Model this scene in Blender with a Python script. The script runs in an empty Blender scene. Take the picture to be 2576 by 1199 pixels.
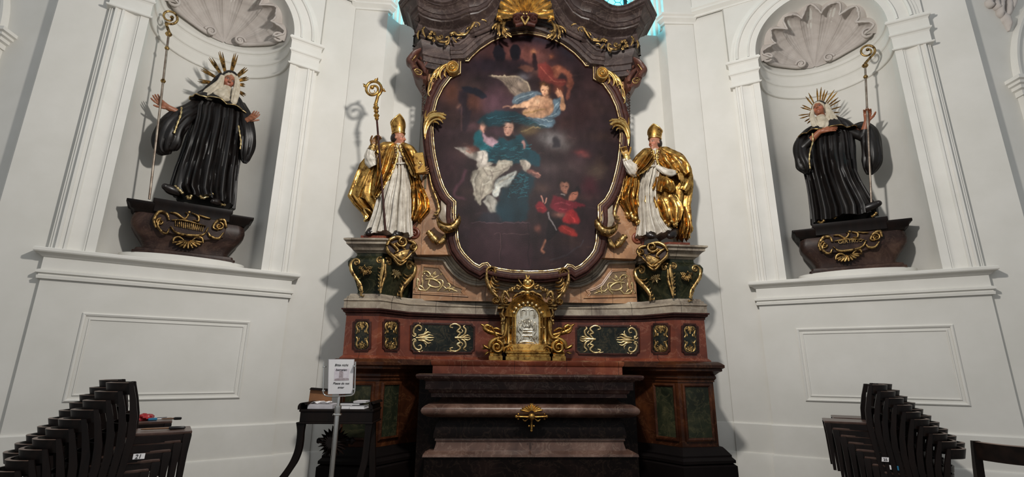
import bpy, bmesh, math, random
import numpy as np
from mathutils import Vector, Matrix
PI = math.pi
scene = bpy.context.scene
COL = scene.collection
sin, cos = math.sin, math.cos
V = Vector

# ------------------------------------------------------------------ camera model (for measuring the photograph)
FPX = 1241.0
PITCH, YAW, ROLL = [math.radians(a) for a in (14.92, 3.11, .46)]
CAM = V((-.598, 0, 1.5))
Fw = V((sin(YAW)*cos(PITCH), cos(YAW)*cos(PITCH), sin(PITCH)))
_R = V((cos(YAW), -sin(YAW), 0)); _U = _R.cross(Fw)
Rt = cos(ROLL)*_R + sin(ROLL)*_U; Up = -sin(ROLL)*_R + cos(ROLL)*_U
AX = -.04                                        # the altar's axis

def ray(x, y): return Fw + Rt*((x-1288)/FPX) - Up*((y-599.5)/FPX)
def atY(x, y, Y): d = ray(x, y); return CAM + d*(Y/d.y)
def atZ(x, y, z): d = ray(x, y); return CAM + d*((z-1.5)/d.z)

class Plane:
    """a vertical plane of the place: origin, horizontal tangent t, normal n towards the room; coordinates (u, z, h)"""
    def __init__(s, P0, n, mirror=False):
        s.n = V((n[0], n[1], 0)).normalized(); s.t = V((-s.n.y, s.n.x, 0)); s.P0 = V((P0[0], P0[1], 0))
        s.mirror = mirror
    def px(s, x, y, h=0):
        d = ray(x, y); Q = s.P0 + s.n*h
        k = (Q-CAM).dot(s.n)/d.dot(s.n); P = CAM + d*k
        return ((P-s.P0).dot(s.t), P.z)
    def scale(s, x, y):                          # metres per pixel at a pixel
        a = s.px(x-4, y); b = s.px(x+4, y); return abs(b[0]-a[0])/8
    def __call__(s, u, z, h=0):
        P = s.P0 + s.t*u + s.n*h; P.z = z
        if s.mirror: P.x = 2*AX - P.x
        return P
def yplane(Y, mirror=False): return Plane((0, Y), (0, -1), mirror)

# ------------------------------------------------------------------ objects
def put(name, mesh, mat=None, parent=None):
    o = bpy.data.objects.new(name, mesh); COL.objects.link(o)
    if mat is not None: mesh.materials.append(mat)
    if parent is not None: o.parent = parent; o.matrix_parent_inverse = parent.matrix_world.inverted()
    return o
def thing(name, label, cat, loc=(0, 0, 0), group=None, rotz=0):
    o = bpy.data.objects.new(name, None); COL.objects.link(o)
    o.empty_display_size = .1
    o.location = loc; o.rotation_euler = (0, 0, rotz)
    o.matrix_world = Matrix.Translation(V(loc)) @ Matrix.Rotation(rotz, 4, 'Z')
    return tag(o, label, cat, group)
def tag(o, label, cat, group=None):
    o['label'] = label; o['category'] = cat
    if group: o['group'] = group
    return o
def struct(o, label=None, cat=None):
    o['kind'] = 'structure'
    if label: o['label'] = label
    if cat: o['category'] = cat
    return o

class MB:
    def __init__(s): s.v = []; s.f = []
    def add(s, vs, fs):
        b = len(s.v); s.v += [tuple(p) for p in vs]; s.f += [tuple(i+b for i in f) for f in fs]
    def loft(s, rings, closed=True, cap0=True, cap1=True):
        n = len(rings[0]); b = len(s.v)
        for r in rings: s.v += [tuple(p) for p in r]
        m = n if closed else n-1
        for i in range(len(rings)-1):
            for j in range(m):
                k = (j+1) % n
                s.f.append((b+i*n+j, b+i*n+k, b+(i+1)*n+k, b+(i+1)*n+j))
        if closed and cap0: s.f.append(tuple(b+j for j in reversed(range(n))))
        if closed and cap1: s.f.append(tuple(b+(len(rings)-1)*n+j for j in range(n)))
    def box(s, x0, x1, y0, y1, z0, z1, c=0, fr=None):
        fr = fr or (lambda x, y, z: V((x, y, z)))
        if c <= 0:
            r = [[fr(x0, y0, z), fr(x1, y0, z), fr(x1, y1, z), fr(x0, y1, z)] for z in (z0, z1)]
        else:
            def ring(i, z):
                a0, a1, b0, b1 = x0+i, x1-i, y0+i, y1-i; k = c if i == 0 else c*.4
                return [fr(a0+k, b0, z), fr(a1-k, b0, z), fr(a1, b0+k, z), fr(a1, b1-k, z), fr(a1-k, b1, z), fr(a0+k, b1, z), fr(a0, b1-k, z), fr(a0, b0+k, z)]
            r = [ring(c, z0), ring(0, z0+c), ring(0, z1-c), ring(c, z1)]
        s.loft(r)
    def prism(s, poly, fr, h0, h1, bev=0):
        """polygon (u, z) through frame fr(u, z, h)"""
        if bev:
            q = inset(poly, bev)
            s.loft([[fr(u, z, h0) for u, z in poly], [fr(u, z, h1-bev) for u, z in poly], [fr(u, z, h1) for u, z in q]])
        else: s.loft([[fr(u, z, h0) for u, z in poly], [fr(u, z, h1) for u, z in poly]])
    def tube(s, path, radii, n=8, caps=True):
        path = [V(p) for p in path]
        if not hasattr(radii, '__len__'): radii = [radii]*len(path)
        rings = []; nrm = None
        for i, p in enumerate(path):
            t = (path[min(i+1, len(path)-1)]-path[max(i-1, 0)])
            t = t.normalized() if t.length > 1e-9 else V((0, 0, 1))
            if nrm is None: nrm = t.orthogonal().normalized()
            nrm = (nrm - t*nrm.dot(t))
            nrm = nrm.normalized() if nrm.length > 1e-6 else t.orthogonal().normalized()
            b = t.cross(nrm)
            rings.append([p + (nrm*cos(2*PI*k/n)+b*sin(2*PI*k/n))*radii[i] for k in range(n)])
        s.loft(rings, True, caps, caps)
    def lathe(s, prof, c=(0, 0, 0), n=24, ang=(0, 2*PI), ax=None, sx=1, sy=1):
        """profile (r, z) about a vertical axis at c (or the 3x3 matrix ax)"""
        c = V(c); full = abs(ang[1]-ang[0]-2*PI) < 1e-6
        m = n if full else n+1
        rings = []
        for r, z in prof:
            ring = []
            for k in range(m):
                a = ang[0]+(ang[1]-ang[0])*k/n; p = V((max(r, 1e-4)*cos(a)*sx, max(r, 1e-4)*sin(a)*sy, z))
                ring.append(c + (ax @ p if ax else p))
            rings.append(ring)
        s.loft(rings, full, full, full)
    def sphere(s, c, r, n=12, m=8, sq=(1, 1, 1)):
        s.loft([[V(c)+V((r*sq[0]*sin(PI*(i+.02)/(m+.04))*cos(2*PI*k/n), r*sq[1]*sin(PI*(i+.02)/(m+.04))*sin(2*PI*k/n), r*sq[2]*cos(PI*(i+.02)/(m+.04)))) for k in range(n)] for i in range(m+1)])
    def sweep(s, prof, path, N=(0, 0, 1), closed=False, caps=True):
        """profile (d, h): d to the right of travel (path direction x N), h along N; mitred"""
        N = V(N); P = [V(p) for p in path]; n = len(P); rings = []
        for i in range(n):
            if closed: a, b = P[i]-P[i-1], P[(i+1) % n]-P[i]
            else: a = P[i]-P[i-1] if i else P[1]-P[0]; b = P[i+1]-P[i] if i < n-1 else P[i]-P[i-1]
            a = (a-N*a.dot(N)).normalized(); b = (b-N*b.dot(N)).normalized()
            sa, sb = a.cross(N), b.cross(N); m = sa+sb
            m = m.normalized() if m.length > 1e-6 else sa
            m = m/max(.35, m.dot(sa))
            rings.append([P[i]+m*d+N*h for d, h in prof])
        b0 = len(s.v); k = len(prof)
        for r in rings: s.v += [tuple(p) for p in r]
        for i in range(n if closed else n-1):
            j = (i+1) % n
            for q in range(k-1): s.f.append((b0+i*k+q, b0+i*k+q+1, b0+j*k+q+1, b0+j*k+q))
        if caps and not closed:
            s.f.append(tuple(b0+q for q in range(k))); s.f.append(tuple(b0+(n-1)*k+q for q in reversed(range(k))))
    def build(s, name, mat, parent=None, ang=38, colors=None, recalc=True):
        me = bpy.data.meshes.new(name); me.from_pydata(s.v, [], s.f)
        if recalc:
            bm = bmesh.new(); bm.from_mesh(me)
            bmesh.ops.recalc_face_normals(bm, faces=bm.faces); bm.to_mesh(me); bm.free()
        me.polygons.foreach_set('use_smooth', [True]*len(me.polygons))
        me.set_sharp_from_angle(angle=math.radians(ang))
        if colors is not None:
            at = me.color_attributes.new('paint', 'FLOAT_COLOR', 'POINT')
            at.data.foreach_set('color', np.asarray(colors, np.float32).ravel())
        me.update()
        return put(name, me, mat, parent)

def inset(poly, d):
    """shrinks a polygon by d (either winding)"""
    A = sum(poly[i][0]*poly[(i+1) % len(poly)][1]-poly[(i+1) % len(poly)][0]*poly[i][1] for i in range(len(poly)))
    sg = 1 if A > 0 else -1; out = []; n = len(poly)
    for i in range(n):
        p, q, r = poly[i-1], poly[i], poly[(i+1) % n]
        a = V((q[0]-p[0], q[1]-p[1])); b = V((r[0]-q[0], r[1]-q[1]))
        a = a.normalized() if a.length > 1e-9 else b.normalized(); b = b.normalized() if b.length > 1e-9 else a
        na, nb = V((-a.y, a.x))*sg, V((-b.y, b.x))*sg; m = na+nb
        m = m.normalized() if m.length > 1e-6 else na
        m = m/max(.4, m.dot(na)); out.append((q[0]+m.x*d, q[1]+m.y*d))
    return out

def smooth(pts, step=6):
    """Catmull-Rom through points of any dimension"""
    P = [tuple(p) for p in pts]; n = len(P); out = []
    if n < 3: 
        return [tuple(a+(b-a)*k/step for a, b in zip(P[0], P[1])) for k in range(step+1)]
    for i in range(n-1):
        p0 = P[i-1] if i else tuple(2*a-b for a, b in zip(P[0], P[1])); p1, p2 = P[i], P[i+1]
        p3 = P[i+2] if i+2 < n else tuple(2*a-b for a, b in zip(P[-1], P[-2]))
        for k in range(step):
            t = k/step
            out.append(tuple(.5*(2*b+(c-a)*t+(2*a-5*b+4*c-d)*t*t+(3*b-a-3*c+d)*t**3) for a, b, c, d in zip(p0, p1, p2, p3)))
    out.append(P[-1]); return out
def lerp_tab(tab, t):
    """value at 0..1 of a list of equally spaced values"""
    if not hasattr(tab, '__len__'): return tab
    x = min(max(t, 0), 1)*(len(tab)-1); i = min(int(x), len(tab)-2) if len(tab) > 1 else 0
    return tab[i] if len(tab) == 1 else tab[i]+(tab[i+1]-tab[i])*(x-i)

class Orn(MB):
    """carved relief traced on a plane of the place; pixel points are turned into (u, z) first"""
    def __init__(s, pl, h0=0): super().__init__(); s.pl = pl; s.h0 = h0
    def uz(s, pts): return [s.pl.px(x, y, s.h0) for x, y in pts]
    def sc(s, pts): x, y = pts[len(pts)//2]; return s.pl.scale(x, y)
    def ribm(s, pts, w, hgt, h=0, nsec=6, groove=0):
        """raised half-round band along (u, z) points; w, hgt may be tables"""
        n = len(pts); rings = []
        for i, (u, z) in enumerate(pts):
            a = pts[max(i-1, 0)]; b = pts[min(i+1, n-1)]
            t = V((b[0]-a[0], b[1]-a[1])); t = t.normalized() if t.length > 1e-9 else V((1, 0))
            q = V((-t.y, t.x)); f = i/(n-1); ww = lerp_tab(w, f); hh = lerp_tab(hgt, f); ho = lerp_tab(h, f); ring = []
            for k in range(nsec+1):
                c = PI*k/nsec; g = sin(c)**.7
                if groove and k == nsec//2: g *= 1-groove
                ring.append(s.pl(u+q.x*cos(c)*ww, z+q.y*cos(c)*ww, s.h0+ho+hh*g))
            ring.append(s.pl(u-q.x*ww*.6, z-q.y*ww*.6, s.h0+ho-.012)); ring.append(s.pl(u+q.x*ww*.6, z+q.y*ww*.6, s.h0+ho-.012))
            rings.append(ring)
        s.loft(rings)
    def rib(s, pts, w, hgt=None, h=0, step=5, groove=0, nsec=6):
        k = s.sc(pts); wm = [x*k for x in w] if hasattr(w, '__len__') else [w*k*.5, w*k, w*k, w*k*.35]
        hm = hgt if hgt is not None else [x*.9 for x in wm]
        s.ribm(smooth(s.uz(pts), step), wm, hm, h, nsec, groove)
    def spiralm(s, c, r, a0, turns, w, hgt=None, h=0, r1=.18, n=None):
        n = n or int(14*abs(turns))+4; pts = []
        for i in range(n+1):
            f = i/n; a = a0+turns*2*PI*f; rr = r*(1-(1-r1)*f**.85)
            pts.append((c[0]+rr*cos(a), c[1]+rr*sin(a)))
        s.ribm(pts, [w, w*.9, w*.6], hgt if hgt is not None else [w, w, w*.9], h)
    def spiral(s, x, y, r, a0, turns, w, hgt=None, h=0, boss=True):
        c = s.pl.px(x, y, s.h0); k = s.pl.scale(x, y)
        s.spiralm(c, r*k, math.radians(a0), turns, w*k, hgt, h)
        if boss: s.bossm(c, r*k*.3, h)
    def bossm(s, c, r, h=0, k=.8):
        rings = []
        for i in range(5):
            a = PI/2*i/4; rings.append([s.pl(c[0]+r*cos(a)*cos(2*PI*j/10)*1, c[1]+r*cos(a)*sin(2*PI*j/10), s.h0+h+r*k*sin(a)-.004) for j in range(10)])
        s.loft(rings, True, True, True)
    def boss(s, x, y, r, h=0, k=.8): s.bossm(s.pl.px(x, y, s.h0), r*s.pl.scale(x, y), h, k)
    def leafm(s, p, a, L, w, hgt, h=0, bend=.5, lobes=3):
        """acanthus leaf from p in direction a (radians): a mid rib and side lobes"""
        def spine(f): 
            b = a+bend*f; return b
        pts = [p]; m = 7
        for i in range(m):
            b = spine((i+.5)/m); pts.append((pts[-1][0]+cos(b)*L/m, pts[-1][1]+sin(b)*L/m))
        s.ribm(pts, [w*.5, w*.62, w*.5, w*.12], [hgt, hgt, hgt*1.1, hgt*.5], h, 6, .35)
        for j in range(lobes):
            i = 1+int(j*(m-2)/max(1, lobes)); f = i/m
            for sd in (1, -1):
                b = spine(f)+sd*(.95-.35*f); l = L*(.42-.14*f); q = pts[i]; lp = [q]
                for k in range(4): bb = b-sd*.28*k; lp.append((lp[-1][0]+cos(bb)*l/4, lp[-1][1]+sin(bb)*l/4))
                s.ribm(lp, [w*.3, w*.34, w*.28, w*.06], [hgt*.6, hgt*.75, hgt*.6, hgt*.3], h, 5)
    def leaf(s, x, y, ang, L, w, h=0, bend=.5, lobes=3, hgt=None):
        k = s.pl.scale(x, y); s.leafm(s.pl.px(x, y, s.h0), math.radians(ang), L*k, w*k, hgt if hgt is not None else w*k*.6, h, bend, lobes)

def shift(pts, dx, dy): return [(x+dx, y+dy) for x, y in pts]

# ------------------------------------------------------------------ materials
def lin(c):
    return tuple((x/255/12.92 if x/255 <= .04045 else ((x/255+.055)/1.055)**2.4) for x in c)
def mat_base(name, rough=.5, metal=0, spec=.5):
    m = bpy.data.materials.new(name); m.use_nodes = True
    nt = m.node_tree; b = nt.nodes['Principled BSDF']
    b.inputs['Roughness'].default_value = rough; b.inputs['Metallic'].default_value = metal
    b.inputs['Specular IOR Level'].default_value = spec
    return m, nt, b
def N(nt, t, **kw):
    n = nt.nodes.new(t)
    for k, v in kw.items():
        if k in n.inputs: n.inputs[k].default_value = v
        else: setattr(n, k, v)
    return n
def ramp(nt, src, stops):
    r = nt.nodes.new('ShaderNodeValToRGB'); e = r.color_ramp.elements
    while len(e) < len(stops): e.new(.5)
    for i, (p, c) in enumerate(stops): e[i].position = p; e[i].color = (*c, 1)
    nt.links.new(src, r.inputs['Fac']); return r.outputs['Color']
def coords(nt, scale=(1, 1, 1)):
    g = nt.nodes.new('ShaderNodeNewGeometry'); mp = nt.nodes.new('ShaderNodeMapping')
    mp.inputs['Scale'].default_value = scale; nt.links.new(g.outputs['Position'], mp.inputs['Vector'])
    return mp.outputs['Vector']
def bump(nt, b, src, strength=.3, dist=.01):
    n = nt.nodes.new('ShaderNodeBump'); n.inputs['Strength'].default_value = strength; n.inputs['Distance'].default_value = dist
    nt.links.new(src, n.inputs['Height']); nt.links.new(n.outputs['Normal'], b.inputs['Normal'])
def noise_mat(name, c1, c2, scale=6, rough=.5, metal=0, spec=.5, detail=5, lo=.35, hi=.68, bs=0, bscale=None, stretch=(1, 1, 1), c3=None, dist=.004):
    m, nt, b = mat_base(name, rough, metal, spec)
    co = coords(nt, stretch); n = N(nt, 'ShaderNodeTexNoise', Scale=scale, Detail=detail, Roughness=.6); nt.links.new(co, n.inputs['Vector'])
    st = [(lo, lin(c1)), (hi, lin(c2))] if c3 is None else [(lo, lin(c1)), ((lo+hi)/2, lin(c2)), (hi, lin(c3))]
    nt.links.new(ramp(nt, n.outputs['Fac'], st), b.inputs['Base Color'])
    if bs:
        n2 = N(nt, 'ShaderNodeTexNoise', Scale=bscale or scale*3, Detail=4); nt.links.new(co, n2.inputs['Vector']); bump(nt, b, n2.outputs['Fac'], bs, dist)
    return m
def marble(name, c1, c2, c3, vein, scale=2.2, rough=.28, vs=.06, stretch=(1, 1, 1), blocks=None, joints=None):
    """clouded stone (scagliola) with thin veins"""
    m, nt, b = mat_base(name, rough, 0, .10 if sum(c2) < 60 else (.2 if sum(c2) < 130 else .4))
    co = coords(nt, stretch)
    n = N(nt, 'ShaderNodeTexNoise', Scale=scale, Detail=7, Roughness=.62, Distortion=.9); nt.links.new(co, n.inputs['Vector'])
    base = ramp(nt, n.outputs['Fac'], [(.3, lin(c1)), (.52, lin(c2)), (.72, lin(c3))])
    n2 = N(nt, 'ShaderNodeTexNoise', Scale=scale*2.1, Detail=6, Roughness=.6, Distortion=1.1); nt.links.new(co, n2.inputs['Vector'])
    s1 = N(nt, 'ShaderNodeMath', operation='SUBTRACT'); s1.inputs[1].default_value = .5; nt.links.new(n2.outputs['Fac'], s1.inputs[0])
    s2 = N(nt, 'ShaderNodeMath', operation='ABSOLUTE'); nt.links.new(s1.outputs[0], s2.inputs[0])
    v = ramp(nt, s2.outputs[0], [(0, (.26, .26, .26)), (vs*.35, (.10, .10, .10)), (vs*1.3, (0, 0, 0))])
    mx = N(nt, 'ShaderNodeMix', data_type='RGBA'); nt.links.new(v, mx.inputs[0]); nt.links.new(base, mx.inputs[6]); mx.inputs[7].default_value = (*lin(vein), 1)
    out = mx.outputs[2]
    if blocks:                                   # slabs of slightly different stone with fine joints
        vo = N(nt, 'ShaderNodeTexVoronoi', feature='F1', Scale=blocks); vo.inputs['Randomness'].default_value = 1
        nt.links.new(co, vo.inputs['Vector'])
        hs = N(nt, 'ShaderNodeMix', data_type='RGBA', blend_type='MULTIPLY'); hs.inputs[0].default_value = .55
        g = ramp(nt, vo.outputs['Color'], [(0, (.55, .5, .5)), (.5, (1, .95, .9)), (1, (1.25, 1.1, .95))])
        nt.links.new(out, hs.inputs[6]); nt.links.new(g, hs.inputs[7]); out = hs.outputs[2]
    if joints:                                   # fine upright joints between the slabs
        g = N(nt, 'ShaderNodeNewGeometry'); sx = N(nt, 'ShaderNodeSeparateXYZ'); nt.links.new(g.outputs['Position'], sx.inputs[0])
        a = N(nt, 'ShaderNodeMath', operation='MULTIPLY_ADD'); nt.links.new(sx.outputs[0], a.inputs[0]); a.inputs[1].default_value = joints; a.inputs[2].default_value = 20.37
        fr = N(nt, 'ShaderNodeMath', operation='FRACT'); nt.links.new(a.outputs[0], fr.inputs[0])
        lt = N(nt, 'ShaderNodeMath', operation='LESS_THAN'); nt.links.new(fr.outputs[0], lt.inputs[0]); lt.inputs[1].default_value = .005*joints
        mj = N(nt, 'ShaderNodeMix', data_type='RGBA'); nt.links.new(lt.outputs[0], mj.inputs[0]); nt.links.new(out, mj.inputs[6]); mj.inputs[7].default_value = (*lin(tuple(x*.6 for x in c1)), 1); out = mj.outputs[2]
    nt.links.new(out, b.inputs['Base Color'])
    return m
def gold_mat(name, bright, dark, rough=.34, scale=14, lo=.36, hi=.6):
    m, nt, b = mat_base(name, rough, .92, .5)
    co = coords(nt); n = N(nt, 'ShaderNodeTexNoise', Scale=scale, Detail=6, Roughness=.65); nt.links.new(co, n.inputs['Vector'])
    nt.links.new(ramp(nt, n.outputs['Fac'], [(lo, lin(dark)), (hi, lin(bright))]), b.inputs['Base Color'])
    nt.links.new(ramp(nt, n.outputs['Fac'], [(.35, (rough+.25,)*3), (.65, (rough-.06,)*3)]), b.inputs['Roughness'])
    n2 = N(nt, 'ShaderNodeTexNoise', Scale=60, Detail=3); nt.links.new(co, n2.inputs['Vector']); bump(nt, b, n2.outputs['Fac'], .25, .004)
    return m
def vcol_mat(name, rough=.5, spec=.4, bs=0, bscale=200, metal=0, wv=None):
    m, nt, b = mat_base(name, rough, metal, spec)
    a = N(nt, 'ShaderNodeVertexColor', layer_name='paint'); nt.links.new(a.outputs['Color'], b.inputs['Base Color'])
    if bs:
        co = coords(nt, wv or (1, 1, 1)); n = N(nt, 'ShaderNodeTexNoise', Scale=bscale, Detail=3); nt.links.new(co, n.inputs['Vector']); bump(nt, b, n.outputs['Fac'], bs, .003)
    return m
M = {}
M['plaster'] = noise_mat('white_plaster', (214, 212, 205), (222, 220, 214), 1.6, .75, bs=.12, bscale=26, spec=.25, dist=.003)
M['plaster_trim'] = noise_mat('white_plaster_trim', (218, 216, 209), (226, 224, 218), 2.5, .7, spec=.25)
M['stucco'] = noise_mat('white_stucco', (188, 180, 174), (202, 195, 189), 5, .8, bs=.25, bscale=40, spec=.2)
M['floor'] = noise_mat('stone_floor', (96, 88, 80), (120, 112, 104), 3, .4)
M['gold'] = gold_mat('gilding', (212, 168, 92), (92, 62, 30), .3)
M['gold_bright'] = gold_mat('bright_gilding', (230, 196, 124), (140, 104, 54), .28)
M['gold_old'] = gold_mat('worn_gilding', (196, 162, 104), (56, 40, 25), .38, 22, .38, .6)
M['gold_pale'] = gold_mat('pale_gilding', (222, 200, 150), (140, 118, 78), .36)
M['silver'] = gold_mat('silver_relief', (226, 220, 204), (130, 122, 106), .3)
M['red'] = marble('red_marble', (78, 36, 24), (108, 53, 36), (134, 76, 50), (188, 140, 116), 1.7, .34, .02, blocks=1.1, joints=1.6)
M['pink'] = marble('pink_marble', (120, 92, 70), (160, 120, 88), (186, 150, 114), (214, 196, 172), 2.0, .36, .025, blocks=2.2, joints=2.3)
M['grey'] = marble('grey_pink_marble', (98, 86, 76), (146, 134, 118), (180, 168, 148), (204, 196, 180), 2.6, .36, .03, joints=1.9)
M['mauve'] = marble('mauve_grey_marble', (38, 30, 29), (60, 49, 47), (86, 72, 68), (130, 114, 104), 2.4, .42, .03)
M['green'] = marble('dark_green_marble', (20, 23, 17), (38, 42, 30), (66, 64, 44), (110, 102, 72), 2.6, .32, .03)
M['black_marble'] = marble('black_green_marble', (14, 16, 15), (28, 32, 29), (52, 52, 42), (120, 104, 76), 3.2, .25, .03)
M['volute'] = marble('red_brown_volute', (52, 30, 25), (80, 48, 39), (106, 70, 58), (136, 100, 86), 3, .42, .02)
M['tan'] = marble('tan_panel_stone', (86, 66, 48), (112, 90, 66), (134, 110, 84), (160, 140, 112), 2.6, .4, .02)
M['olive'] = marble('olive_brown_marble', (52, 46, 36), (78, 70, 54), (100, 90, 70), (132, 120, 98), 2.4, .35, .02)
M['frieze'] = marble('dark_frieze_stone', (26, 25, 23), (42, 40, 36), (62, 56, 50), (92, 84, 74), 2.6, .4, .02)
M['staff'] = noise_mat('worn_silver_staff', (120, 104, 92), (176, 164, 150), 9, .42, .8)
M['brown'] = marble('brown_marble', (32, 17, 10), (58, 30, 17), (90, 50, 26), (120, 80, 52), 1.8, .3, .025)
M['base_dark'] = noise_mat('dark_base_stone', (9, 5, 5), (17, 11, 10), 3, .55, spec=.12)
M['mensa'] = marble('dark_red_mensa_marble', (30, 18, 16), (48, 29, 26), (76, 52, 46), (150, 130, 118), 2.4, .35, .02)
M['brecc'] = marble('brown_breccia', (58, 40, 34), (92, 68, 58), (124, 98, 86), (168, 146, 130), 2.6, .35, .025)
M['front_dark'] = marble('dark_antependium_marble', (8, 5, 5), (15, 9, 8), (32, 21, 18), (70, 56, 46), 2.8, .4, .028)
M['frame'] = marble('red_brown_frame', (34, 16, 13), (54, 27, 22), (76, 42, 34), (110, 76, 64), 3, .55, .02)
M['console'] = marble('dark_brown_console', (30, 20, 17), (52, 36, 31), (84, 64, 54), (110, 88, 72), 3, .4, .02)
M['dark_wood'] = noise_mat('dark_painted_wood', (13, 8, 7), (27, 17, 13), 9, .45, spec=.22, bs=.1, stretch=(1, 1, .2))
M['black_robe'] = noise_mat('black_gilt_robe', (11, 8, 7), (24, 18, 16), 14, .42, spec=.42, bs=.12, bscale=50)
M['white_robe'] = noise_mat('white_silvered_robe', (176, 168, 156), (214, 208, 196), 12, .42, bs=.1, bscale=60)
M['veil'] = noise_mat('cream_veil', (176, 164, 142), (208, 198, 178), 14, .5)
M['skin'] = vcol_mat('painted_flesh', .42, .45)
M['hair'] = noise_mat('dark_carved_hair', (22, 14, 11), (44, 28, 20), 30, .5)
M['shoe'] = noise_mat('black_shoe', (16, 11, 10), (30, 21, 18), 10, .35)
M['chair'] = noise_mat('dark_stained_beech', (13, 8, 7), (25, 16, 13), 7, .4, spec=.22, bs=.08, stretch=(2, 2, .4))
M['chair_worn'] = noise_mat('worn_chair_edge', (92, 66, 46), (128, 96, 70), 12, .45)
M['chair_top'] = noise_mat('dusty_lit_rail_top', (84, 66, 57), (108, 88, 77), 9, .4)  # dust and the highlight of the lit top share this lighter colour
M['seat'] = noise_mat('brown_plywood_seat', (66, 48, 42), (88, 68, 60), 4, .32, stretch=(1, 6, 1))
M['chrome'] = noise_mat('polished_steel', (188, 186, 182), (206, 204, 200), 4, .16, 1)
M['card'] = noise_mat('brown_cardboard', (118, 78, 48), (140, 96, 62), 5, .8)
M['paper'] = noise_mat('white_paper', (222, 220, 222), (232, 230, 230), 5, .7)
M['paper_grey'] = noise_mat('grey_white_paper', (176, 172, 176), (204, 200, 204), 8, .7)
M['ink'] = noise_mat('black_print', (24, 22, 24), (30, 28, 30), 5, .6)
M['print_grey'] = noise_mat('faint_grey_print', (150, 138, 142), (186, 174, 178), 60, .7)
M['print_pale'] = noise_mat('pale_lilac_print', (206, 198, 206), (222, 216, 222), 40, .7)
M['red_plastic'] = noise_mat('red_plastic', (150, 22, 30), (176, 32, 38), 5, .4)
M['blue_plastic'] = noise_mat('blue_plastic', (26, 96, 132), (40, 120, 156), 5, .35)
M['navy'] = noise_mat('navy_plastic', (18, 24, 40), (28, 36, 54), 5, .35)
M['black_plastic'] = noise_mat('black_plastic', (16, 15, 15), (26, 24, 24), 5, .35)
M['lead'] = noise_mat('lead_came', (30, 34, 36), (44, 48, 50), 8, .5, .4)
def glass_mat(name, c, strength):
    m, nt, b = mat_base(name, .3); b.inputs['Base Color'].default_value = (.02, .02, .02, 1)
    b.inputs['Emission Color'].default_value = (*c, 1); b.inputs['Emission Strength'].default_value = strength; return m
M['pane'] = glass_mat('daylit_window_glass', (.07, .74, .92), 7.0)
def clear_mat():
    m, nt, b = mat_base('clear_acrylic', .06); b.inputs['Base Color'].default_value = (.95, .96, .97, 1)
    b.inputs['Transmission Weight'].default_value = 1; b.inputs['IOR'].default_value = 1.3; return m
M['acrylic'] = clear_mat()

# ------------------------------------------------------------------ camera, lights
cam_d = bpy.data.cameras.new('camera'); cam = bpy.data.objects.new('camera', cam_d); COL.objects.link(cam)
cam_d.sensor_fit = 'HORIZONTAL'; cam_d.sensor_width = 36; cam_d.lens = 36*FPX/2576; cam_d.clip_start = .05
mw = Matrix((Rt, Up, -Fw)).transposed().to_4x4(); mw.translation = CAM; cam.matrix_world = mw
scene.camera = cam
scene.view_settings.view_transform = 'Standard'; scene.view_settings.look = 'None'
scene.view_settings.gamma = 1; scene.view_settings.use_curve_mapping = False
scene.view_settings.exposure = 0.0
w = bpy.data.worlds.new('nave_air'); scene.world = w; w.use_nodes = True
w.node_tree.nodes['Background'].inputs[0].default_value = (.93, .97, 1.0, 1); w.node_tree.nodes['Background'].inputs[1].default_value = .43
def lamp(name, kind, loc, energy, color, size=.3, to=None, **kw):
    d = bpy.data.lights.new(name, kind); d.energy = energy; d.color = color
    if kind == 'AREA':
        d.size = size
        for k, v in kw.items(): setattr(d, k, v)
    else: d.shadow_soft_size = size
    o = bpy.data.objects.new(name, d); COL.objects.link(o); o.location = loc
    if to is not None: o.rotation_euler = (V(to)-V(loc)).to_track_quat('-Z', 'Y').to_euler()
    return o
lamp('nave_chandelier_light', 'POINT', (0, 2.75, 5.35), 690, (1, .95, .885), .16)
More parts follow.
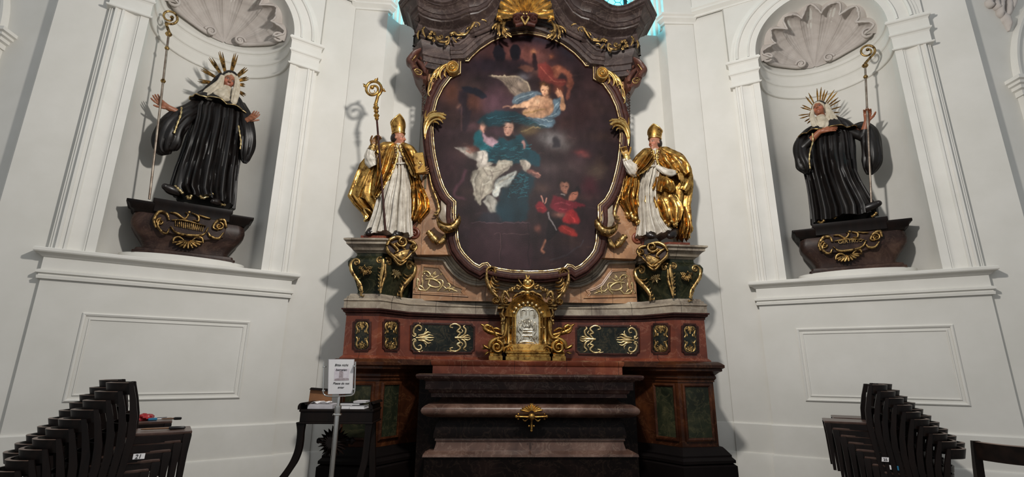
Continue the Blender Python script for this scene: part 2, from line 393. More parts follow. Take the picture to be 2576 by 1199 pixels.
# ------------------------------------------------------------------ the room
AL = math.radians(31); WOFF = 8.5
def WP(side):
    t = V((cos(AL), -sin(AL), 0)); n = V((-sin(AL), -cos(AL), 0))
    def f(s, z, h=0):
        P = V((0, WOFF, 0)) + t*s + n*h; P.z = z
        if side < 0: P.x = -P.x
        return P
    return f
NC, NR, SILL, SPR = 4.89, .82, 2.70, 6.17      # niche centre, radius, sill, springing
BH = .05                                         # the niche bay stands proud of the wall
def arc(c, r, a0, a1, n): return [(c[0]+r*cos(a0+(a1-a0)*i/n), c[1]+r*sin(a0+(a1-a0)*i/n)) for i in range(n+1)]
ZT = 9.6
def build_wall(side, nm):
    f = WP(side); b = MB()
    def quad(s0, s1, z0, z1, h0, h1=None):
        h1 = h0 if h1 is None else h1
        b.add([f(s0, z0, h0), f(s1, z0, h1), f(s1, z1, h1), f(s0, z1, h0)], [(0, 1, 2, 3)])
    # plain wall either side of the bay, the far corner and the set-back wall behind it
    quad(3.18, 3.23, 0, ZT, -.03); quad(3.23, 3.23, 0, ZT, -.03, 0)
    quad(3.23, 3.70, 0, ZT, 0); quad(3.70, 3.70, 0, ZT, 0, BH)
    quad(6.10, 6.10, 0, ZT, BH, 0); quad(6.10, 6.56, 0, ZT, 0); quad(6.56, 6.60, 0, ZT, 0, -.12); quad(6.60, 10.2, 0, ZT, -.12, -2.05)
    # bay with the niche cut out
    quad(3.70, 6.10, 0, SILL, BH); quad(3.70, NC-NR, SILL, SPR, BH); quad(NC+NR, 6.10, SILL, SPR, BH)
    n = 32; inn = arc((NC, SPR), NR, 0, PI, n)
    out = []
    for s, z in inn:
        dx, dz = s-NC, z-SPR; k = min(1.21/abs(dx) if abs(dx) > 1e-6 else 99, 1.5/dz if dz > 1e-6 else 99); out.append((NC+dx*k, SPR+dz*k))
    for i in range(n):
        b.add([f(*inn[i], BH), f(*inn[i+1], BH), f(*out[i+1], BH), f(*out[i], BH)], [(0, 1, 2, 3)])
    quad(3.70, 6.10, SPR+1.5, ZT, BH)
    for a, c in ((3.70, NC-1.21), (NC+1.21, 6.10)): quad(a, c, SPR, SPR+1.5, BH)
    # niche: half cylinder, quarter sphere, floor
    m = 28; cyl = [(NC+NR*cos(PI*i/m), BH-NR*sin(PI*i/m)) for i in range(m+1)]
    b.loft([[f(s, z, h) for s, h in cyl] for z in (SILL, 4.2, SPR)], False)
    rows = []
    for j in range(13):
        e = PI/2*j/12; rows.append([f(NC+NR*cos(PI*i/m), SPR+NR*sin(PI*i/m)*sin(e), BH-NR*sin(PI*i/m)*cos(e)) for i in range(m+1)])
    b.loft(rows, False)
    b.add([f(s, SILL, h) for s, h in cyl], [tuple(range(m+1))])
    # niche back shelf
    struct(b.build(nm, M['plaster'], ang=30))
    k = 0
    def trim(bm, mat='plaster_trim', ang=30):
        nonlocal k
        k += 1; o = bm.build('trim_%d' % (k+(0 if side < 0 else 20)), M[mat], ang=ang); struct(o); return o
    F = lambda s, h, z: f(s, z, h)
    def hpath(pts): 
        p = [f(s, 0, h) for s, h in pts]
        return p if side > 0 else p
    def hsweep(prof, pts, z0):
        # pts run with increasing s; outward = towards the room
        bm = MB(); P = [f(s, z0, h) for s, h in pts]
        sg = 1 if side > 0 else -1
        # right wall: travel along +s points away from the altar, t x Z = -n, so flip
        a = P[1]-P[0]; test = a.cross(V((0, 0, 1))); nn = f(0, 0, 1)-f(0, 0, 0)
        # on the first leg that follows the wall face decide the sign
        for i in range(len(P)-1):
            if abs(pts[i+1][1]-pts[i][1]) < 1e-6: test = (P[i+1]-P[i]).cross(V((0, 0, 1))); break
        q = 1 if test.dot(nn) > 0 else -1
        bm.sweep([(d*q, z) for d, z in prof], P); return bm
    # sill: cornice over a frieze and a lower moulding
    path = [(3.70, 0), (3.70, BH), (6.10, BH), (6.10, 0)]
    trim(hsweep([(0, -.30), (.03, -.30), (.035, -.27), (.022, -.262), (.022, -.245), (.045, -.24), (.045, -.215), (.014, -.2), (.014, -.075), (.03, -.068), (.05, -.05), (.075, -.035), (.09, -.03), (.098, -.018), (.098, 0.008), (.085, .018), (0, .022)], path, SILL-.02))
    # niche floor slab (rounded shelf)
    # recessed panel moulding
    u0, u1, z0, z1 = 4.10, 5.70, 1.15, 2.055
    pm = MB(); P = [f(u0, z0, BH), f(u1, z0, BH), f(u1, z1, BH), f(u0, z1, BH)]
    nn = (f(0, 0, 1)-f(0, 0, 0)); q = 1 if (P[1]-P[0]).cross(nn).z < 0 else -1
    pm.sweep([(0, -.004), (0, .012), (-.012*q, .02), (-.03*q, .012), (-.034*q, -.006), (-.056*q, -.006), (-.062*q, .01), (-.072*q, .01), (-.078*q, -.004)], P, N=nn, closed=True)
    trim(pm)
    # baseboards
    bb = [(3.23, 0), (3.70, 0), (3.70, BH), (6.10, BH), (6.10, 0), (6.56, 0)]
    o = hsweep([(0, 0), (.05, 0), (.05, .47), (.042, .49), (.025, .495), (.025, .84), (.018, .852), (0, .857)], bb, 0).build('baseboard_'+('left' if side < 0 else 'right'), M['plaster_trim'], ang=30); struct(o)
    # moulded pilasters
    for a, d in ((NC-NR, -1), (NC+NR, 1)):
        pr = [(0, 0), (0, .045), (.085, .045), (.09, .03), (.105, .03), (.115, .022)]
        pr += [(.115+.12*i/6, .022+.03*(i/6)**2-.004) for i in range(1, 7)]
        pr += [(.24, .062), (.262, .062), (.268, .045), (.30, .045), (.305, .058), (.33, .058), (.335, .02), (.37, .015), (.37, 0)]
        pb = MB(); pb.loft([[f(a+d*u, z, BH+h) for u, h in pr] for z in (SILL, 5.70)], True); trim(pb)
    # imposts: capital blocks that run on round the niche
    ring = [(NC+NR*cos(PI*i/24), BH-NR*sin(PI*i/24)) for i in range(25)]
    a0, a1 = NC-NR, NC+NR
    path = [(3.70, 0), (3.70, BH+.045), (a0, BH+.045), (a0, BH)] + ring[::-1][1:-1] + [(a1, BH), (a1, BH+.045), (6.10, BH+.045), (6.10, 0)]
    prof = [(-.02, 0), (.022, 0), (.03, .006), (.033, .015), (.03, .024), (.02, .03), (.008, .032), (.008, .185), (.018, .205), (.03, .212), (.036, .222), (.036, .236), (.026, .243), (.022, .246), (.022, .37), (.034, .39), (.05, .398), (.056, .41), (.056, .424), (.042, .43), (.042, .448), (.02, .456), (-.02, .46)]
    trim(hsweep(prof, path, 5.69), ang=22)
    # archivolt
    ab = MB(); A_ = [f(s, z, BH) for s, z in arc((NC, SPR), NR, 0, PI, 40)]
    q = 1
    pr = [(0, 0), (0, .03), (.085, .03), (.09, .045), (.105, .05), (.115, .04), (.118, .024), (.2, .018), (.235, .024), (.24, .045), (.262, .055), (.275, .045), (.28, .03), (.31, .028), (.315, .012), (.35, .01), (.35, 0)]
    rows = [[f(NC+(NR+d)*cos(PI*i/48), SPR+(NR+d)*sin(PI*i/48), BH+h) for d, h in pr] for i in range(49)]
    ab.loft(rows, True); trim(ab)
    # upper string cornice that meets the arch
    for sa, sb in ((3.23, NC-.52), (NC+.52, 6.56)):
        bm = hsweep([(0, 0), (.03, 0), (.035, .03), (.06, .05), (.09, .07), (.09, .1), (.11, .12), (.11, .15), (0, .16)], [(sa, BH if sa > 4 else 0), (sb, BH if sb < 5 else 0)] if False else [(sa, .03), (sb, .03)], 7.16); trim(bm)
    kb = Orn(Plane(f(NC, 0, BH+.06), tuple((f(0, 0, 1)-f(0, 0, 0))[:2]))); kb.pl.t = (f(1, 0, 0)-f(0, 0, 0)) if side > 0 else (f(1, 0, 0)-f(0, 0, 0))
    kb.ribm(smooth([(-.42, 7.28), (-.3, 7.14), (-.15, 7.1), (0, 7.07), (.15, 7.1), (.3, 7.14), (.42, 7.28)], 5), .045, .05)
    kb.spiralm((-.3, 7.3), .12, PI*1.2, 1.3, .03); kb.spiralm((.3, 7.3), .12, -PI*.2, -1.3, .03)
    kb.ribm(smooth([(-.2, 7.22), (0, 7.17), (.2, 7.22)], 5), .03, .04)
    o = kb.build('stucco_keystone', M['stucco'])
    tag(o, 'white stucco scroll keystone over the %s niche arch' % nm.split('_')[1], 'stucco ornament')
    return f
WL = build_wall(-1, 'wall_left'); WR = build_wall(1, 'wall_right')

# shells in the niche heads
def shell(side):
    f = WP(side); nm = 'left' if side < 0 else 'right'
    root = thing('stucco_shell', 'white stucco scallop shell filling the head of the %s niche' % nm, 'stucco ornament', f(NC, SPR, BH-NR+.1))
    R = NR-.012
    def P(phi, psi, d):
        r = R-d; return f(NC+r*sin(phi)*cos(psi), SPR+.03+r*sin(phi)*sin(psi), BH-r*cos(phi))
    b = MB(); nl = 7; NA = 308; rows = []
    ph = [0.02]+[.02+1.13*(i/34) for i in range(1, 35)]
    for i, p in enumerate(ph):
        t = i/34; row = []
        for k in range(NA+1):
            ps = PI*(.02+.96*k/NA); lob = abs(cos(nl*(ps-PI/2)/2+PI*0))      # ridge lines at lobe joins
            x = (nl*(ps/PI)) % 1; crest = sin(PI*x)
            edge = .06*abs(sin(PI*x))**.7-.05*(1-abs(sin(PI*x)))+.03*sin(ps*3)
            phi = p*(1+.06*t*t*(edge/.06)*.9) + .12*t*t*math.sin(ps)
            d = .012+.075*t*(1-crest**.75)+.0035*t*sin(nl*12*ps)+(.012 if (abs(t-.5) < .016 or abs(t-.74) < .016) else 0)
            if t > .86: d += .09*((t-.86)/.14)**1.5*(.5+.9*(1-crest)+.25*sin(ps*23))
            row.append(P(phi, ps, d))
        rows.append(row)
    b.loft(rows, False)
    # the rim returns to the niche wall
    rim = rows[-1]; back = []
    last = []
    for k in range(NA+1):
        p = V(rim[k]); c = f(NC, SPR+.03, BH); v = (p-c); last.append(c+v.normalized()*(R+.02))
    b.loft([rim, last], False)
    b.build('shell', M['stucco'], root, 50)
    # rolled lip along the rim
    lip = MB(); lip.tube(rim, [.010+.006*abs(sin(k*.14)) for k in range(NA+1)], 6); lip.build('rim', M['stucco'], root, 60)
    # scroll rolls at the hinge
    for sd in (1, -1):
        o = MB(); base = []
        for ps, r1 in ((.17, .085), (.62, .06)):
            pass
        pts = [P(.25+.8*i/8, PI/2-sd*(PI/2-.09-.05*(1-i/8)), .05) for i in range(9)]
        o.tube(pts, [.03, .034, .03, .026, .026, .03, .036, .04, .034], 10)
        for q, rr in ((pts[0], .085), (pts[-1], .105)):
            nv = (f(0, 0, 1)-f(0, 0, 0)); tt = (f(1, 0, 0)-f(0, 0, 0))
            pl = Plane(q, nv[:2]); pl.t = tt; pl.P0 = V((q.x, q.y, 0)); oo = Orn(pl, .05)
            oo.spiralm((0, q.z+.02), rr*.9, (0 if sd > 0 else PI), 1.7*sd, .018, .03); o.add(oo.v, oo.f)
            o.sphere(q+nv*.03+V((0, 0, .02)), rr*.5, 10, 6)
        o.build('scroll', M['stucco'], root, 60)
shell(-1); shell(1)

# strips beside the altar, reveals, back wall of the chancel recess, floor
bk = MB()
XL = 2.77; pts = [(-XL, 6.85), (-2.26, 6.88), (-2.10, 7.10), (2.24, 7.10), (2.30, 6.88), (XL-.0, 6.85)]; ZR = 7.03
def vstrip(b, p, q, z0, z1): b.add([V((p[0], p[1], z0)), V((q[0], q[1], z0)), V((q[0], q[1], z1)), V((p[0], p[1], z1))], [(0, 1, 2, 3)])
vstrip(bk, pts[0], pts[1], 0, ZT); vstrip(bk, pts[4], pts[5], 0, ZT)
vstrip(bk, pts[1], pts[2], 0, ZR); vstrip(bk, pts[3], pts[4], 0, ZR); vstrip(bk, pts[2], pts[3], 0, ZR)
struct(bk.build('wall_back', M['plaster']))
# moulded caps and baseboards on the strips
for i, (a, c, g) in enumerate((((-XL-.05, 6.86), (-2.26, 6.88), 1), ((2.30, 6.88), (XL+.03, 6.86), 1))):
    bm = MB(); r = (-2.22, 6.95) if i == 0 else (2.27, 6.95)
    path = [V((*a, 7.08)), V((*c, 7.08)), V((*r, 7.08))] if i == 0 else [V((*r, 7.08)), V((*a, 7.08)), V((*c, 7.08))]
    bm.sweep([(0, 0), (.03, 0), (.035, .03), (.06, .05), (.09, .07), (.09, .1), (.12, .12), (.12, .15), (0, .16)], path)
    struct(bm.build('trim_%d' % (41+i), M['plaster_trim']))
    bm = MB(); path = [V((*a, 0)), V((*c, 0))]
    bm.sweep([(0, 0), (.05, 0), (.05, .47), (.042, .49), (.025, .495), (.025, .84), (.018, .852), (0, .857)], path)
    struct(bm.build('baseboard_'+('back_left', 'back_right')[i], M['plaster_trim']))
# window splay above the recess: moulded reveal, sill ledge, pane with lead lines
sp = MB()
for sg, a, c in ((-1, pts[1], pts[2]), (1, pts[4], pts[3])):
    a2 = (a[0], a[1]); c2 = (c[0]-sg*.10, 8.16)
    sp.add([V((*a2, ZR)), V((*c2, ZR)), V((c2[0], c2[1], ZT+2)), V((a2[0], a2[1], ZT+2))], [(0, 1, 2, 3)])
    for q in (.1, .22, .36, .5, .66, .82):
        x = a2[0]+(c2[0]-a2[0])*q; y = a2[1]+(c2[1]-a2[1])*q
        sp.box(x-.03, x+.03, y-.03, y+.03, ZR, ZT+2, .012)
    sp.add([V((*a2, ZR)), V((*c, ZR)), V((*c2, ZR))], [(0, 1, 2)])
sp.add([V((pts[2][0], 7.10, ZR)), V((pts[3][0], 7.10, ZR)), V((2.2, 8.2, ZR)), V((-2.06, 8.2, ZR))], [(0, 1, 2, 3)])
struct(sp.build('trim_50', M['plaster_trim']))
wn = MB(); wn.add([V((-2.2, 8.16, 7.03)), V((2.3, 8.16, 7.03)), V((2.3, 8.16, 11.4)), V((-2.2, 8.16, 11.4))], [(0, 1, 2, 3)])
win = struct(wn.build('window_1', M['pane']))
ld = MB()                                        # hexagonal leaded lights
hx = .085
for i in range(-17, 18):
    for j in range(0, 18):
        cx = i*hx*1.5; cz = 7.1+j*hx*1.732+(hx*.866 if i % 2 else 0)
        if abs(cx) > 2.1: continue
        for k in (0, 1, 2):
            a0, a1 = PI/3*k, PI/3*(k+1)
            ld.tube([V((cx+hx*cos(a0), 8.14, cz+hx*sin(a0))), V((cx+hx*cos(a1), 8.14, cz+hx*sin(a1)))], .007, 4, False)
for x in (-2.1, -1.05, -.03, 1.0, 2.05): ld.box(x-.035, x+.035, 8.09, 8.15, 7.3, 11)
lo = ld.build('lead_lattice', M['lead'], win)
fl = MB(); fl.add([V((-12, -6, 0)), V((12, -6, 0)), V((12, 9, 0)), V((-12, 9, 0))], [(0, 1, 2, 3)]); struct(fl.build('floor', M['floor']))
# side arches beyond the corners (far left and far right of the photograph), on the walls that turn away
for side, f in ((-1, WL), (1, WR)):
    nm = 'left' if side < 0 else 'right'; d_ = f(10.2, 0, -2.05)-f(6.6, 0, -.12); nn = V((d_.y, -d_.x, 0)).normalized()
    if nn.dot(CAM-f(6.6, 0, -.12)) < 0: nn = -nn
    pf = Plane(f(6.6, 0, -.12), nn[:2]); sd = 1 if pf.t.dot(d_) > 0 else -1          # sd: which way u runs outwards
    cap = ((28, 90), (14, 128)) if side < 0 else ((2541, 206), (2554, 247))
    u0, zc = pf.px(*cap[0]); u1, zb = pf.px(*cap[1]); ui = (u1+sd*.03)
    b = MB(); b.loft([[pf(ui+sd*x, z, h) for x, h in ((0, 0), (0, .07), (1.4, .07), (1.4, 0))] for z in (0, zb)]); struct(b.build('trim_%d' % (60 if side < 0 else 61), M['plaster_trim']))
    b = MB(); P = [pf(ui, zb, 0), pf(ui, zb, .07), pf(ui+sd*1.4, zb, .07)]; q = 1 if (P[2]-P[1]).cross(V((0, 0, 1))).dot(nn) > 0 else -1; H_ = zc-zb
    b.sweep([(0, 0), (.02*q, 0), (.02*q, H_*.3), (.05*q, H_*.36), (.05*q, H_*.55), (.08*q, H_*.6), (.08*q, H_*.75), (.11*q, H_*.8), (.11*q, H_), (0, H_*1.02)], P); struct(b.build('trim_%d' % (62 if side < 0 else 63), M['plaster_trim']))
    b = MB(); R_ = 1.35
    rows = [[pf(ui+sd*(R_+.1-(R_+d)*cos(a)), zc+(R_+d)*sin(a)*1.1, h) for d, h in ((-.28, 0), (-.28, .05), (-.1, .05), (-.09, .08), (-.06, .08), (-.05, .05), (.02, .05), (.04, .08), (.07, .08), (.08, 0))] for a in [PI*.6*i/30 for i in range(31)]]
    b.loft(rows); struct(b.build('trim_%d' % (64 if side < 0 else 65), M['plaster_trim']))
    if side > 0:                                 # leafy stucco drop beside the arch
        o = Orn(pf)
        for L, w in (([(2496, -6), (2482, 8), (2488, 18), (2498, 12)], [3, 6, 6, 3]), ([(2510, -8), (2500, 14), (2506, 24), (2514, 14)], [3, 6, 6, 3]), ([(2524, -8), (2512, 18), (2512, 38), (2520, 46)], [4, 7, 7, 3]), ([(2538, -8), (2532, 16), (2530, 38), (2524, 50)], [4, 7, 7, 3]), ([(2552, -8), (2542, 14), (2538, 34)], [4, 7, 5]), ([(2520, 30), (2526, 50), (2532, 66), (2535, 80)], [5, 9, 6, 2])): o.rib(L, w, [.03, .08, .08, .03])
        for x, y in ((2529, 40), (2524, 52), (2505, 6), (2532, 60)): o.boss(x, y, 5, .03)
        tag(o.build('stucco_leaf_drop', M['stucco'], ang=60), 'leafy white stucco ornament in the top right corner beside a side arch', 'stucco ornament')
# ------------------------------------------------------------------ the altar
altar = thing('altar_retable', 'tall marbled baroque high altar wall with gilt carving framing the big dark painting', 'altar', (AX, 6.6, 0))
def mirpath(half):
    """left half (x relative to the axis, ending on it) -> the whole path, left to right"""
    L = [V((AX+x, y, 0)) for x, y in half]
    Rr = [V((AX-x, y, 0)) for x, y in reversed(half) if abs(x) > 1e-6]
    return L+Rr
P_RED = mirpath([(-2.26, 6.9), (-2.26, 6.24), (-1.86, 6.22), (-1.56, 6.58), (-1.15, 6.68), (-.72, 6.74), (0, 6.77)])
P_WING = mirpath([(-2.2, 6.9), (-2.2, 6.02), (-1.74, 5.95), (-1.52, 6.26), (-1.33, 6.42), (-1.1, 6.5), (0, 6.55)])
def up(path, z): return [V((p.x, p.y, z)) for p in path]
def lay(name, path, prof, mat, parent=altar, ang=38):
    b = MB(); b.sweep(prof, up(path, 0)); return b.build(name, M[mat], parent, ang)
# lower storey with panelled wings
lay('plinth', P_WING, [(-.3, 0), (.14, 0), (.14, .47), (.1, .5), (-.3, .5)], 'base_dark')
lay('base_moulding', P_WING, [(-.3, .5), (.13, .5), (.13, .53), (.1, .56), (.1, .58), (.05, .64), (.03, .66), (-.3, .66)], 'base_dark')
wing = lay('wing_dado', P_WING, [(-.3, .64), (0, .64), (0, 1.42), (-.3, 1.42)], 'brown')
lay('wing_cornice', P_WING, [(-.3, 1.38), (.012, 1.38), (.012, 1.4), (.03, 1.42), (.03, 1.44), (.02, 1.455), (.06, 1.49), (.09, 1.505), (.09, 1.53), (.115, 1.545), (.115, 1.575), (.09, 1.595), (.06, 1.615), (-.4, 1.615)], 'brown')
red = lay('predella', P_RED, [(-.3, 1.6), (.03, 1.6), (.03, 1.63), (0, 1.66), (0, 2.16), (-.3, 2.16)], 'red')
lay('predella_cornice', P_RED, [(-.3, 2.14), (.008, 2.14), (.012, 2.165), (.035, 2.18), (.04, 2.2), (.055, 2.205), (.055, 2.222), (0, 2.23), (-.3, 2.23)], 'frame')
lay('attic_base', P_RED, [(-.3, 2.22), (.035, 2.225), (.035, 2.30), (.03, 2.305), (.045, 2.32), (.03, 2.345), (.012, 2.352), (.012, 2.375), (-.01, 2.385), (-.02, 2.41), (-.3, 2.41)], 'grey')
def face(a, b, mirror):
    """vertical plane through two plan points (x relative to the axis) of the left half"""
    a = V((AX+a[0], a[1], 0)); b = V((AX+b[0], b[1], 0)); d = (b-a); n = V((d.y, -d.x, 0))
    return Plane(a, n, mirror)
def inset_panel(pl, quad, parent, cut=0, mat='green', mould='brown', h=.006):
    """sunk stone field with a moulded edge, traced as pixels"""
    o = Orn(pl); q = o.uz(quad)
    if cut:
        r = []; n = len(q)
        for i in range(n):
            p, c, x = V(q[i-1]), V(q[i]), V(q[(i+1) % n])
            A_ = c+(p-c).normalized()*cut; B_ = c+(x-c).normalized()*cut; m = A_+B_-c
            r += [tuple(A_), tuple(A_.lerp(B_, .25).lerp(m, .35)), tuple(A_.lerp(B_, .75).lerp(m, .35)), tuple(B_)]
        q = r
    o.prism(q, lambda u, z, hh: pl(u, z, hh), -.02, h)
    f = o.build('panel', M[mat], parent)
    e = MB(); ring = [pl(u, z, h-.004) for u, z in q]; nn = pl(0, 0, 1)-pl(0, 0, 0)
    for dd in (1, -1): pass
    e.sweep([(-.014, 0), (-.012, .012), (0, .016), (.012, .012), (.014, 0)], ring, N=nn, closed=True)
    e.build('panel_moulding', M[mould], f); return f
for mr in (False, True):
    fo, fi, fm = face((-2.26, 6.24), (-1.86, 6.22), mr), face((-1.86, 6.22), (-1.56, 6.58), mr), face((-1.56, 6.58), (-.72, 6.74), mr)
    for pl, quad in ((fo, [(891, 805), (932, 805), (931, 881), (889, 881)]), (fi, [(964, 805), (1003, 806), (1002, 882), (963, 880)])):
        p = inset_panel(pl, quad, red, .03, 'black_marble', 'frame'); o = Orn(pl, .006)
        cx = sum(a for a, b in quad)/4; cy = sum(b for a, b in quad)/4
        for sy in (1, -1):
            for sx in (1, -1):
                X = lambda x: cx+sx*x*.92
                Y = lambda y: cy+sy*y
                o.rib([(X(3), Y(33)), (X(11), Y(31)), (X(15), Y(22)), (X(12), Y(12)), (X(16), Y(4))], [.8, 2.2, 2.4, 1.6])
                o.spiral(X(8), Y(25), 5, 90 if sy > 0 else -90, 1.2*sx*sy, 1.6, boss=False)
                o.rib([(X(14), Y(10)), (X(8), Y(8)), (X(8), Y(14))], [1, 1.8, .6])
                o.rib([(X(0), Y(24)), (X(4), Y(29)), (X(2), Y(35))], [.5, 1.8, .6])
            o.leaf(cx, cy+sy*14, -90*sy, 18, 4, lobes=2, bend=0)
        o.boss(cx, cy+30, 3); o.boss(cx, cy-30, 3)
        o.build('gilt_ornament', M['gold_old'], p)
    quad = [(1035, 813), (1193, 816), (1192, 887), (1034, 885)]
    p = inset_panel(fm, quad, red, .035, 'black_marble', 'frame'); o = Orn(fm, .006)
    # outer spray: scrolls and a leaf that points to the middle; inner spray: paired scrolls
    o2 = Orn(fm, .006)
    for sy in (1, -1):
        Y = lambda y: 849+sy*y
        o.rib([(1046, Y(4)), (1040, Y(14)), (1044, Y(26)), (1053, Y(31)), (1060, Y(26)), (1058, Y(19)), (1052, Y(20))], [2.4, 3.0, 2.6, 1.4])
        o.spiral(1043, Y(8), 6, 180, -1.1*sy, 1.8, boss=False)
        o.rib([(1052, Y(6)), (1066, Y(8)), (1076, Y(14)), (1084, Y(12))], [1.6, 3.2, 2.6, .6])
        o.rib([(1056, Y(2)), (1072, Y(4)), (1080, Y(7)), (1090, Y(5))], [1.6, 2.8, 2.2, .6])
        o.rib([(1064, Y(7)), (1072, Y(18)), (1070, Y(24))], [1.8, 2, .5])
        o.rib([(1046, Y(29)), (1056, Y(36)), (1064, Y(32))], [1, 2.6, .6])
        o2.rib([(1150, Y(2)), (1158, Y(12)), (1150, Y(16)), (1158, Y(26)), (1148, Y(34)), (1136, Y(33)), (1132, Y(27)), (1139, Y(25))], [2, 3, 2.6, 1.4])
        o2.rib([(1156, Y(2)), (1168, Y(8)), (1172, Y(20)), (1166, Y(28)), (1174, Y(33))], [1.4, 3, 2.6, .8])
        o2.rib([(1124, Y(32)), (1134, Y(34)), (1142, Y(32))], [.6, 2.4, .8])
        o2.rib([(1162, Y(1)), (1176, Y(6)), (1184, Y(2))], [1.2, 2.4, .5])
        o2.rib([(1158, Y(10)), (1164, Y(16)), (1160, Y(22))], [1, 2, .6])
    o.rib([(1046, 849), (1070, 849), (1092, 849)], [1.8, 3.4, 1]); o2.rib([(1144, 849), (1165, 849), (1183, 849)], [3, 3.4, .8])
    o2.boss(1150, 849, 4.5); o.build('gilt_ornament', M['gold_pale'], p, 60); o2.build('gilt_ornament', M['gold_pale'], p, 60)
    # wing panels: outer and inner faces
    wo, wi = face((-2.2, 6.02), (-1.74, 5.95), mr), face((-1.74, 5.95), (-1.52, 6.26), mr)
    for pl, (ua, ub), nmat in ((wo, (.06, .40), 'green'), (wi, (.05, .33), 'green')):
        q = [(ua, .74), (ub, .74), (ub, 1.34), (ua, 1.34)]
        b = MB(); b.prism(q, pl, -.02, .008); f = b.build('wing_panel', M[nmat], wing)
        e = MB(); nn = pl(0, 0, 1)-pl(0, 0, 0)
        e.sweep([(-.02, 0), (-.018, .016), (0, .022), (.014, .014), (.02, 0)], [pl(u, z, .004) for u, z in q], N=nn, closed=True)
        e.build('panel_moulding', M['brown'], f)

# gradine behind the altar table and the ledge that carries the tabernacle
gx0, gx1 = atY(1090, 930, 6.0).x, atY(1565, 930, 6.0).x
b = MB(); b.sweep([(-.1, 1.36), (.03, 1.36), (.03, 1.43), (.012, 1.45), (.012, 1.54), (.03, 1.56), (.035, 1.6), (0, 1.612), (-.9, 1.612)], [V((gx0, 6.5, 0)), V((gx0, 6.05, 0)), V((gx1, 6.05, 0)), V((gx1, 6.5, 0))])
b.build('gradine', M['red'], altar)
b = MB(); b.box(-1.6, 1.52, 6.05, 6.95, 1.55, 1.612); b.build('ledge', M['brown'], altar)

